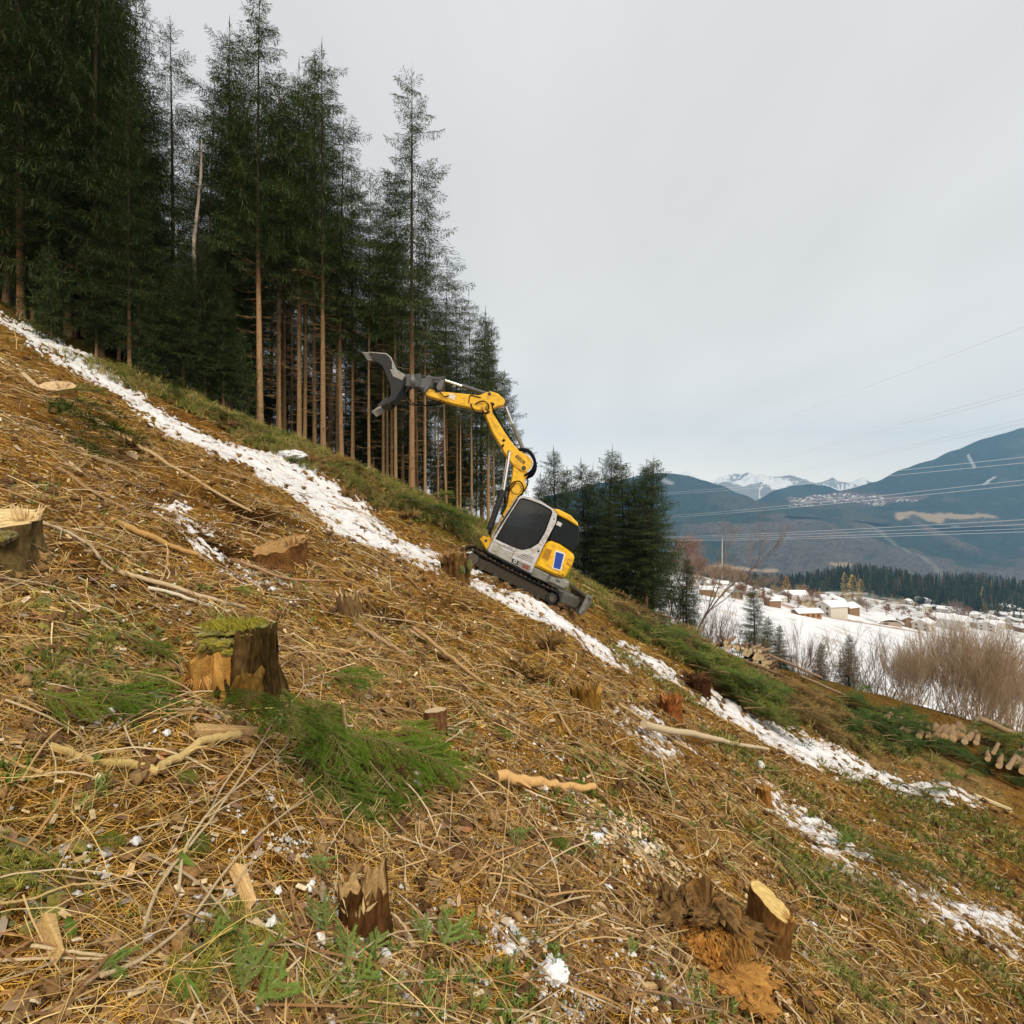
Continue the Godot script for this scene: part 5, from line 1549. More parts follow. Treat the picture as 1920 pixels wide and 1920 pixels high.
	var chips := [[450, 1688, 0.08, 0.03, 0.03, -0.62, Color(0.80, 0.55, 0.27), "wedge shaped fresh wood chip lying on the snowy litter in front"], [90, 1812, 0.075, 0.02, 0.03, -0.6, Color(0.62, 0.43, 0.19), "weathered yellow wood chunk at the lower left"], [150, 880, 0.3, 0.06, 0.02, -0.35, Color(0.80, 0.66, 0.44), "pale split plank lying on the upper left slope"], [190, 798, 0.28, 0.08, 0.03, -0.15, Color(0.78, 0.64, 0.42), "short pale plank beside the bough heap at the upper left"],
		[420, 1390, 0.16, 0.06, 0.03, 0.75, Color(0.62, 0.42, 0.2), "broken slab of wood below the mossy stump"], [395, 1340, 0.12, 0.03, 0.02, -0.3, Color(0.74, 0.56, 0.3), "pale chip beside the mossy stump"], [722, 1090, 0.12, 0.05, 0.05, 1.2, Color(0.66, 0.5, 0.2), "short yellow piece of wood standing below the skid track"], [1860, 1505, 0.5, 0.1, 0.05, -0.2, Color(0.78, 0.66, 0.40), "splintered pale slab at the right edge beside the snow"], [780, 1182, 0.14, 0.06, 0.03, -0.6, Color(0.70, 0.50, 0.28), "pale chip at the upper end of the long thin pole"], [250, 862, 0.12, 0.05, 0.05, -0.5, Color(0.66, 0.52, 0.36), "short cut branch end near the pale pole"], [60, 715, 0.5, 0.12, 0.05, -0.4, Color(0.72, 0.56, 0.36), "split slab beside the slanted stump"], [1225, 1870, 0.07, 0.02, 0.012, 0.3, Color(0.7, 0.5, 0.26), "tiny chip in the rotten stump's crumbs"]]
	for q in chips:
		var mb := Mb.new()
		mb.prism([[-q[2], -q[3] * 0.7], [q[2] * 0.75, -q[3] * 0.35], [q[2], -q[3] * 0.05], [q[2] * 0.9, q[3] * 0.2], [-q[2] * 0.9, q[3] * 0.8]], -q[4] * 0.7, q[4] * 0.7, q[6], q[4] * 0.15)
		var o := tag(part("wood_chip", mb.mesh(mats.wood), self), q[7], "wood chip")
		var p := spot(q[0], q[1])
		var nn := slope_normal(p.x, p.z, 0.12)
		var fw := Vector3(cos(q[5]), 0, -sin(q[5])); fw = (fw - nn * fw.dot(nn)).normalized()
		o.transform = Transform3D(Basis(fw, nn.cross(fw), nn).rotated(fw, -0.3), p + nn * (q[4] * 0.5 + 0.015))


func build_sticks() -> void:
	var tan_ := Color(0.62, 0.44, 0.22); var pale := Color(0.72, 0.60, 0.42); var grey := Color(0.55, 0.47, 0.36); var brown := Color(0.36, 0.22, 0.11)
	var st := [
		["debarked_log", "short debarked orange log with a thick knotty left end", "log", [[935, 1500], [985, 1503], [1050, 1508], [1112, 1514]], 0.036, 0.024, Color(0.74, 0.47, 0.20), 0.02, 1],
		["pale_pole", "long pale bare pole lying across the centre right slope", "pole", [[1205, 1388], [1270, 1398], [1350, 1406], [1440, 1414]], 0.045, 0.028, Color(0.66, 0.55, 0.38), 0.03, 0],
		["forked_branch", "yellow branch, left arm of the V in the left foreground", "branch", [[95, 1418], [180, 1432], [240, 1455], [295, 1478]], 0.012, 0.019, Color(0.66, 0.50, 0.2), 0.02, 0],
		["forked_branch", "yellow branch, right arm of the V below the mossy stump", "branch", [[300, 1475], [340, 1445], [385, 1418], [450, 1400]], 0.018, 0.021, Color(0.66, 0.50, 0.22), 0.03, 1],
		["thin_pole", "long thin pole running from the pale chip down the middle of the slope", "pole", [[775, 1186], [830, 1240], [900, 1300], [968, 1352]], 0.022, 0.013, Color(0.55, 0.37, 0.19), 0.03, 1],
		["thin_pole", "greyish pole left of the one with the pale chip", "pole", [[665, 1172], [720, 1205], [765, 1235], [800, 1240]], 0.02, 0.014, Color(0.48, 0.34, 0.2), 0.02, 0],
		["short_branch", "short brown branch lying level below the greyish pole", "branch", [[635, 1243], [690, 1236], [745, 1228]], 0.018, 0.009, Color(0.45, 0.27, 0.12), 0.02, 0],
		["thin_pole", "brown pole with a dark upper end on the left slope", "pole", [[205, 988], [260, 1015], [315, 1040], [372, 1056]], 0.032, 0.02, Color(0.55, 0.34, 0.13), 0.03, 0],
		["thin_pole", "pale pole ending at the moss cap", "pole", [[222, 1075], [300, 1098], [380, 1128], [462, 1158]], 0.019, 0.013, Color(0.66, 0.52, 0.34), 0.03, 0],
		["white_stick", "white peeled stick just below the pole that ends at the moss cap", "stick", [[278, 1100], [340, 1122], [395, 1148], [432, 1166]], 0.014, 0.010, Color(0.80, 0.74, 0.60), 0.03, 0],
		["long_branch", "long pale pole from the bough heap down the upper left slope", "pole", [[178, 810], [260, 855], [360, 905], [470, 962]], 0.035, 0.02, Color(0.60, 0.44, 0.24), 0.05, 0],
		["long_branch", "long dark branch across the left slope below the pale pole", "branch", [[110, 885], [180, 925], [270, 970], [370, 1022]], 0.018, 0.010, Color(0.40, 0.26, 0.15), 0.03, 3],
		["curved_branch", "curved grey branch running down from the large stump at the left", "branch", [[75, 985], [120, 1025], [170, 1050], [195, 1078], [212, 1082]], 0.014, 0.010, Color(0.58, 0.48, 0.34), 0.03, 1],
		["upright_stick", "short peeled stick stuck upright in the green boughs", "stick", [[656, 1440, 0.0], [650, 1415, 0.1], [642, 1440, 0.42]], 0.011, 0.009, Color(0.68, 0.47, 0.26), 0.0, 0],
		["leaning_stick", "stick lying right of the debarked log", "stick", [[1090, 1430], [1118, 1478], [1146, 1528]], 0.012, 0.009, Color(0.56, 0.38, 0.2), 0.03, 0],
		["thin_pole", "thin stick leading up the slope above the leaning stick", "stick", [[1025, 1318], [1045, 1360], [1070, 1395]], 0.014, 0.010, Color(0.55, 0.40, 0.22), 0.03, 0],
		["thin_branch", "long thin branch crossing the brush in the centre right", "branch", [[1078, 1410], [1150, 1435], [1190, 1460], [1240, 1485]], 0.010, 0.006, Color(0.52, 0.37, 0.22), 0.05, 4],
		["curved_twig", "long curved grass like stem in front of the green boughs, longest one", "twig", [[270, 1790], [300, 1700], [380, 1600], [450, 1500], [520, 1360], [568, 1310], [565, 1275]], 0.0055, 0.003, Color(0.60, 0.48, 0.30), 0.06, 2],
		["curved_twig", "curved pale stem right of the longest one in front of the boughs", "twig", [[335, 1715], [345, 1640], [400, 1560], [470, 1490], [540, 1400], [570, 1330]], 0.0055, 0.003, Color(0.63, 0.52, 0.34), 0.05, 2],
		["curved_twig", "pale stem running from the lower left corner up to the chip", "twig", [[190, 1915], [270, 1850], [350, 1770], [430, 1670], [520, 1570], [620, 1470]], 0.0065, 0.003, Color(0.58, 0.46, 0.29), 0.05, 1],
		["curved_twig", "dark stem below the stem that runs up to the chip", "twig", [[160, 1918], [240, 1840], [300, 1780], [340, 1720]], 0.006, 0.003, Color(0.4, 0.29, 0.17), 0.04, 1],
		["curved_twig", "fine stem over the right side of the green boughs", "twig", [[560, 1440], [640, 1400], [700, 1450], [740, 1510]], 0.004, 0.002, Color(0.56, 0.46, 0.3), 0.08, 2],
		["level_twig", "long level twig left of the mossy stump foot", "twig", [[250, 1345], [340, 1354], [440, 1348], [470, 1382]], 0.005, 0.004, Color(0.56, 0.43, 0.27), 0.05, 1],
		["fallen_pole", "long pole lying down the slope behind the excavator blade, upper one", "pole", [[1092, 1104], [1160, 1138], [1230, 1180], [1300, 1214]], 0.035, 0.02, Color(0.60, 0.43, 0.22), 0.12, 0],
		["fallen_pole", "long pole behind the excavator blade, below the upper one", "pole", [[1098, 1116], [1160, 1148], [1220, 1180], [1290, 1222]], 0.03, 0.02, Color(0.52, 0.36, 0.18), 0.08, 0],
		["fallen_pole", "orange pole behind the excavator blade, lowest of the three", "pole", [[1100, 1124], [1150, 1150], [1195, 1176], [1245, 1205]], 0.028, 0.018, Color(0.56, 0.36, 0.15), 0.06, 0],
		["leaning_pole", "short pole leaning across the poles behind the blade", "pole", [[1156, 1122, 0.5], [1176, 1150, 0.3], [1198, 1186, 0.1]], 0.026, 0.018, Color(0.62, 0.46, 0.26), 0.1, 0],
		["fallen_pole", "pole between the log pile and the pale pole on the right", "pole", [[1415, 1300], [1440, 1312], [1462, 1320]], 0.035, 0.03, Color(0.58, 0.4, 0.2), 0.05, 0],
		["slope_pole", "pole sticking down through the snow in the centre right", "pole", [[1160, 1330], [1200, 1356], [1260, 1390], [1290, 1412]], 0.02, 0.012, Color(0.6, 0.46, 0.26), 0.03, 0],
		["slope_pole", "thin dark pole above the torn clod in the middle of the slope", "pole", [[1075, 1190], [1100, 1225], [1130, 1262]], 0.018, 0.012, Color(0.36, 0.22, 0.11), 0.03, 0],
		["slope_branch", "branch running down right of the fresh leaning stump", "branch", [[1490, 1770], [1530, 1790], [1600, 1800], [1640, 1830]], 0.006, 0.003, Color(0.55, 0.42, 0.25), 0.02, 2],
		["slope_branch", "stick lying left of the fresh leaning stump", "stick", [[1300, 1625], [1330, 1660], [1355, 1688]], 0.008, 0.005, Color(0.5, 0.35, 0.18), 0.02, 0],
		["pale_stick", "pale pointed stick at the bottom right corner", "stick", [[1790, 1870], [1815, 1890], [1850, 1915]], 0.012, 0.009, Color(0.70, 0.54, 0.28), 0.02, 0],
		["small_root", "broken root beside the broken stump", "stick", [[695, 1690], [740, 1715], [770, 1750]], 0.006, 0.004, Color(0.66, 0.54, 0.34), 0.05, 0],
		["bent_stick", "bent grey twig with bright ends below the hollow stump", "twig", [[1225, 1425], [1240, 1450], [1250, 1480], [1262, 1500]], 0.009, 0.006, Color(0.66, 0.58, 0.46), 0.05, 1],
		["thin_branch", "thin branch right of the upright stick, reaching the small stump", "branch", [[690, 1350], [760, 1345], [840, 1365], [900, 1400]], 0.008, 0.004, Color(0.45, 0.3, 0.17), 0.04, 3],
		["thin_branch", "dark branch along the upper left slope above the large stump", "branch", [[0, 920], [50, 945], [110, 985]], 0.012, 0.008, Color(0.42, 0.27, 0.13), 0.03, 1],
		["yellow_twig", "yellow stick in the lower left, above the weathered chunk", "twig", [[0, 1740], [60, 1715], [130, 1690], [200, 1690]], 0.005, 0.003, Color(0.62, 0.46, 0.2), 0.05, 1],
		["crossing_twig", "pale twig crossing over the weathered chunk at the lower left", "twig", [[60, 1835], [120, 1845], [200, 1846]], 0.005, 0.004, Color(0.66, 0.53, 0.33), 0.04, 0],
		["red_twig", "reddish pole on the slope just left of the wide snow", "branch", [[450, 1060], [540, 1090], [640, 1105]], 0.016, 0.008, Color(0.48, 0.31, 0.19), 0.05, 2],
		["red_twig", "branch above the jagged stump pointing at the excavator", "branch", [[640, 1000], [690, 1040], [740, 1075], [800, 1110]], 0.014, 0.008, Color(0.40, 0.26, 0.15), 0.04, 2],
	]
	for q in st:
		stick(q[0], q[1], q[2], q[3], q[4], q[5], q[6], q[7], null, "", q[8])
	# loose twigs that nothing tells apart
	var kinds := []
	for k in 5:
		var mb := Mb.new()
		var pts := []; var rad := []
		var bend := rng.randf_range(-0.18, 0.18)
		for i in 8:
			var s := i / 7.0 - 0.5
			pts.append(Vector3(s, 0.03 * sin(s * 5.0 + k) + 0.02, bend * (s * s * 4.0 - 1.0) * 0.5)); rad.append(0.009 * (1.0 - 0.5 * (s + 0.5)))
		mb.tube(pts, rad, 5, Color(1, 1, 1), 1, 0.1, rng)
		for j in 4:
			var b: Vector3 = pts[1 + rng.randi() % 6]
			var d := Vector3(rng.randf_range(0.2, 1.0), rng.randf_range(0.1, 0.5), rng.randf_range(-0.8, 0.8)).normalized()
			mb.tube([b, b + d * 0.1, b + d * 0.2 - Vector3(0, 0.02, 0)], [0.004, 0.003, 0.0015], 3, Color(1, 1, 1))
		kinds.append(mb)
	var cols := [Color(0.55, 0.40, 0.22), Color(0.42, 0.28, 0.15), Color(0.62, 0.50, 0.32), Color(0.34, 0.22, 0.12)]
	var meshes := []
	for k in kinds:
		for col in cols:
			var m2 := Mb.new()
			m2.v = k.v; m2.n = k.n; m2.ix = k.ix
			m2.c.resize(k.v.size()); m2.c.fill(col)
			meshes.append(m2.mesh(mats.wood))
	for i in 285:
		var dd := exp(rng.randf_range(log(2.2), log(12.0)))
		var u := rng.randf_range(-0.94, 0.94)
		var p := lie(u * dd, -dd)
		var o := tag(part("loose_stick", meshes[rng.randi() % meshes.size()], self), "thin dry stick lying loose on the brown litter of the cleared slope", "stick", "loose sticks on the cleared slope") as MeshInstance3D
		var nn := slope_normal(p.x, p.z, 0.3)
		var yaw := rng.randf_range(-0.9, 0.5) if rng.randf() < 0.7 else rng.randf() * TAU
		var fw := Vector3(cos(yaw), 0, sin(yaw)); fw = (fw - nn * fw.dot(nn)).normalized()
		fw = (fw + nn * rng.randf_range(-0.05, 0.12)).normalized()
		var sc := rng.randf_range(0.3, 1.0) * (0.45 + dd * 0.11)
		o.transform = Transform3D(Basis(fw, nn, fw.cross(nn)).orthonormalized().scaled_local(Vector3(sc, sc * 0.9, sc)), p + nn * 0.02)


func build_boughs() -> void:
	var fresh := [fir_bough(0.75, 34, Color(0.105, 0.175, 0.018)), fir_bough(0.6, 28, Color(0.145, 0.205, 0.022)), fir_bough(0.9, 38, Color(0.09, 0.15, 0.018))]
	var sprig := [fir_bough(0.15, 7, Color(0.20, 0.27, 0.07), 2.4), fir_bough(0.12, 5, Color(0.17, 0.25, 0.05), 2.4)]
	var front := [[525, 1290, 2.6, 0.8], [560, 1320, 2.2, 0.9], [500, 1330, 3.0, 0.7], [590, 1370, 2.4, 1.0], [640, 1390, 1.9, 0.85], [560, 1420, 2.0, 0.8], [690, 1420, 1.9, 1.0], [720, 1400, 1.5, 0.8], [640, 1440, 2.1, 0.7], [600, 1300, 1.5, 0.7], [750, 1440, 1.9, 0.9], [540, 1360, 2.7, 0.9], [700, 1460, 2.0, 0.6], [620, 1340, 2.9, 0.8]]
	var words := ["nearest the mossy stump", "top middle", "left fringe by the chips", "behind the upright stick", "under the upright stick", "lower left", "right of the upright stick", "upper right fringe", "below the upright stick", "highest, pointing right", "rightmost, pointing to the debarked log", "second from the stump", "lowest right", "in the dark middle"]
	for i in front.size():
		var q = front[i]
		lay_bough(fresh[i % 3], spot(q[0], q[1]), q[2], q[3] * 0.78, "fresh green spruce bough in the front heap, " + words[i], "", 0.04 + 0.02 * (i % 4), rng.randf_range(-0.05, 0.25))
	var side := [[30, 1310, 1.25, 0.9, "lowest of the row at the left edge"], [120, 1290, 1.2, 0.9, "middle of the row left of the mossy stump"], [210, 1270, 1.15, 0.8, "of the row left of the mossy stump, nearest to it"], [160, 1305, 1.35, 0.7, "half under the grey stems on the left"], [235, 1200, 1.3, 0.5, "small one left above the mossy stump"], [430, 1130, 0.6, 0.5, "tiny one behind the moss cap"], [920, 1380, 1.9, 0.4, "small one right of the small pale stump"], [880, 1300, 1.6, 0.35, "above the small pale stump"], [1060, 1480, 1.4, 0.55, "above the debarked log"], [1010, 1590, 1.7, 0.45, "below the debarked log"], [1350, 1550, 0.9, 0.3, "dark one in the lower right slope"], [1360, 1440, 1.8, 0.55, "below the long pale pole"], [1440, 1370, 1.4, 0.5, "right above the long pale pole"], [340, 1590, 1.9, 0.25, "bit below the V branch"], [320, 1480, 1.6, 0.3, "where the V branch forks"], [160, 1600, 1.1, 0.2, "bit in the left foreground straw"]]
	for q in side:
		lay_bough(fresh[rng.randi() % 3], spot(q[0], q[1]), q[2], q[3] * 0.62, "green spruce bough, " + q[4], "", 0.03)
	var sprigs := [[820, 1770, 0.1, 1.3, "of the tuft right of the broken stump, upright one"], [850, 1740, 1.0, 1.2, "of the tuft right of the broken stump, right one"], [790, 1760, -0.7, 1.0, "of the tuft right of the broken stump, left one"], [640, 1810, -0.6, 1.0, "below the broken stump"], [600, 1760, -1.2, 1.1, "left below the broken stump"], [660, 1840, 0.5, 1.0, "pale tip at the bottom below the broken stump"], [470, 1900, 0.4, 1.4, "at the bottom edge left of centre"], [440, 1870, -0.6, 1.2, "at the bottom edge, second from the leaf"], [395, 1790, 0.4, 0.8, "next to the moss cushions"], [570, 1620, 1.5, 0.9, "above the fresh chip"], [1180, 1820, 0.2, 0.6, "left of the rotten stump"], [1420, 1770, 0.5, 0.9, "between the two lower right stumps"], [180, 1870, 1.2, 1.0, "at the lower left, on the straw"], [830, 1690, 0.2, 0.7, "tip above the tuft"], [1400, 1800, 2.8, 0.9, "hanging at the foot of the fresh stump"], [690, 1790, 0.0, 0.8, "in the middle below the broken stump"], [950, 1600, 1.9, 1.2, "left below the debarked log"]]
	for q in sprigs:
		var p := spot(q[0], q[1])
		lay_bough(sprig[rng.randi() % 2], p, q[2], q[3] * 0.6, "little green spruce sprig " + q[4], "", 0.02, rng.randf_range(0.1, 0.7), "spruce_sprig")
	# brush strips farther up
	var green := [brush_bough(Color(0.095, 0.135, 0.028), 1.2), brush_bough(Color(0.075, 0.115, 0.026), 1.5), brush_bough(Color(0.14, 0.16, 0.035), 1.1)]
	var dry := [brush_bough(Color(0.25, 0.15, 0.05), 1.3), brush_bough(Color(0.20, 0.135, 0.055), 1.1)]
	var dark := [brush_bough(Color(0.045, 0.08, 0.02), 1.2), brush_bough(Color(0.06, 0.095, 0.024), 1.0)]
	var strips := [
		[[735, 925], [840, 985], 16, 18, green, "on the bank left of the excavator, under the tree trunks", 1.0], [[270, 700], [325, 735], 8, 10, green, "at the foot of the dark wood on the left", 1.0], [[65, 760], [165, 830], 14, 22, green, "in the heap on the upper left slope", 0.7],
		[[1120, 1125], [1290, 1215], 26, 22, dry, "in the strip behind the poles", 1.0], [[1150, 1150], [1300, 1235], 26, 24, green, "in the green strip behind the excavator", 1.0], [[1270, 1228], [1430, 1345], 34, 18, green, "in the strip below the log pile", 1.0], [[1310, 1250], [1400, 1330], 14, 18, [green[2]], "yellowish, on the edge of the strip below the log pile", 1.0],
		[[1440, 1300], [1570, 1360], 30, 22, dry, "brown and dry, between the log pile and the dark boughs", 1.0], [[1555, 1345], [1720, 1395], 40, 26, dark, "in the dark heap before the right log pile", 1.0], [[1560, 1335], [1680, 1370], 18, 14, green, "on top of the dark heap before the right log pile", 0.9], [[1720, 1405], [1910, 1450], 26, 16, dark, "around the right log pile", 0.7], [[1790, 1350], [1900, 1365], 16, 14, green, "on top behind the right log pile", 1.0], [[1430, 1225], [1540, 1290], 12, 10, green, "over the log pile top", 0.7], [[1440, 1240], [1530, 1285], 8, 10, dry, "dry, over the log pile top", 0.8],
		[[380, 780], [500, 830], 10, 8, green, "along the wood's edge above the snow", 0.8], [[530, 850], [700, 910], 8, 8, dry, "dry, along the bank above the snow", 0.8], [[1560, 1570], [1640, 1600], 5, 16, green, "thin, on the lower right slope", 0.6], [[1640, 1500], [1800, 1470], 6, 14, green, "thin, right of the snow edge", 0.7],
	]
	for s in strips:
		for i in s[2]:
			var t: float = (i + rng.randf()) / s[2]
			var q := Vector2(s[0][0], s[0][1]).lerp(Vector2(s[1][0], s[1][1]), t) + Vector2(rng.randf_range(-8, 8), rng.randf_range(-s[3], s[3]))
			var p := spot(q.x, q.y)
			if -p.z > 21.5:
				var g := at(q.x, q.y, 17.5 + rng.randf() * 1.5)
				p = lie(g.x, g.z)
			var k: Array = s[4][rng.randi() % s[4].size()]
			lay_bough(k, p, rng.randf_range(0.7, 2.4), s[6] * rng.randf_range(0.6, 1.1), "cut spruce bough lying " + s[5], "cut boughs " + s[5], rng.randf_range(0.0, 0.22), rng.randf_range(-0.1, 0.25), "brush_bough")


func build_logs() -> void:
	var thin := [log_kind(0.062, 2.2, Color(0.32, 0.22, 0.14), Color(0.84, 0.68, 0.44)), log_kind(0.078, 2.5, Color(0.27, 0.185, 0.12), Color(0.80, 0.62, 0.36)), log_kind(0.055, 2.0, Color(0.40, 0.29, 0.2), Color(0.86, 0.74, 0.52))]
	var thick := [log_kind(0.12, 1.9, Color(0.40, 0.29, 0.17), Color(0.82, 0.58, 0.32)), log_kind(0.135, 2.0, Color(0.34, 0.23, 0.14), Color(0.80, 0.54, 0.28)), log_kind(0.105, 1.8, Color(0.42, 0.31, 0.2), Color(0.85, 0.66, 0.42))]
	var a := [[218, 245], [295, 270], [345, 240], [380, 295], [455, 250], [640, 262], [650, 300], [685, 300], [820, 330], [905, 370], [985, 360], [1070, 440], [1125, 470], [1180, 480], [1150, 400], [1045, 570], [1030, 600], [1130, 590], [1110, 540], [1205, 540], [1240, 620], [1150, 650], [1210, 650], [1290, 690], [1300, 735], [1225, 700], [860, 470], [850, 530], [940, 400], [1010, 410], [1090, 400], [780, 345], [1260, 560], [1190, 600], [1080, 500], [960, 440]]
	for q in a + a:
		var px: float = rng.randf_range(-3.0, 3.0) + 1280.0 + q[0] / 8.0; var py: float = 1180.0 + q[1] / 8.0
		var p := spot(px, py)
		if -p.z > 19.0:
			p = at(px, py, 18.6)
			p.y = maxf(p.y, ground(p.x, p.z) + 0.05)
		lay_log(thin[rng.randi() % 3], p + Vector3(-0.15, rng.randf_range(0.12, 0.34), 0.4), Vector3(px * 0.001 - 0.96, -0.2 + rng.randf_range(-0.06, 0.08), -0.93) + Vector3(rng.randf_range(-0.12, 0.2), 0, 0), "thin cut log with pale end in the pile above the green brush strip", "thin logs in the pile above the brush strip")
	for q in [[1358, 1230, 0.9, 0.1, "log lying crosswise at the left end of the thin log pile"], [1352, 1236, 0.9, 0.15, "second crosswise log at the left end of the thin log pile"], [1450, 1272, 0.8, -0.3, "pale log sticking out at the right end of the thin log pile"], [1452, 1284, 0.8, -0.3, "reddish thick log at the lower right end of the thin log pile"]]:
		var p := spot(q[0], q[1])
		if -p.z > 19.0:
			p = at(q[0], q[1], 18.2)
		lay_log(thick[rng.randi() % 3] if q[1] > 1270 else thin[1], p + Vector3.UP * 0.12, Vector3(q[2], -0.35, q[3]), q[4], "", 0.75)
	var b := [[905, 980, 1.0], [1115, 990, 1.05], [1155, 1020, 1.05], [985, 1050, 0.8], [1060, 1065, 1.0], [590, 940, 0.75], [570, 870, 0.8], [480, 830, 0.75], [830, 1035, 0.7], [1300, 1000, 0.8], [1290, 1080, 0.8], [520, 900, 0.7], [440, 850, 0.7], [700, 960, 0.75], [760, 1000, 0.7], [1010, 1010, 0.9], [1080, 1020, 0.8], [640, 960, 0.75], [740, 1020, 0.75], [880, 1040, 0.8], [1220, 1040, 0.85], [1180, 1060, 0.9], [950, 990, 0.8], [540, 860, 0.7], [680, 920, 0.75]]
	for q in b:
		var px: float = 1560.0 + q[0] / 5.333; var py: float = 1180.0 + q[1] / 5.333
		var p := spot(px, py + 6.0)
		if -p.z > 20.0:
			p = at(px, py, 18.0)
		lay_log(thick[rng.randi() % 3], p + Vector3(-0.35, 0.36, 1.0), Vector3(px * 0.001 - 0.93, -0.2 + rng.randf_range(-0.05, 0.06), -0.93) + Vector3(rng.randf_range(-0.1, 0.16), 0, 0), "cut log with round orange end in the heap right of the dark boughs", "logs in the heap right of the dark boughs", q[2])
	var c := [[1775, 1110, 1.0], [1845, 1070, 0.95], [1890, 1045, 0.95], [1905, 1095, 1.0], [1855, 1210, 1.05], [1665, 1225, 0.95], [1890, 1275, 0.8], [1480, 1250, 0.65], [1570, 1275, 0.65], [1380, 1185, 0.6], [1640, 1180, 0.6], [1910, 1170, 0.9], [1440, 1160, 0.5], [1820, 1130, 0.9], [1900, 1230, 0.95], [1780, 1200, 0.9], [1730, 1160, 0.8], [1850, 1150, 0.9], [1800, 1260, 0.8], [1700, 1290, 0.7], [1870, 1320, 0.8], [1915, 1030, 0.9]]
	for q in c:
		var px: float = 1560.0 + q[0] / 5.333; var py: float = 1180.0 + q[1] / 5.333
		var p := spot(px, py + 8.0)
		lay_log(thick[rng.randi() % 3], p + Vector3(-0.6, 0.42, 1.3), Vector3(px * 0.001 - 0.94, -0.22, -0.95) + Vector3(rng.randf_range(-0.08, 0.12), 0, 0), "cut log with round end in the pile at the right edge of the picture", "logs in the pile at the right edge", q[2])
	var red := log_kind(0.115, 2.6, Color(0.36, 0.22, 0.14), Color(0.80, 0.36, 0.22))
	lay_log(red, spot(1890, 1430) + Vector3(-0.6, 0.36, 1.3), Vector3(0.92, -0.22, -0.95), "reddish cut log end at the bottom of the pile at the right edge", "")
	for q in [[1835, 1352, 1.0, "short log lying on top of the right log pile"], [1500, 1272, 0.6, "long pole lying behind the thin log pile, lower one"], [1440, 1232, 0.6, "long pole lying behind the thin log pile, upper one"], [1560, 1310, 0.55, "pole running from the thin log pile to the right heap, upper one"], [1590, 1330, 0.55, "pole running from the thin log pile to the right heap, lower one"], [1640, 1340, 0.6, "pole ending at the right heap of logs"], [1520, 1300, 0.5, "thin pole over the dry brown brush"]]:
		var p := spot(q[0], q[1])
		if -p.z > 20.0:
			p = at(q[0], q[1], 18.8)
			p.y = maxf(p.y, ground(p.x, p.z) + 0.1)
		lay_log(thin[2] if q[2] < 1.0 else thick[2], p + Vector3.UP * 0.1, Vector3(0.92, -0.4, 0.05), q[3], "", q[2] if q[2] == 1.0 else 0.9)


func build_wood() -> void:
	build_stumps()
	build_sticks()
	build_boughs()
	build_logs()


# ---------------------------------------------------------------- valley, village, mountains
var roads := []


func seg_dist(p: Vector2, line: PackedVector2Array) -> float:
	var b := 1e9
	for i in line.size() - 1:
		b = minf(b, p.distance_to(Geometry2D.get_closest_point_to_segment(p, line[i], line[i + 1])))
	return b


func px_line(pts: Array) -> PackedVector2Array:
	var o := PackedVector2Array()
	for q in pts:
		var s := spot(q[0], q[1])
		o.push_back(Vector2(s.x, s.z))
	return o


func vale_tone(x: float, z: float, edge: PackedVector2Array) -> Color:
	var d := -z
	var u := x / d
	var a := n_far.get_noise_2d(x * 0.02, z * 0.02)
	var b := n_far.get_noise_2d(x * 0.11 + 50.0, z * 0.05)
	var snow := Color(0.80, 0.81, 0.845)
	var col := snow.lerp(Color(0.42, 0.35, 0.24), smoothstep(0.18, 0.42, b) * 0.5)
	var w := smoothstep(0.0, 60.0, d - 250.0 - x * 0.2)
	col = col.lerp(Color(0.34, 0.27, 0.19), w * smoothstep(-0.12, 0.2, b) * 0.9)
	if d < 95.0:
		var near := 1.0 - smoothstep(62.0, 84.0, d + 14.0 * a)
		col = col.lerp(Color(0.30, 0.22, 0.13), near * smoothstep(-0.2, 0.15, n_far.get_noise_2d(x * 0.25, z * 0.25)) * 0.85)
	for r in roads:
		var q := seg_dist(Vector2(x, z), r[0])
		if q < r[1]:
			col = r[2]
	var wood := 0.0
	if d > 430.0:
		wood = maxf(maxf(hump(x, d, 511.0, 730.0, 110.0, 150.0), hump(x, d, 690.0, 760.0, 130.0, 190.0)), hump(x, d, 440.0, 800.0, 150.0, 140.0))
		wood = maxf(wood, smoothstep(760.0, 900.0, d))
	col = col.lerp(Color(0.045, 0.055, 0.035), smoothstep(0.15, 0.4, wood + a * 0.3))
	if d > 900.0:
		col = col.lerp(Color(0.40, 0.31, 0.19), 0.7 * smoothstep(0.1, 0.3, a) * (1.0 - smoothstep(0.45, 0.6, u)))
	return col


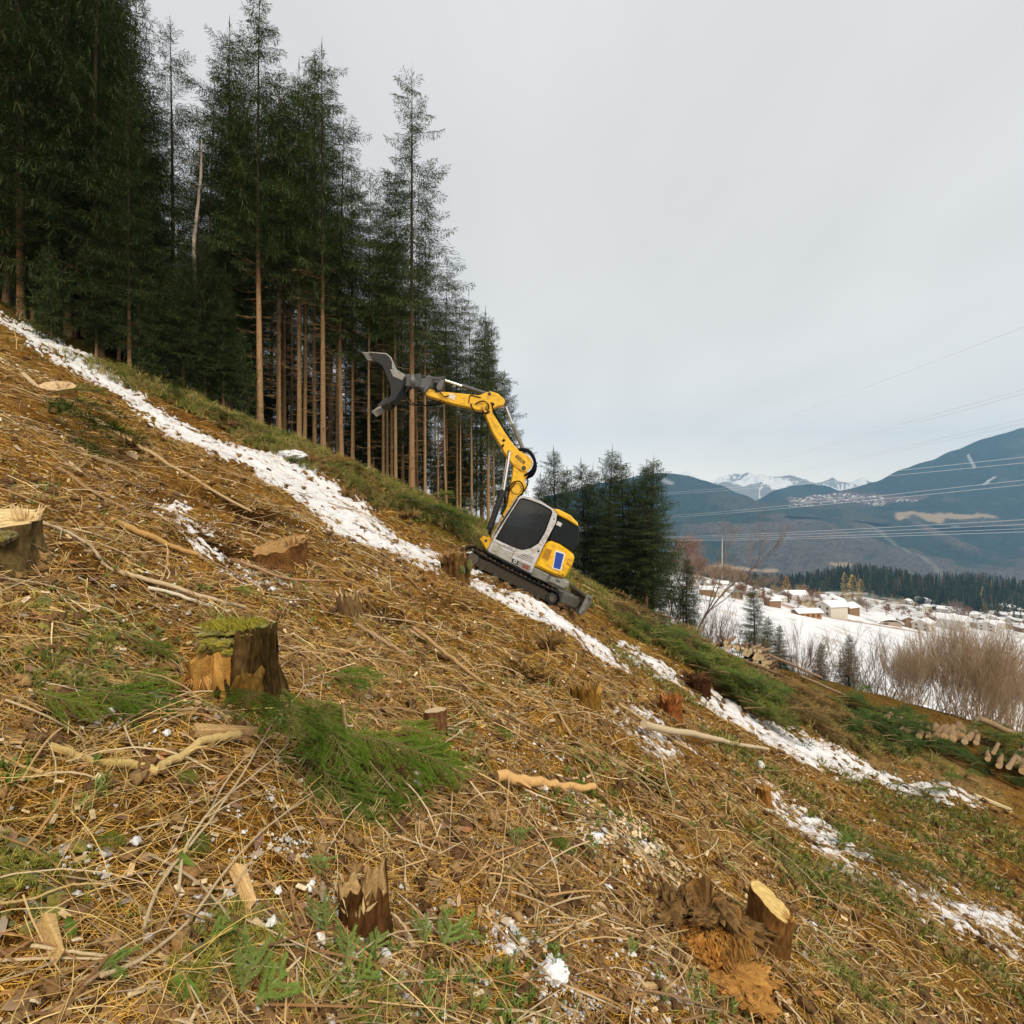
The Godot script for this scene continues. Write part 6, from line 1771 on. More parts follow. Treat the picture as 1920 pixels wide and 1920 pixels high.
func build_vale_floor() -> void:
	roads = [[px_line([[1490, 1262], [1560, 1280], [1640, 1308], [1720, 1345], [1800, 1390]]), 1.5, Color(0.22, 0.17, 0.13)], [px_line([[1560, 1300], [1640, 1322], [1690, 1346]]), 1.0, Color(0.27, 0.19, 0.14)], [px_line([[1300, 1098], [1420, 1118], [1500, 1146], [1620, 1166], [1760, 1196], [1850, 1225]]), 3.0, Color(0.42, 0.30, 0.24)]]
	var v := PackedVector3Array(); var c := PackedColorArray()
	var rad := []
	var r := 50.0
	while r < 2600.0:
		rad.append(r); r *= 1.0125
	var angs := []
	var a := -70.0
	while a < 80.0:
		angs.append(a); a += 0.4 if a > 8.0 and a < 55.0 else 3.0
	for q in rad:
		for g in angs:
			var x: float = sin(deg_to_rad(g)) * q
			var z: float = -cos(deg_to_rad(g)) * q
			var y := land(x, z) - 0.4 * (1.0 - smoothstep(56.0, 74.0, q))
			if q > 90.0:
				y += n_far.get_noise_2d(x * 0.012, z * 0.012) * 2.0 * smoothstep(90.0, 300.0, q)
			v.push_back(Vector3(x, y, z)); c.push_back(vale_tone(x, z, PackedVector2Array()))
	tag(part("valley_floor", sheet(v, c, rad.size(), angs.size(), mats.far), self), "", "", "", "structure")


# a mountain side rising from its foot to a ridge line given as [across, up] directions seen from the clearing
func mountain(called: String, ridge: Array, foot: Array, d0: float, d1: float, cols: int, rows: int, rough: float, paint: Callable) -> void:
	var v := PackedVector3Array(); var c := PackedColorArray()
	for i in rows + 9:
		var t := float(i) / rows
		for j in cols:
			var px: float = lerpf(ridge[0][0], ridge[-1][0], float(j) / (cols - 1))
			var top := along(ridge, px); var low := along(foot, px)
			var u := (px - 960.0) / 1000.0
			var tt := minf(t, 1.0)
			var d: float = lerpf(d0, d1, tt) + (t - tt) * (d1 - d0) * 2.0
			var s := pow(tt, 0.85)
			var e := lerpf(low, top, s)
			var y := e * lerpf(d0, d1, tt)
			var x := u * d
			var nz := n_far.get_noise_3d(x * 2.4 / d1, y * 2.0 / d1, d * 3.0 / d1)
			var nz2 := n_far.get_noise_3d(x * 11.0 / d1, y * 9.0 / d1, d * 11.0 / d1 + 7.0)
			var env := sin(PI * clampf(tt * 0.94 + 0.02, 0, 1))
			y += rough * d1 * (nz * 0.05 * env + nz2 * 0.010 * (0.25 + env))
			if t > 1.0:
				y -= (t - 1.0) * (d1 - d0) * 1.3
			v.push_back(Vector3(x, y + EYE.y, -d))
			c.push_back(paint.call(px, 960.0 - 1000.0 * e, nz, nz2))
	tag(part(called, sheet(v, c, rows + 9, cols, mats.far), self), "", "", "", "structure")


func along(line: Array, px: float) -> float:
	for i in range(1, line.size()):
		if px <= line[i][0]:
			var t: float = (px - line[i - 1][0]) / (line[i][0] - line[i - 1][0])
			t = t * t * (3.0 - 2.0 * t) * 0.5 + t * 0.5
			return (960.0 - lerpf(line[i - 1][1], line[i][1], t)) / 1000.0
	return (960.0 - line[-1][1]) / 1000.0


func patch(px: float, py: float, x0: float, y0: float, x1: float, y1: float, w: float) -> float:
	# closeness to a line on the mountain side
	var q := Geometry2D.get_closest_point_to_segment(Vector2(px, py * 2.0), Vector2(x0, y0 * 2.0), Vector2(x1, y1 * 2.0))
	return 1.0 - smoothstep(w * 0.5, w, Vector2(px, py * 2.0).distance_to(q))


func build_mountains() -> void:
	var fir := Color(0.030, 0.044, 0.036); var bare := Color(0.095, 0.08, 0.07); var straw := Color(0.42, 0.31, 0.20)
	var spk := noise(31, 1.0, 1, FastNoiseLite.TYPE_VALUE)
	mountain("near_slope", [[1100, 905], [1240, 948], [1340, 962], [1440, 958], [1500, 966], [1560, 962], [1640, 975], [1700, 968], [1780, 985], [1920, 978], [2100, 940], [2400, 900]], [[1100, 1092], [1300, 1082], [1420, 1104], [2400, 1115]], 1900.0, 2800.0, 330, 90, 0.8, func(px, py, a, b):
		var col := fir.lerp(bare, smoothstep(-0.2, 0.3, a + b * 0.8 + (py - 1020.0) * 0.004))
		col *= 0.45 + 1.35 * (spk.get_noise_2d(px * 0.9, py * 2.1) * 0.5 + 0.5)
		col = col.lerp(straw, 0.9 * patch(px, py + 10.0 * b, 1310, 1062, 1450, 1072, 13.0))
		col = col.lerp(straw, 0.8 * patch(px, py, 1562, 1062, 1590, 1063, 7.0))
		col = col.lerp(Color(0.26, 0.24, 0.2), 0.55 * maxf(patch(px, py, 1625, 985, 1665, 1010, 5.0), maxf(patch(px, py, 1665, 1010, 1745, 1066, 6.0), patch(px, py, 1745, 1066, 1770, 1085, 5.0))))
		col = col.lerp(straw, 0.5 * patch(px, py, 1495, 985, 1510, 987, 8.0))
		return col)
	mountain("right_mountain", [[1400, 950], [1480, 938], [1540, 928], [1590, 918], [1640, 903], [1690, 878], [1740, 862], [1790, 842], [1850, 820], [1885, 812], [1920, 803], [2050, 770], [2300, 740]], [[1400, 975], [1480, 968], [1700, 985], [2300, 1000]], 2700.0, 3700.0, 300, 80, 0.7, func(px, py, a, b):
		var col := fir.lerp(bare, smoothstep(-0.1, 0.4, a + b) * 0.6)
		col *= 0.45 + 1.35 * (spk.get_noise_2d(px * 0.9, py * 2.1) * 0.5 + 0.5)
		var town := maxf(patch(px, py + 16.0 * a, 1490, 945, 1700, 938, 26.0), patch(px, py, 1560, 932, 1730, 920, 16.0))
		col = col.lerp(Color(0.17, 0.10, 0.085), town * 0.8)
		if town > 0.3 and spk.get_noise_2d(px * 3.1, py * 6.0) > 0.42 and py > 925.0:
			col = Color(0.75, 0.75, 0.75)
		col = col.lerp(straw, 0.9 * patch(px, py + 22.0 * b, 1690, 967, 1860, 972, 15.0))
		col = col.lerp(Color(0.7, 0.7, 0.72), 0.8 * maxf(patch(px, py, 1815, 847, 1828, 866, 3.0), patch(px, py, 1845, 896, 1865, 890, 3.5)))
		return col)
	mountain("left_mountain", [[1020, 930], [1150, 900], [1210, 888], [1240, 884], [1290, 889], [1320, 899], [1350, 908], [1390, 926], [1430, 942], [1480, 955]], [[1020, 985], [1480, 968]], 2900.0, 3600.0, 130, 50, 0.8, func(px, py, a, b):
		var col := fir.lerp(bare, smoothstep(-0.1, 0.4, a + b) * 0.5)
		col *= 0.45 + 1.35 * (spk.get_noise_2d(px * 0.9, py * 2.1) * 0.5 + 0.5)
		col = col.lerp(Color(0.5, 0.45, 0.45), 0.6 * maxf(patch(px, py, 1245, 893, 1258, 898, 7.0), patch(px, py, 1395, 940, 1420, 944, 9.0)))
		return col)
	mountain("blue_foothill", [[1380, 950], [1420, 936], [1455, 920], [1490, 911], [1520, 907], [1550, 911], [1580, 922], [1640, 940]], [[1380, 960], [1640, 962]], 3900.0, 4300.0, 90, 30, 0.7, func(px, py, a, b): return fir * (1.0 + b))
	mountain("snowy_mountains", [[1180, 905], [1225, 895], [1260, 886], [1275, 882], [1284, 876], [1293, 876], [1303, 884], [1320, 892], [1336, 897], [1350, 890], [1375, 887], [1400, 889], [1425, 894], [1450, 902], [1470, 903], [1500, 902], [1525, 903], [1545, 908], [1560, 905], [1585, 903], [1600, 899], [1617, 892], [1630, 902], [1660, 920], [1720, 940]], [[1180, 955], [1720, 955]], 4300.0, 5000.0, 280, 80, 2.2, func(px, py, a, b):
		var k := smoothstep(0.05, 0.2, b + a * 0.3 + 0.3 * spk.get_noise_2d(px * 0.25, py * 0.7) + (py - 918.0) * 0.003)
		return Color(0.95, 0.95, 0.97).lerp(Color(0.16, 0.18, 0.21), k * 0.8))


func house_kind(w: float, l: float, h: float, wall: Color, roof: Color, pitch: float) -> Array:
	var wm := Mb.new()
	wm.prism([[-w / 2, -2.0], [w / 2, -2.0], [w / 2, h], [0, h + w / 2 * pitch], [-w / 2, h]], -l / 2, l / 2, wall, 0.0)
	var rm := Mb.new()
	var o := 0.7
	rm.prism([[-w / 2 - o, h - o * pitch], [0, h + w / 2 * pitch], [w / 2 + o, h - o * pitch], [w / 2 + o, h - o * pitch + 0.45], [0, h + w / 2 * pitch + 0.5], [-w / 2 - o, h - o * pitch + 0.45]], -l / 2 - 0.6, l / 2 + 0.6, roof, 0.0)
	var win := Mb.new()
	win.box(Vector3.ZERO, Vector3(1.3, 1.3, 0.12), Color(0.05, 0.055, 0.06))
	var ch := Mb.new()
	ch.box(Vector3(w * 0.18, h + w / 2 * pitch + 0.4, l * 0.2), Vector3(0.8, 1.6, 0.8), Color(0.35, 0.28, 0.25))
	return [wm.mesh(mats.far), rm.mesh(mats.far), win.mesh(mats.print), ch.mesh(mats.far), w, l, h]


func place_house(k: Array, px: float, py: float, turn: float, size: float, label: String) -> void:
	var t := thing("house", label, "house", spot(px, py))
	t.rotation.y = turn
	t.scale = Vector3.ONE * size
	part("wall", k[0], t)
	var rf := part("roof", k[1], t)
	part("chimney", k[3], rf)
	for y in ([1.7, 4.3] if k[6] > 4.0 else [1.7]):
		for x in [-k[4] * 0.27, k[4] * 0.27]:
			for s in [-1.0, 1.0]:
				var o := part("window", k[2], t)
				o.position = Vector3(x, y, s * (k[5] / 2 + 0.03))


func build_village() -> void:
	var white := Color(0.84, 0.85, 0.87)
	var k := [house_kind(9, 11, 5.6, Color(0.62, 0.58, 0.50), white, 0.45), house_kind(8, 10, 5.0, Color(0.26, 0.16, 0.09), white, 0.5), house_kind(11, 14, 6.0, Color(0.66, 0.62, 0.58), white, 0.38), house_kind(8, 9, 4.6, Color(0.5, 0.42, 0.28), Color(0.72, 0.72, 0.73), 0.5)]
	var spots := [[1322, 1104], [1338, 1108], [1352, 1104], [1368, 1112], [1384, 1106], [1398, 1112], [1408, 1120], [1382, 1121], [1345, 1119], [1325, 1116], [1438, 1118], [1452, 1122], [1462, 1130], [1448, 1136], [1490, 1128], [1515, 1138], [1532, 1136], [1548, 1142], [1562, 1146], [1576, 1144], [1560, 1154], [1590, 1152],
		[1700, 1132], [1712, 1136], [1722, 1127], [1732, 1129], [1744, 1134], [1736, 1143], [1728, 1147], [1754, 1142],
		[1775, 1152], [1788, 1156], [1800, 1152], [1782, 1164], [1815, 1160], [1830, 1158], [1846, 1160], [1862, 1157], [1878, 1160], [1894, 1157], [1910, 1160], [1838, 1167], [1856, 1168], [1874, 1167], [1892, 1169], [1910, 1170], [1866, 1176], [1886, 1178], [1906, 1180], [1918, 1186], [1890, 1146], [1908, 1148], [1880, 1144], [1770, 1174], [1784, 1178], [1716, 1178], [1732, 1182], [1698, 1174], [1850, 1182], [1830, 1176]]
	var i := 0
	for q in spots:
		var where := "near the village pole" if q[0] < 1420 else ("in the village middle" if q[0] < 1600 else ("on the wooded hill" if q[1] < 1148 and q[0] < 1760 else "in the right village part"))
		var walls: String = ["cream walled house", "dark timber house", "large pale house", "small yellowish house"][i % 4]
		place_house(k[i % 4], q[0], q[1], rng.randf() * PI, rng.randf_range(0.85, 1.15) * (0.42 if q[0] < 1480 else (0.75 if q[0] < 1760 else 0.9)), "%s with snowy roof %s, %s" % [walls, where, ["standing front", "behind another roof", "gable forward", "sideways on", "by a bare tree", "next to the lane", "at the field edge"][i % 7]])
		if true:
			get_child(get_child_count() - 1).set_meta("group", "snow roofed village houses " + where)
		i += 1
	# long barn and round roofed hall
	var barn := thing("barn", "long low orange brown barn with snow roof above the snowy field", "barn", spot(1512, 1157))
	barn.rotation.y = 0.15; barn.scale = Vector3.ONE * 0.5
	var wm := Mb.new(); wm.box(Vector3(0, 1.4, 0), Vector3(17, 4.8, 8), Color(0.40, 0.22, 0.10))
	part("wall", wm.mesh(mats.far), barn)
	var rm := Mb.new()
	rm.prism([[-4.8, 3.5], [0, 5.6], [4.8, 3.5], [4.8, 3.9], [0, 6.1], [-4.8, 3.9]], -9.5, 9.5, white, 0.0)
	var rfm := part("roof", rm.mesh(mats.far), barn); rfm.rotation.y = PI / 2
	for x in [-6.0, -2.0, 2.0, 6.0]:
		var dm := Mb.new(); dm.box(Vector3.ZERO, Vector3(2.2, 2.4, 0.12), Color(0.16, 0.09, 0.05))
		var dr := part("door", dm.mesh(mats.far), barn); dr.position = Vector3(x, 1.5, 4.03)
	var hall := thing("hall", "wide hall with a curved snow covered roof right of the yellow larch", "hall", spot(1657, 1171))
	hall.scale = Vector3.ONE * 0.5
	var hw := Mb.new(); hw.box(Vector3(0, 1.0, 0), Vector3(20, 5, 14), Color(0.38, 0.30, 0.24))
	part("wall", hw.mesh(mats.far), hall)
	var arc := []
	for j in 13:
		var g := PI * (0.12 + 0.76 * j / 12.0)
		arc.append([-cos(g) * 12.5, 1.0 + sin(g) * 6.4 - 1.6])
	for j in 13:
		var g := PI * (0.12 + 0.76 * (12 - j) / 12.0)
		arc.append([-cos(g) * 12.1, 0.5 + sin(g) * 6.4 - 1.6])
	var hr := Mb.new(); hr.prism(arc, -8, 8, white, 0.0)
	part("roof", hr.mesh(mats.far), hall)
	var dm2 := Mb.new(); dm2.box(Vector3(-3, 1.2, 7.04), Vector3(4, 3, 0.12), Color(0.12, 0.1, 0.09))
	part("door", dm2.mesh(mats.far), hall)
	# pole and power lines
	var pm := Mb.new()
	var foot := spot(1354, 1098)
	pm.tube([Vector3(0, -1, 0), Vector3(0, 10, 0), Vector3(0.05, (EYE.y + -0.05 * -foot.z) - foot.y, 0)], [0.28, 0.24, 0.2], 8, Color(0.62, 0.55, 0.46), 1)
	var pole := tag(part("utility_pole", pm.mesh(mats.far), self), "tall pale wooden pole standing at the left end of the village", "pole")
	pole.position = foot
	var wires := [[1930, 609, 1330, 836, "single thin wire highest in the sky"], [1930, 727, 1420, 868, "upper wire of the pair before the cloud above the mountain"], [1930, 735, 1420, 871, "lower wire of the pair before the cloud above the mountain"], [1930, 784, 1440, 892, "upper wire of the pair just above the mountain ridge"], [1930, 791, 1440, 895, "lower wire of the pair just above the mountain ridge"],
		[1930, 855, 1240, 921, "upper white wire crossing the ridge of the right mountain"], [1930, 866, 1240, 924, "lower white wire crossing the ridge of the right mountain"], [1930, 898, 1240, 965, "upper white wire passing over the mountain village"], [1930, 907, 1240, 968, "lower white wire passing over the mountain village"],
		[1930, 973, 1240, 1003, "topmost wire of the bundle of four before the blue slope"], [1930, 982, 1240, 1005, "second wire of the bundle of four before the blue slope"], [1930, 990, 1240, 1008, "third wire of the bundle of four before the blue slope"], [1930, 996, 1240, 1010, "lowest wire of the bundle of four before the blue slope"]]
	for w in wires:
		var far_ := 210.0 if w[2] == 1240 else 330.0
		var a := at(w[0], w[1], 52.0); var b := at(w[2], w[3], far_)
		a += (a - b) * 0.5
		b += (b - a) * 0.6
		var pts := []; var rad := []
		for j in 41:
			var t := j / 40.0
			pts.append(a.lerp(b, t) + Vector3.DOWN * 2.2 * 4.0 * (t * (1.0 - t) - 0.16) * (0.5 if w[2] != 1240 else 1.0))
			rad.append(0.018)
		var mb := Mb.new()
		mb.tube(pts, rad, 4, Color.WHITE)
		tag(part("power_line", mb.mesh(mats.wire_white if w[2] == 1240 else mats.wire), self), w[4], "power line")
	var rb := Mb.new()
	rb.lump(Vector3(0, 0.4, 0), Vector3(0.45, 0.7, 0.45), 10, 0.1, n_mid, Color(0.72, 0.76, 0.78), Color(0.8, 0.82, 0.84))
	tag(part("wrapped_bale", rb.mesh(mats.far), self), "pale wrapped bale left of the bushy brownish spruce", "bale").position = spot(1566, 1266)


func build_far_trees() -> void:
	var kinds := []
	for k in 3:
		var mb := Mb.new()
		mb.tube([Vector3(0, -1, 0), Vector3(0, 0.3, 0)], [0.02, 0.015], 4, Color(0.12, 0.09, 0.07))
		for i in 150:
			var y := pow(rng.randf(), 1.25)
			var rr := (1.0 - y) * 0.2 * (1.0 - 0.15 * k) + 0.012
			var a := rng.randf() * TAU
			var p := Vector3(cos(a) * rr * 0.2, y + 0.03, sin(a) * rr * 0.2)
			var q := Vector3(cos(a) * rr, y - 0.03, sin(a) * rr)
			mb.leaf(p, q, Vector3(-sin(a), 0.3, cos(a)) * 0.022, Color.WHITE * rng.randf_range(0.65, 1.2), 0.6)
		kinds.append(mb.mesh(mats.needle))
	var rr := RandomNumberGenerator.new(); rr.seed = 12
	for k in 3:
		var xf := []; var cc := []
		var tries := 0
		while xf.size() < 900 and tries < 60000:
			tries += 1
			var d := rr.randf_range(470.0, 1150.0)
			var u := rr.randf_range(0.30, 1.02)
			var x := u * d
			var w := maxf(maxf(hump(x, d, 511.0, 730.0, 100.0, 140.0), hump(x, d, 690.0, 760.0, 120.0, 180.0)), hump(x, d, 440.0, 800.0, 150.0, 130.0))
			w = maxf(w, smoothstep(700.0, 800.0, d) * 0.6 * (1.0 - smoothstep(0.60, 0.68, u)) * smoothstep(0.44, 0.5, u))
			if w < 0.22 + rr.randf() * 0.25:
				continue
			var h := rr.randf_range(11.0, 19.0)
			xf.append(Transform3D(Basis(Vector3.UP, rr.randf() * TAU).scaled(Vector3(h * rr.randf_range(0.9, 1.5), h, h * rr.randf_range(0.9, 1.5))), Vector3(x, land(x, -d) - 0.5, -d)))
			var q := rr.randf()
			var col := Color(0.035, 0.052, 0.028) if q < 0.8 else (Color(0.10, 0.11, 0.05) if q < 0.92 else Color(0.22, 0.16, 0.10))
			cc.append(col * rr.randf_range(0.7, 1.3))
		scatter_node("far_wood", "distant dark conifer wood on the low hills behind the village, " + ["tree mix one", "broader trees", "slimmer trees"][k], "wood", kinds[k], xf, cc)
	var lm := []
	for col in [Color(0.55, 0.30, 0.07), Color(0.50, 0.36, 0.14)]:
		var mb := Mb.new()
		for i in 420:
			var y := rng.randf()
			var r2 := (0.16 * sin(PI * clampf(y * 0.9 + 0.12, 0, 1)) + 0.01) * sqrt(rng.randf())
			var a := rng.randf() * TAU
			var p := Vector3(cos(a) * r2, y, sin(a) * r2)
			mb.leaf(p, p + Vector3(cos(a), 0.2, sin(a)) * 0.06, Vector3(-sin(a), 0.5, cos(a)) * 0.014, pick(col, 0.35), 0.5)
		lm.append(mb.mesh(mats.needle))
	var lt := Mb.new(); lt.tube([Vector3(0, -0.1, 0), Vector3(0, 0.9, 0)], [0.016, 0.004], 5, Color(0.25, 0.18, 0.12))
	var ltm := lt.mesh(mats.twig)
	for q in [[1475, 1118, 1080, 0, "small bright orange larch in front of the dark wood"], [1599, 1142, 1078, 1, "tall yellow larch left of the round roofed hall"], [1614, 1122, 1086, 1, "short yellow larch right of the tall one"], [1584, 1112, 1074, 1, "pale larch top left of the tall yellow one"], [1672, 1128, 1114, 0, "tiny orange larch above the round roofed hall"], [1843, 1122, 1100, 1, "pale larch on the right wooded hill"], [1860, 1104, 1088, 1, "yellowish larch near the top of the right wooded hill"]]:
		var p := spot(q[0], q[1])
		var h: float = (q[1] - q[2]) / 1000.0 * -p.z
		var t := thing("larch_tree", q[4], "tree", p)
		t.scale = Vector3.ONE * h
		part("trunk", ltm, t); part("crown", lm[q[3]], t)
	var rm := []
	for col in [Color(0.30, 0.17, 0.12), Color(0.34, 0.24, 0.15), Color(0.26, 0.2, 0.15)]:
		var mb := Mb.new()
		for k in 3:
			bare_wood(mb, Vector3.ZERO, Vector3(rng.randf_range(-0.4, 0.4), 1, rng.randf_range(-0.4, 0.4)).normalized(), 0.36, 0.02, 5, 0.75, col, 0.3)
		for i in 700:
			var d := Vector3(rng.randf_range(-1, 1), rng.randf_range(-0.5, 1), rng.randf_range(-1, 1)).normalized()
			var p := Vector3(0, 0.52, 0) + d * 0.40 * pow(rng.randf(), 0.4)
			mb.leaf(p, p + (d + Vector3(0, 0.4, 0)) * 0.10, d.cross(Vector3(0.3, 1, 0.2)) * 0.006, pick(col, 0.3), 0.2)
		rm.append(mb.mesh(mats.twig))
	for q in [[1523, 1140, 1104, 0, "round reddish leafless tree above the barn"], [1545, 1138, 1110, 0, "reddish leafless tree right of the round one above the barn"], [1375, 1104, 1058, 1, "orange brown leafless trees right of the tall pole"], [1335, 1100, 1056, 1, "brown leafless tree left of the tall pole"], [1390, 1102, 1066, 1, "second orange brown leafless tree right of the tall pole"], [1355, 1102, 1050, 1, "brown leafless tree behind the tall pole"], [1310, 1092, 1040, 0, "reddish leafless tree beside the young spruce"], [1290, 1080, 1000, 0, "tall reddish leafless tree right of the spruce group"], [1790, 1160, 1124, 2, "large round leafless tree above the thicket"], [1815, 1165, 1135, 0, "reddish leafless tree above the thicket"], [1700, 1172, 1152, 0, "red brown leafless bush right of the round roofed hall"], [1725, 1174, 1155, 0, "second red brown leafless bush right of the hall"], [1745, 1176, 1152, 0, "third red brown leafless bush right of the hall"], [1605, 1148, 1118, 2, "leafless tree at the foot of the tall yellow larch"], [1625, 1150, 1128, 2, "leafless tree left of the round roofed hall"], [1430, 1112, 1078, 2, "pale leafless trees left of the orange larch"], [1450, 1110, 1076, 2, "second pale leafless tree left of the orange larch"], [1565, 1136, 1112, 2, "grey leafless tree behind the village middle"], [1500, 1122, 1092, 1, "brown leafless tree right of the orange larch"]]:
		var p := spot(q[0], q[1])
		var h: float = (q[1] - q[2]) / 1000.0 * -p.z
		var o := tag(part("bare_round_tree", rm[q[3]], self), q[4], "tree")
		o.position = p; o.scale = Vector3.ONE * h; o.rotation.y = rng.randf() * TAU


func build_village_green() -> void:
	# leafless bushes and small conifers between the houses: copies of what stands there already
	var bush := []; var fir := []
	for c in get_children():
		if str(c.name).begins_with("bare_round_tree") and bush.size() < 12:
			bush.append(c)
	var kind := spruce(8.0, 0.08, 1.7, 0.1, 1.2, 0.9, 0.1)
	for i in 110:
		var px := rng.randf_range(1290, 1915)
		var low := 1096.0 + (px - 1290.0) * 0.10
		var p := spot(px, low + rng.randf_range(-6.0, 26.0))
		var o := copy_of(bush[rng.randi() % bush.size()], "small leafless bush among the village houses")
		o.set_meta("group", "leafless bushes in the village")
		o.position = p; o.rotation.y = rng.randf() * TAU
		var h := rng.randf_range(2.5, 6.5)
		o.scale = Vector3(h * rng.randf_range(0.9, 1.5), h, h)
	var larch: Array = get_children().filter(func(c): return str(c.name).begins_with("larch_tree"))
	for i in 22:
		var px := rng.randf_range(1300, 1910)
		var o := copy_of(larch[rng.randi() % larch.size()], "small yellow larch among the village houses and bushes")
		o.set_meta("group", "small larches in the village")
		o.position = spot(px, 1098.0 + (px - 1300.0) * 0.09 + rng.randf_range(-6.0, 10.0))
		o.scale = Vector3.ONE * rng.randf_range(4.0, 9.0)
	for i in 26:
		var px := rng.randf_range(1300, 1900)
		var p := spot(px, 1098.0 + (px - 1300.0) * 0.095 + rng.randf_range(-8.0, 18.0))
		plant_spruce([kind[0], kind[1], null], p, rng.randf_range(0.4, 1.0), rng.randf() * TAU, "small dark conifer among the village houses", "small conifers in the village")


func build_valley() -> void:
	build_vale_floor()
	build_mountains()
	build_village()
	build_far_trees()
	build_village_green()


# ---------------------------------------------------------------- what covers the ground, too much to count
func scatter_node(called: String, label: String, category: String, mesh: Mesh, xf: Array, cc: Array) -> void:
	var mm := MultiMesh.new()
	mm.transform_format = MultiMesh.TRANSFORM_3D
	mm.use_colors = true
	mm.mesh = mesh
	mm.instance_count = xf.size()
	for i in xf.size():
		mm.set_instance_transform(i, xf[i])
		mm.set_instance_color(i, cc[i])
	var o := MultiMeshInstance3D.new()
	o.name = numbered(called)
	o.multimesh = mm
	add_child(o)
	tag(o, label, category, "", "stuff")


func strew(called: String, label: String, category: String, mesh: Mesh, n: int, r0: float, r1: float, seed_: int, size: Vector2, pal: Array, stand: float, where: Callable, sink := 0.0, grow := 0.0, lie_dir := 0.0) -> void:
	var r := RandomNumberGenerator.new(); r.seed = seed_
	var xf := []; var cc := []
	var tries := 0
	while xf.size() < n and tries < n * 12:
		tries += 1
		var d := r0 * pow(r1 / r0, r.randf())
		var g := r.randf_range(-0.86, 0.86)
		var x := sin(g) * d; var z := -cos(g) * d
		if r.randf() > where.call(x, z):
			continue
		var y := ground(x, z)
		var e := 0.05
		var nn := Vector3(y - ground(x + e, z), e, y - ground(x, z + e)).normalized()
		nn = (nn + Vector3(r.randf_range(-1, 1), r.randf_range(-1, 1) * 0.5, r.randf_range(-1, 1)) * stand).normalized()
		var yaw := r.randf() * TAU
		if lie_dir > 0.0 and r.randf() < lie_dir:
			yaw = r.randf_range(-0.8, 0.6)
		var fw := Vector3(cos(yaw), 0, sin(yaw))
		fw = (fw - nn * fw.dot(nn)).normalized()
		var s := r.randf_range(size.x, size.y) * (1.0 + grow * d)
		xf.append(Transform3D(Basis(fw * s, nn * s, fw.cross(nn) * s), Vector3(x, y, z) + nn * (s * 0.02 - sink * s)))
		cc.append(pal[r.randi() % pal.size()] * r.randf_range(0.7, 1.2))
	scatter_node(called, label, category, mesh, xf, cc)


# straws, needles and twigs as thin curved strips, all in one mesh
func straws(called: String, label: String, n: int, r0: float, r1: float, seed_: int, long: Vector2, wide: float, bow: float, lift: float, pal: Array, stand: float, where: Callable, grow: float, segs: int, along_slope := 0.3) -> void:
	var r := RandomNumberGenerator.new(); r.seed = seed_
	var mb := Mb.new()
	var made := 0
	var tries := 0
	while made < n and tries < n * 10:
		tries += 1
		var d := r0 * pow(r1 / r0, r.randf())
		var g := r.randf_range(-0.86, 0.86)
		var x := sin(g) * d; var z := -cos(g) * d
		if r.randf() > where.call(x, z):
			continue
		made += 1
		var y := ground(x, z)
		var e := 0.06
		var nn := Vector3(y - ground(x + e, z), e, y - ground(x, z + e)).normalized()
		nn = (nn + Vector3(r.randf_range(-1, 1), 0, r.randf_range(-1, 1)) * stand).normalized()
		var yaw := r.randf_range(-0.8, 0.6) if r.randf() < along_slope else r.randf() * TAU
		var fw := Vector3(cos(yaw), 0, sin(yaw))
		fw = (fw - nn * fw.dot(nn)).normalized()
		var sd := fw.cross(nn)
		var k := 1.0 + grow * d
		var ln := r.randf_range(long.x, long.y) * k
		var w := wide * k * r.randf_range(0.6, 1.3)
		var b := bow * ln * r.randf_range(-1, 1)
		var up := lift * ln * r.randf_range(0.1, 1.0)
		var c: Color = pal[r.randi() % pal.size()] * r.randf_range(0.65, 1.2)
		var o := Vector3(x, y + 0.003, z)
		var wd := (sd + nn * r.randf_range(-0.7, 0.7)).normalized()
		var wn := wd.cross(fw)
		if wn.dot(nn) < 0.0:
			wn = -wn
		var base := mb.v.size()
		for i in segs + 1:
			var t := float(i) / segs
			var q := o + fw * ln * (t - 0.5) + sd * b * (t - t * t) * 4.0 + nn * (up * sin(t * 3.0) + 0.004 * k)
			var ww := wd * w * (1.0 - 0.5 * t)
			mb.vert(q - ww, wn, c); mb.vert(q + ww, wn, c)
		for i in segs:
			var s := base + i * 2
			mb.idx(s, s + 1, s + 3); mb.idx(s, s + 3, s + 2)
	tag(part(called, mb.mesh(mats.twig), self), label, "litter", "", "stuff")


func tuft(blades: int, h: float, wide: float) -> ArrayMesh:
	var mb := Mb.new()
	for i in blades:
		var a := rng.randf() * TAU
		var out := Vector3(cos(a), 0, sin(a))
		var b := out * rng.randf() * 0.12 * h
		var l := h * rng.randf_range(0.5, 1.1)
		var m := b + Vector3.UP * l * 0.6 + out * l * 0.25
		var e := m + Vector3.UP * l * rng.randf_range(-0.1, 0.25) + out * l * rng.randf_range(0.3, 0.6)
		var w := out.cross(Vector3.UP) * wide
		var col := Color.WHITE * rng.randf_range(0.65, 1.15)
		mb.tri(b - w, m - w * 0.7, b + w, col); mb.tri(b + w, m - w * 0.7, m + w * 0.7, col); mb.tri(m - w * 0.7, e, m + w * 0.7, col)
	return mb.mesh(mats.leaf)


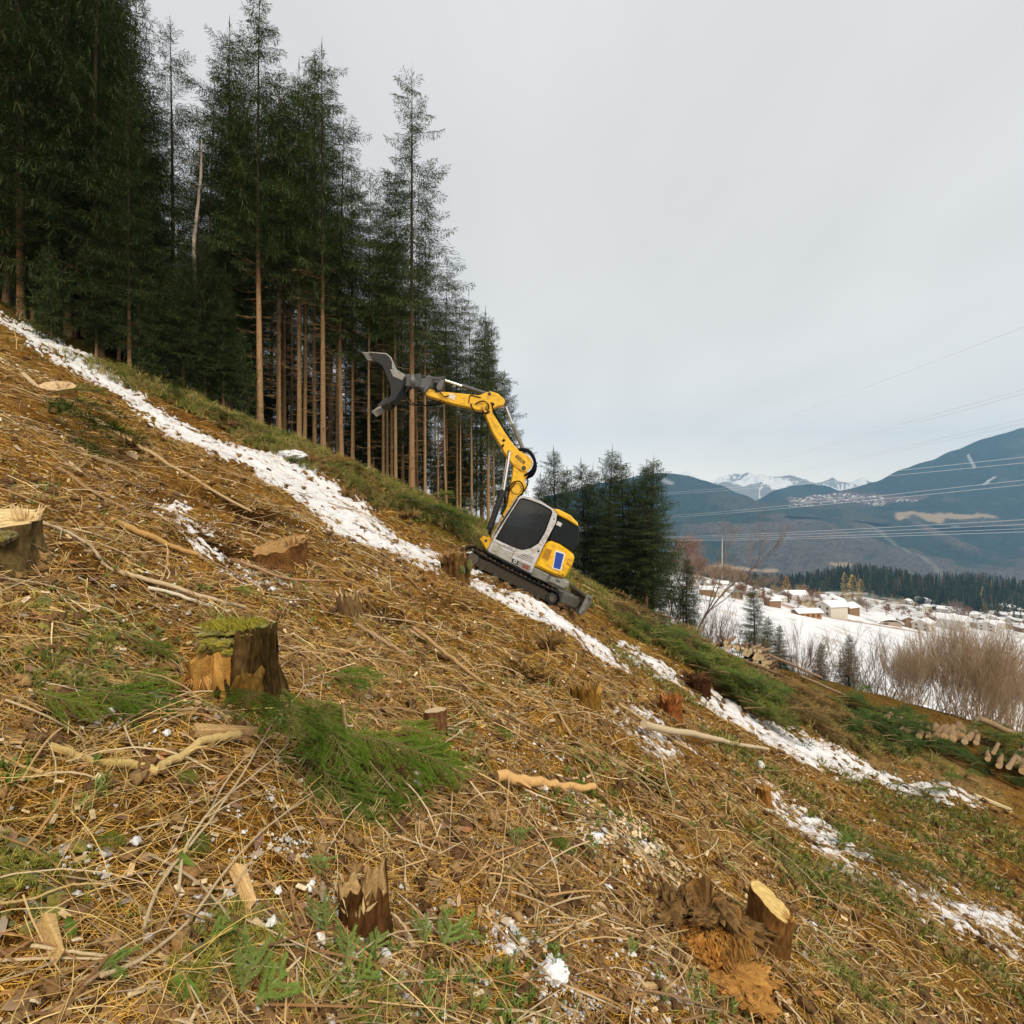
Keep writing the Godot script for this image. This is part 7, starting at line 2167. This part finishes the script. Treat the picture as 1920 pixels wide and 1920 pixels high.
func leaf_mesh(k: int) -> ArrayMesh:
	var mb := Mb.new()
	var l := 0.05; var w := 0.018
	var p := [Vector3(-l, 0.004, 0), Vector3(-l * 0.4, 0.012, w), Vector3(l * 0.3, 0.006 + 0.008 * k, w * 0.9), Vector3(l, 0.02 * k, 0), Vector3(l * 0.3, 0.01, -w * 0.9), Vector3(-l * 0.4, 0.016, -w)]
	var c := Vector3(0, 0.0, 0)
	for i in 6:
		mb.tri_to(c, p[i], p[(i + 1) % 6], Vector3.UP, Color.WHITE)
	return mb.mesh(mats.leaf)


func near_any(x: float, z: float, spots: Array, k := 1.0) -> float:
	var b := 0.0
	for s in spots:
		var q: float = Vector2(x - s[0].x, z - s[0].z).length_squared() / (s[1] * s[1] * k * k)
		if q < 4.0:
			b = maxf(b, exp(-q * 1.2))
	return b


func build_litter() -> void:
	var straw := [Color(0.48, 0.30, 0.10), Color(0.40, 0.225, 0.075), Color(0.56, 0.39, 0.16), Color(0.28, 0.155, 0.06), Color(0.46, 0.33, 0.10), Color(0.18, 0.10, 0.05), Color(0.36, 0.23, 0.085), Color(0.78, 0.56, 0.24), Color(0.70, 0.50, 0.20), Color(0.66, 0.42, 0.14)]
	for i in straw.size():
		straw[i] = Color(straw[i].r * 1.16, straw[i].g * 1.0, straw[i].b * 0.62)
	var not_snow := func(x: float, z: float) -> float:
		for g in gouges:
			if absf(x - g[0]) < g[2] and absf(z - g[1]) < g[2] * 0.8:
				return 0.15
		for s in snow_polys:
			if s[1] > 0.2 and Geometry2D.is_point_in_polygon(Vector2(x, z), s[0]):
				return 0.2
		return 0.55 + 0.9 * n_tone.get_noise_2d(x * 1.7 + 200.0, z * 1.7)
	straws("straw_litter", "dry straw and conifer twigs covering the cleared slope, straight ones", 40000, 1.4, 20.0, 1, Vector2(0.03, 0.13), 0.0009, 0.10, 0.06, straw, 0.14, not_snow, 0.10, 2, 0.4)
	straws("straw_litter", "dry straw and conifer twigs covering the cleared slope, bowed ones", 24000, 1.4, 19.0, 2, Vector2(0.04, 0.15), 0.0009, 0.35, 0.12, straw, 0.2, not_snow, 0.10, 4, 0.3)
	straws("needle_litter", "short broken needles and bark crumbs on the cleared slope", 100000, 1.2, 17.0, 3, Vector2(0.01, 0.038), 0.0013, 0.2, 0.08, straw, 0.3, not_snow, 0.12, 1, 0.2)
	straws("bark_litter", "dark bark flakes and rotten bits on the cleared slope", 24000, 1.2, 19.0, 9, Vector2(0.01, 0.032), 0.004, 0.1, 0.12, [Color(0.16, 0.09, 0.045), Color(0.24, 0.14, 0.07), Color(0.36, 0.19, 0.08), Color(0.45, 0.28, 0.13), Color(0.30, 0.20, 0.15)], 0.35, not_snow, 0.10, 2, 0.2)
	straws("twig_litter", "brown twigs strewn over the cleared slope", 5000, 1.5, 15.0, 4, Vector2(0.2, 0.55), 0.0035, 0.16, 0.08, [Color(0.36, 0.21, 0.09), Color(0.48, 0.32, 0.15), Color(0.24, 0.13, 0.06), Color(0.55, 0.42, 0.26)], 0.10, not_snow, 0.05, 5, 0.5)
	straws("brash_litter", "broken branch ends and long straws strewn along the slope", 9000, 3.2, 20.0, 13, Vector2(0.12, 0.36), 0.0019, 0.14, 0.08, [Color(0.62, 0.42, 0.16), Color(0.72, 0.52, 0.23), Color(0.50, 0.31, 0.10), Color(0.30, 0.17, 0.06), Color(0.15, 0.085, 0.04), Color(0.76, 0.60, 0.33), Color(0.20, 0.12, 0.055)], 0.16, not_snow, 0.09, 3, 0.65)  # darkest tones paint in shadow between the lighter pieces
	straws("needle_mats", "mats of dropped needles and moss strewn along the slope", 12000, 3.2, 20.0, 14, Vector2(0.03, 0.08), 0.005, 0.1, 0.10, [Color(0.52, 0.32, 0.10), Color(0.44, 0.27, 0.09), Color(0.20, 0.12, 0.055), Color(0.34, 0.29, 0.08), Color(0.12, 0.07, 0.035), Color(0.60, 0.42, 0.18)], 0.3, not_snow, 0.09, 2, 0.5)
	var lower_left := func(x: float, z: float) -> float: return 1.0 if x < -0.35 - (-z - 2.2) * 0.7 else 0.06
	straws("long_straw", "long dead grass stalks lying at the lower left", 1100, 1.4, 4.5, 5, Vector2(0.22, 0.65), 0.0014, 0.25, 0.10, [Color(0.62, 0.42, 0.14), Color(0.52, 0.34, 0.11), Color(0.70, 0.52, 0.23)], 0.12, lower_left, 0.0, 6)
	var grassy := func(x: float, z: float) -> float: return near_any(x, z, green_spots) * (0.4 + 1.2 * maxf(0.0, n_tone.get_noise_2d(x * 2.0, z * 2.0) + 0.25)) + (0.35 if z < -15.2 and z > -19.5 else 0.0)
	strew("grass", "short green and yellowish grass on the banks and patches", "grass", tuft(11, 0.10, 0.003), 9000, 1.8, 19.5, 6, Vector2(0.25, 0.7), [Color(0.17, 0.22, 0.04), Color(0.26, 0.27, 0.06), Color(0.36, 0.32, 0.10), Color(0.12, 0.18, 0.035), Color(0.42, 0.34, 0.14)], 0.25, grassy, 0.0, 0.12)
	strew("bank_grass", "long hanging grass on the bank along the wood's edge", "grass", tuft(16, 0.34, 0.006), 5200, 14.2, 19.6, 65, Vector2(0.5, 1.2), [Color(0.20, 0.22, 0.045), Color(0.30, 0.28, 0.07), Color(0.40, 0.32, 0.11), Color(0.14, 0.18, 0.035), Color(0.46, 0.35, 0.14)], 0.35, func(x, z): return smoothstep(14.3, 15.6, -z) * (1.0 - smoothstep(18.6, 19.4, -z)) * (0.5 + n_tone.get_noise_2d(x * 1.5, z * 1.5)) * (1.0 if x < 3.0 else 0.7))
	strew("dry_grass", "yellow dry grass tufts among the litter", "grass", tuft(9, 0.10, 0.0022), 2600, 2.2, 19.0, 7, Vector2(0.3, 0.9), [Color(0.50, 0.36, 0.13), Color(0.42, 0.28, 0.11), Color(0.56, 0.43, 0.2)], 0.5, not_snow, 0.0, 0.08)
	strew("green_weeds", "small green shoots scattered in the litter", "grass", tuft(7, 0.07, 0.004), 1500, 1.3, 8.0, 8, Vector2(0.4, 1.1), [Color(0.20, 0.30, 0.06), Color(0.26, 0.33, 0.09), Color(0.15, 0.24, 0.05)], 0.4, func(x, z): return smoothstep(0.05, 0.4, n_tone.get_noise_2d(x * 3.0, z * 3.0)))
	var leafy := func(x: float, z: float) -> float: return 0.25 + 1.2 * maxf(0.0, n_tone.get_noise_2d(x * 2.2 + 50.0, z * 2.2))
	for k in 2:
		strew("dead_leaves", "brown and purplish dead leaves on the slope, " + ["flat ones", "curled ones"][k], "leaves", leaf_mesh(k), 1100, 1.3, 9.0, 20 + k, Vector2(0.3, 0.75), [Color(0.32, 0.19, 0.11), Color(0.42, 0.28, 0.18), Color(0.24, 0.14, 0.10), Color(0.5, 0.36, 0.22), Color(0.38, 0.18, 0.08), Color(0.44, 0.36, 0.28)], 0.4, leafy, 0.0, 0.05)
	# crumbs of old snow
	var crumbs := []
	for q in [[700, 1690, 0.16], [640, 1740, 0.2], [760, 1800, 0.25], [560, 1770, 0.2], [480, 1720, 0.14], [1000, 1730, 0.2], [1110, 1790, 0.22], [1240, 1850, 0.2], [900, 1840, 0.25], [1060, 1880, 0.2], [670, 1880, 0.25], [1480, 1500, 0.7], [1560, 1570, 0.8], [1620, 1640, 0.6], [1850, 1750, 0.7], [1900, 1690, 0.7], [1700, 1680, 0.4], [1770, 1720, 0.4], [1540, 1700, 0.3], [1680, 1560, 0.5], [450, 1090, 0.5], [330, 960, 0.8], [1120, 1580, 0.35], [1190, 1380, 0.6], [1270, 1330, 0.6], [650, 1020, 1.2], [1380, 1440, 0.8], [1640, 1450, 1.2], [780, 1050, 0.8], [960, 1660, 0.2], [1500, 1700, 0.25], [820, 1500, 0.2], [980, 1390, 0.3], [530, 1560, 0.2], [350, 1130, 0.3], [1740, 1640, 0.4], [1480, 1450, 0.7], [250, 1330, 0.2], [120, 1640, 0.1]]:
		crumbs.append([spot(q[0], q[1]), q[2]])
	var snowy := func(x: float, z: float) -> float:
		var b := near_any(x, z, crumbs, 1.15) * smoothstep(-0.15, 0.35, n_snow.get_noise_2d(x * 3.0, z * 3.0))
		for s in snow_polys:
			if Geometry2D.is_point_in_polygon(Vector2(x, z), s[0]):
				b = maxf(b, 0.10 + 0.12 * (1.0 - s[1]))
		return b + 0.006
	for k in 3:
		var mb := Mb.new()
		mb.lump(Vector3(k * 0.3, 0, 0) * 0.0, Vector3(0.016, 0.008, 0.012), 4, 0.32, noise(40 + k, 1.0, 2), Color(0.66, 0.65, 0.63), Color(0.86, 0.85, 0.84))
		strew("snow_crumbs", "crumbs of old snow scattered in the litter, " + ["larger ones", "medium ones", "fine ones"][k], "snow", mb.mesh(mats.snow), [380, 4200, 11000][k], 1.2, [15.0, 15.0, 12.0][k], 50 + k, [Vector2(0.5, 1.2), Vector2(0.2, 0.55), Vector2(0.08, 0.28)][k], [Color(1, 1, 0.99), Color(0.9, 0.89, 0.88), Color(0.95, 0.92, 0.88)], 0.4, snowy, -0.004, [0.05, 0.06, 0.08][k])
	# moss cushions and sawdust
	var mossy := []
	for q in [[440, 1760, 0.1], [420, 1810, 0.09], [590, 1830, 0.07], [700, 1880, 0.08], [1220, 1460, 0.2], [900, 1460, 0.1], [180, 1190, 0.25], [240, 1180, 0.2], [1170, 1450, 0.2], [20, 1650, 0.12], [1090, 1430, 0.2], [330, 1880, 0.06], [1530, 1640, 0.15]]:
		mossy.append([spot(q[0], q[1]), q[2]])
	var mm := Mb.new()
	mm.lump(Vector3.ZERO, Vector3(0.03, 0.010, 0.03), 5, 0.5, n_mid, Color.WHITE * 0.7, Color.WHITE)
	strew("moss", "yellow green moss cushions on the slope", "moss", mm.mesh(mats.moss), 2600, 1.3, 9.0, 60, Vector2(0.2, 0.7), [Color(0.24, 0.23, 0.03), Color(0.32, 0.28, 0.05), Color(0.17, 0.18, 0.03)], 0.3, func(x, z): return near_any(x, z, mossy), 0.0, 0.08)
	strew("moss_shoots", "moss shoots on the yellow green cushions", "moss", tuft(14, 0.03, 0.0016), 4200, 1.3, 7.0, 61, Vector2(0.5, 1.2), [Color(0.30, 0.28, 0.05), Color(0.38, 0.33, 0.07), Color(0.20, 0.22, 0.04)], 0.4, func(x, z): return near_any(x, z, mossy), -0.01)
	var cm := Mb.new()
	cm.box(Vector3.ZERO, Vector3(0.03, 0.004, 0.012), Color.WHITE, Basis(), 0.001)
	strew("wood_chips", "pale wood chips and sawdust flakes", "wood chips", cm.mesh(mats.wood), 5200, 1.4, 16.0, 62, Vector2(0.3, 1.3), [Color(0.80, 0.64, 0.40), Color(0.72, 0.54, 0.30), Color(0.84, 0.72, 0.52)], 0.5, func(x, z): return near_any(x, z, wood_dust, 1.1) * 0.9 + 0.03, 0.0, 0.08)
	var cl := Mb.new()
	cl.lump(Vector3.ZERO, Vector3(0.03, 0.018, 0.024), 3, 0.7, noise(71, 1.0, 2), Color.WHITE * 0.75, Color.WHITE)
	strew("soil_clods", "brown clods and bark lumps on the torn slope", "soil", cl.mesh(mats.rot), 5200, 1.6, 19.0, 72, Vector2(0.2, 0.9), [Color(0.26, 0.15, 0.07), Color(0.36, 0.21, 0.09), Color(0.18, 0.10, 0.05), Color(0.46, 0.29, 0.13)], 0.5, not_snow, -0.003, 0.12)
	# two broad leaves at the front edge
	for q in [[348, 1890, 0.3, "green and yellow dock leaf standing at the bottom edge"], [366, 1900, 1.2, "second green dock leaf behind the yellow tipped one"], [135, 1770, 0.2, "single small green leaf at the lower left"], [352, 1660, 0.5, "narrow green leaf beside the grey stems"]]:
		var mb := Mb.new()
		for i in 8:
			var s0 := i / 8.0; var s1 := (i + 1) / 8.0
			var w0 := 0.028 * sin(PI * pow(s0, 0.7)) + 0.002; var w1 := 0.028 * sin(PI * pow(s1, 0.7)) + 0.001
			var a := Vector3(0, 0.11 * s0, 0.03 * s0 * s0); var b := Vector3(0, 0.11 * s1, 0.03 * s1 * s1)
			var col := Color(0.16, 0.27, 0.05).lerp(Color(0.5, 0.4, 0.16), smoothstep(0.6, 1.0, s0) if q[0] == 348 else 0.0)
			for s in [-1.0, 1.0]:
				mb.quad(a, b, b + Vector3(s * w1, 0.004, 0.01), a + Vector3(s * w0, 0.004, 0.01), col * (1.0 + 0.1 * s))
		var o := tag(part("green_leaf", mb.mesh(mats.leaf), self), q[3], "leaf")
		o.position = spot(q[0], q[1]); o.rotation = Vector3(-0.4, q[2], 0.2)
		o.scale = Vector3.ONE * (0.6 if q[0] < 300 else 0.9)


func _ready() -> void:
	rng.seed = 4
	var cam := Camera3D.new()
	cam.name = "camera"
	cam.position = EYE
	cam.fov = rad_to_deg(2.0 * atan(LENS))
	cam.near = 0.05
	cam.far = 30000.0
	add_child(cam)
	var sky_im := Image.create(512, 256, false, Image.FORMAT_RGBF)
	var cl := noise(21, 0.9, 5)
	for y in 256:
		for x in 512:
			var el := (0.5 - (y + 0.5) / 256.0) * PI
			var az := TAU * (x + 0.5) / 512.0
			var d := Vector3(cos(el) * cos(az), sin(el), cos(el) * sin(az))
			var p := d / maxf(absf(d.y) + 0.12, 0.12)
			var k := 0.515 + 0.045 * cl.get_noise_3d(p.x * 0.8, 3.0, p.z * 2.2) + 0.60 * exp(-absf(el) * 6.5)
			var warm := exp(-absf(el) * 6.0)
			sky_im.set_pixel(x, y, Color(k * (1.01 + 0.16 * warm), k * (0.99 + 0.06 * warm), k * (0.97 - 0.10 * warm)))
	var psm := PanoramaSkyMaterial.new()
	psm.panorama = ImageTexture.create_from_image(sky_im)
	var sky := Sky.new()
	sky.sky_material = psm
	var env := Environment.new()
	env.background_mode = Environment.BG_SKY
	env.sky = sky
	env.tonemap_mode = Environment.TONE_MAPPER_LINEAR
	env.tonemap_exposure = 1.56
	env.fog_enabled = true
	env.fog_light_color = Color(0.60, 0.82, 1.0)
	env.fog_density = 0.00015
	env.sdfgi_enabled = true; env.ssao_enabled = true; env.ssil_enabled = true
	var we := WorldEnvironment.new()
	we.name = "sky"
	we.environment = env
	add_child(we)
	var sun := DirectionalLight3D.new()
	sun.name = "sun"
	sun.light_energy = 0.55
	sun.light_color = Color(1.0, 0.94, 0.83)
	sun.light_angular_distance = 14.0
	sun.shadow_enabled = true
	sun.rotation_degrees = Vector3(-48, 28, 0)
	add_child(sun)

	n_lump = noise(1, 0.42, 3); n_mid = noise(2, 1.5, 3); n_fine = noise(3, 6.5, 3)
	n_tone = noise(4, 0.33, 4); n_snow = noise(6, 1.1, 5); n_far = noise(7, 1.0, 6)
	make_materials()
	for q in [[150, 570, 2.4], [330, 720, 1.2], [480, 800, 1.0], [800, 975, 1.2], [880, 1010, 0.9], [1150, 1130, 1.4], [1230, 1190, 1.2], [1330, 1250, 1.0], [1400, 1290, 1.1], [1760, 1530, 1.3], [1850, 1560, 1.6], [1650, 1500, 0.8], [1830, 1640, 0.8], [1600, 1570, 0.6], [1700, 1525, 0.9], [1760, 1600, 0.8], [1550, 1650, 0.35], [1450, 1590, 0.3], [1650, 1700, 0.45], [1600, 1850, 0.2], [1800, 1810, 0.4], [1480, 1470, 0.5], [1380, 1420, 0.5], [1260, 1290, 0.6], [1180, 1240, 0.6], [640, 1420, 0.25], [420, 1180, 0.15], [1500, 1660, 0.2], [150, 1270, 0.2]]:
		green_spots.append([spot(q[0], q[1]), q[2]])
	for q in [[1195, 1600, 0.34], [1140, 1575, 0.22], [1640, 1440, 1.6], [1780, 1450, 1.6], [60, 800, 0.7], [40, 690, 1.0], [30, 1030, 0.25]]:
		wood_dust.append([spot(q[0], q[1]), q[2]])
	for q in [[400, 1010, 0.6], [470, 960, 0.7], [1010, 1130, 0.5], [1050, 1230, 0.45], [1010, 1280, 0.35], [1330, 1260, 0.4], [1480, 1480, 0.35], [1230, 1480, 0.3], [300, 690, 0.7], [420, 780, 0.8], [860, 1130, 0.5], [1310, 1760, 0.22], [1620, 1470, 0.4]]:
		bare_soil.append([spot(q[0], q[1]), q[2]])
	for q in [[400, 1010, 0.55, 0.22], [460, 965, 0.6, 0.2], [1000, 1135, 0.6, 0.22], [1050, 1235, 0.5, 0.2], [1010, 1275, 0.35, 0.14], [1330, 1262, 0.4, 0.15], [1480, 1480, 0.35, 0.12], [1230, 1480, 0.28, 0.10], [300, 690, 0.7, 0.2], [860, 1130, 0.4, 0.14], [1620, 1470, 0.4, 0.14], [380, 930, 0.5, 0.16], [1190, 1290, 0.35, 0.14], [150, 1090, 0.25, 0.10], [330, 1300, 0.15, 0.06], [1120, 1520, 0.2, 0.06], [1400, 1560, 0.25, 0.08], [740, 1160, 0.4, 0.12], [560, 1000, 0.5, 0.15], [1360, 1390, 0.35, 0.12]]:
		var g := spot(q[0], q[1])
		gouges.append([g.x, g.z, q[2], q[3]])
		bare_soil.append([g, q[2] * 1.15])
	build_ground()
	build_snow()
	build_valley()
	build_trees()
	build_excavator()
	build_wood()
	build_litter()
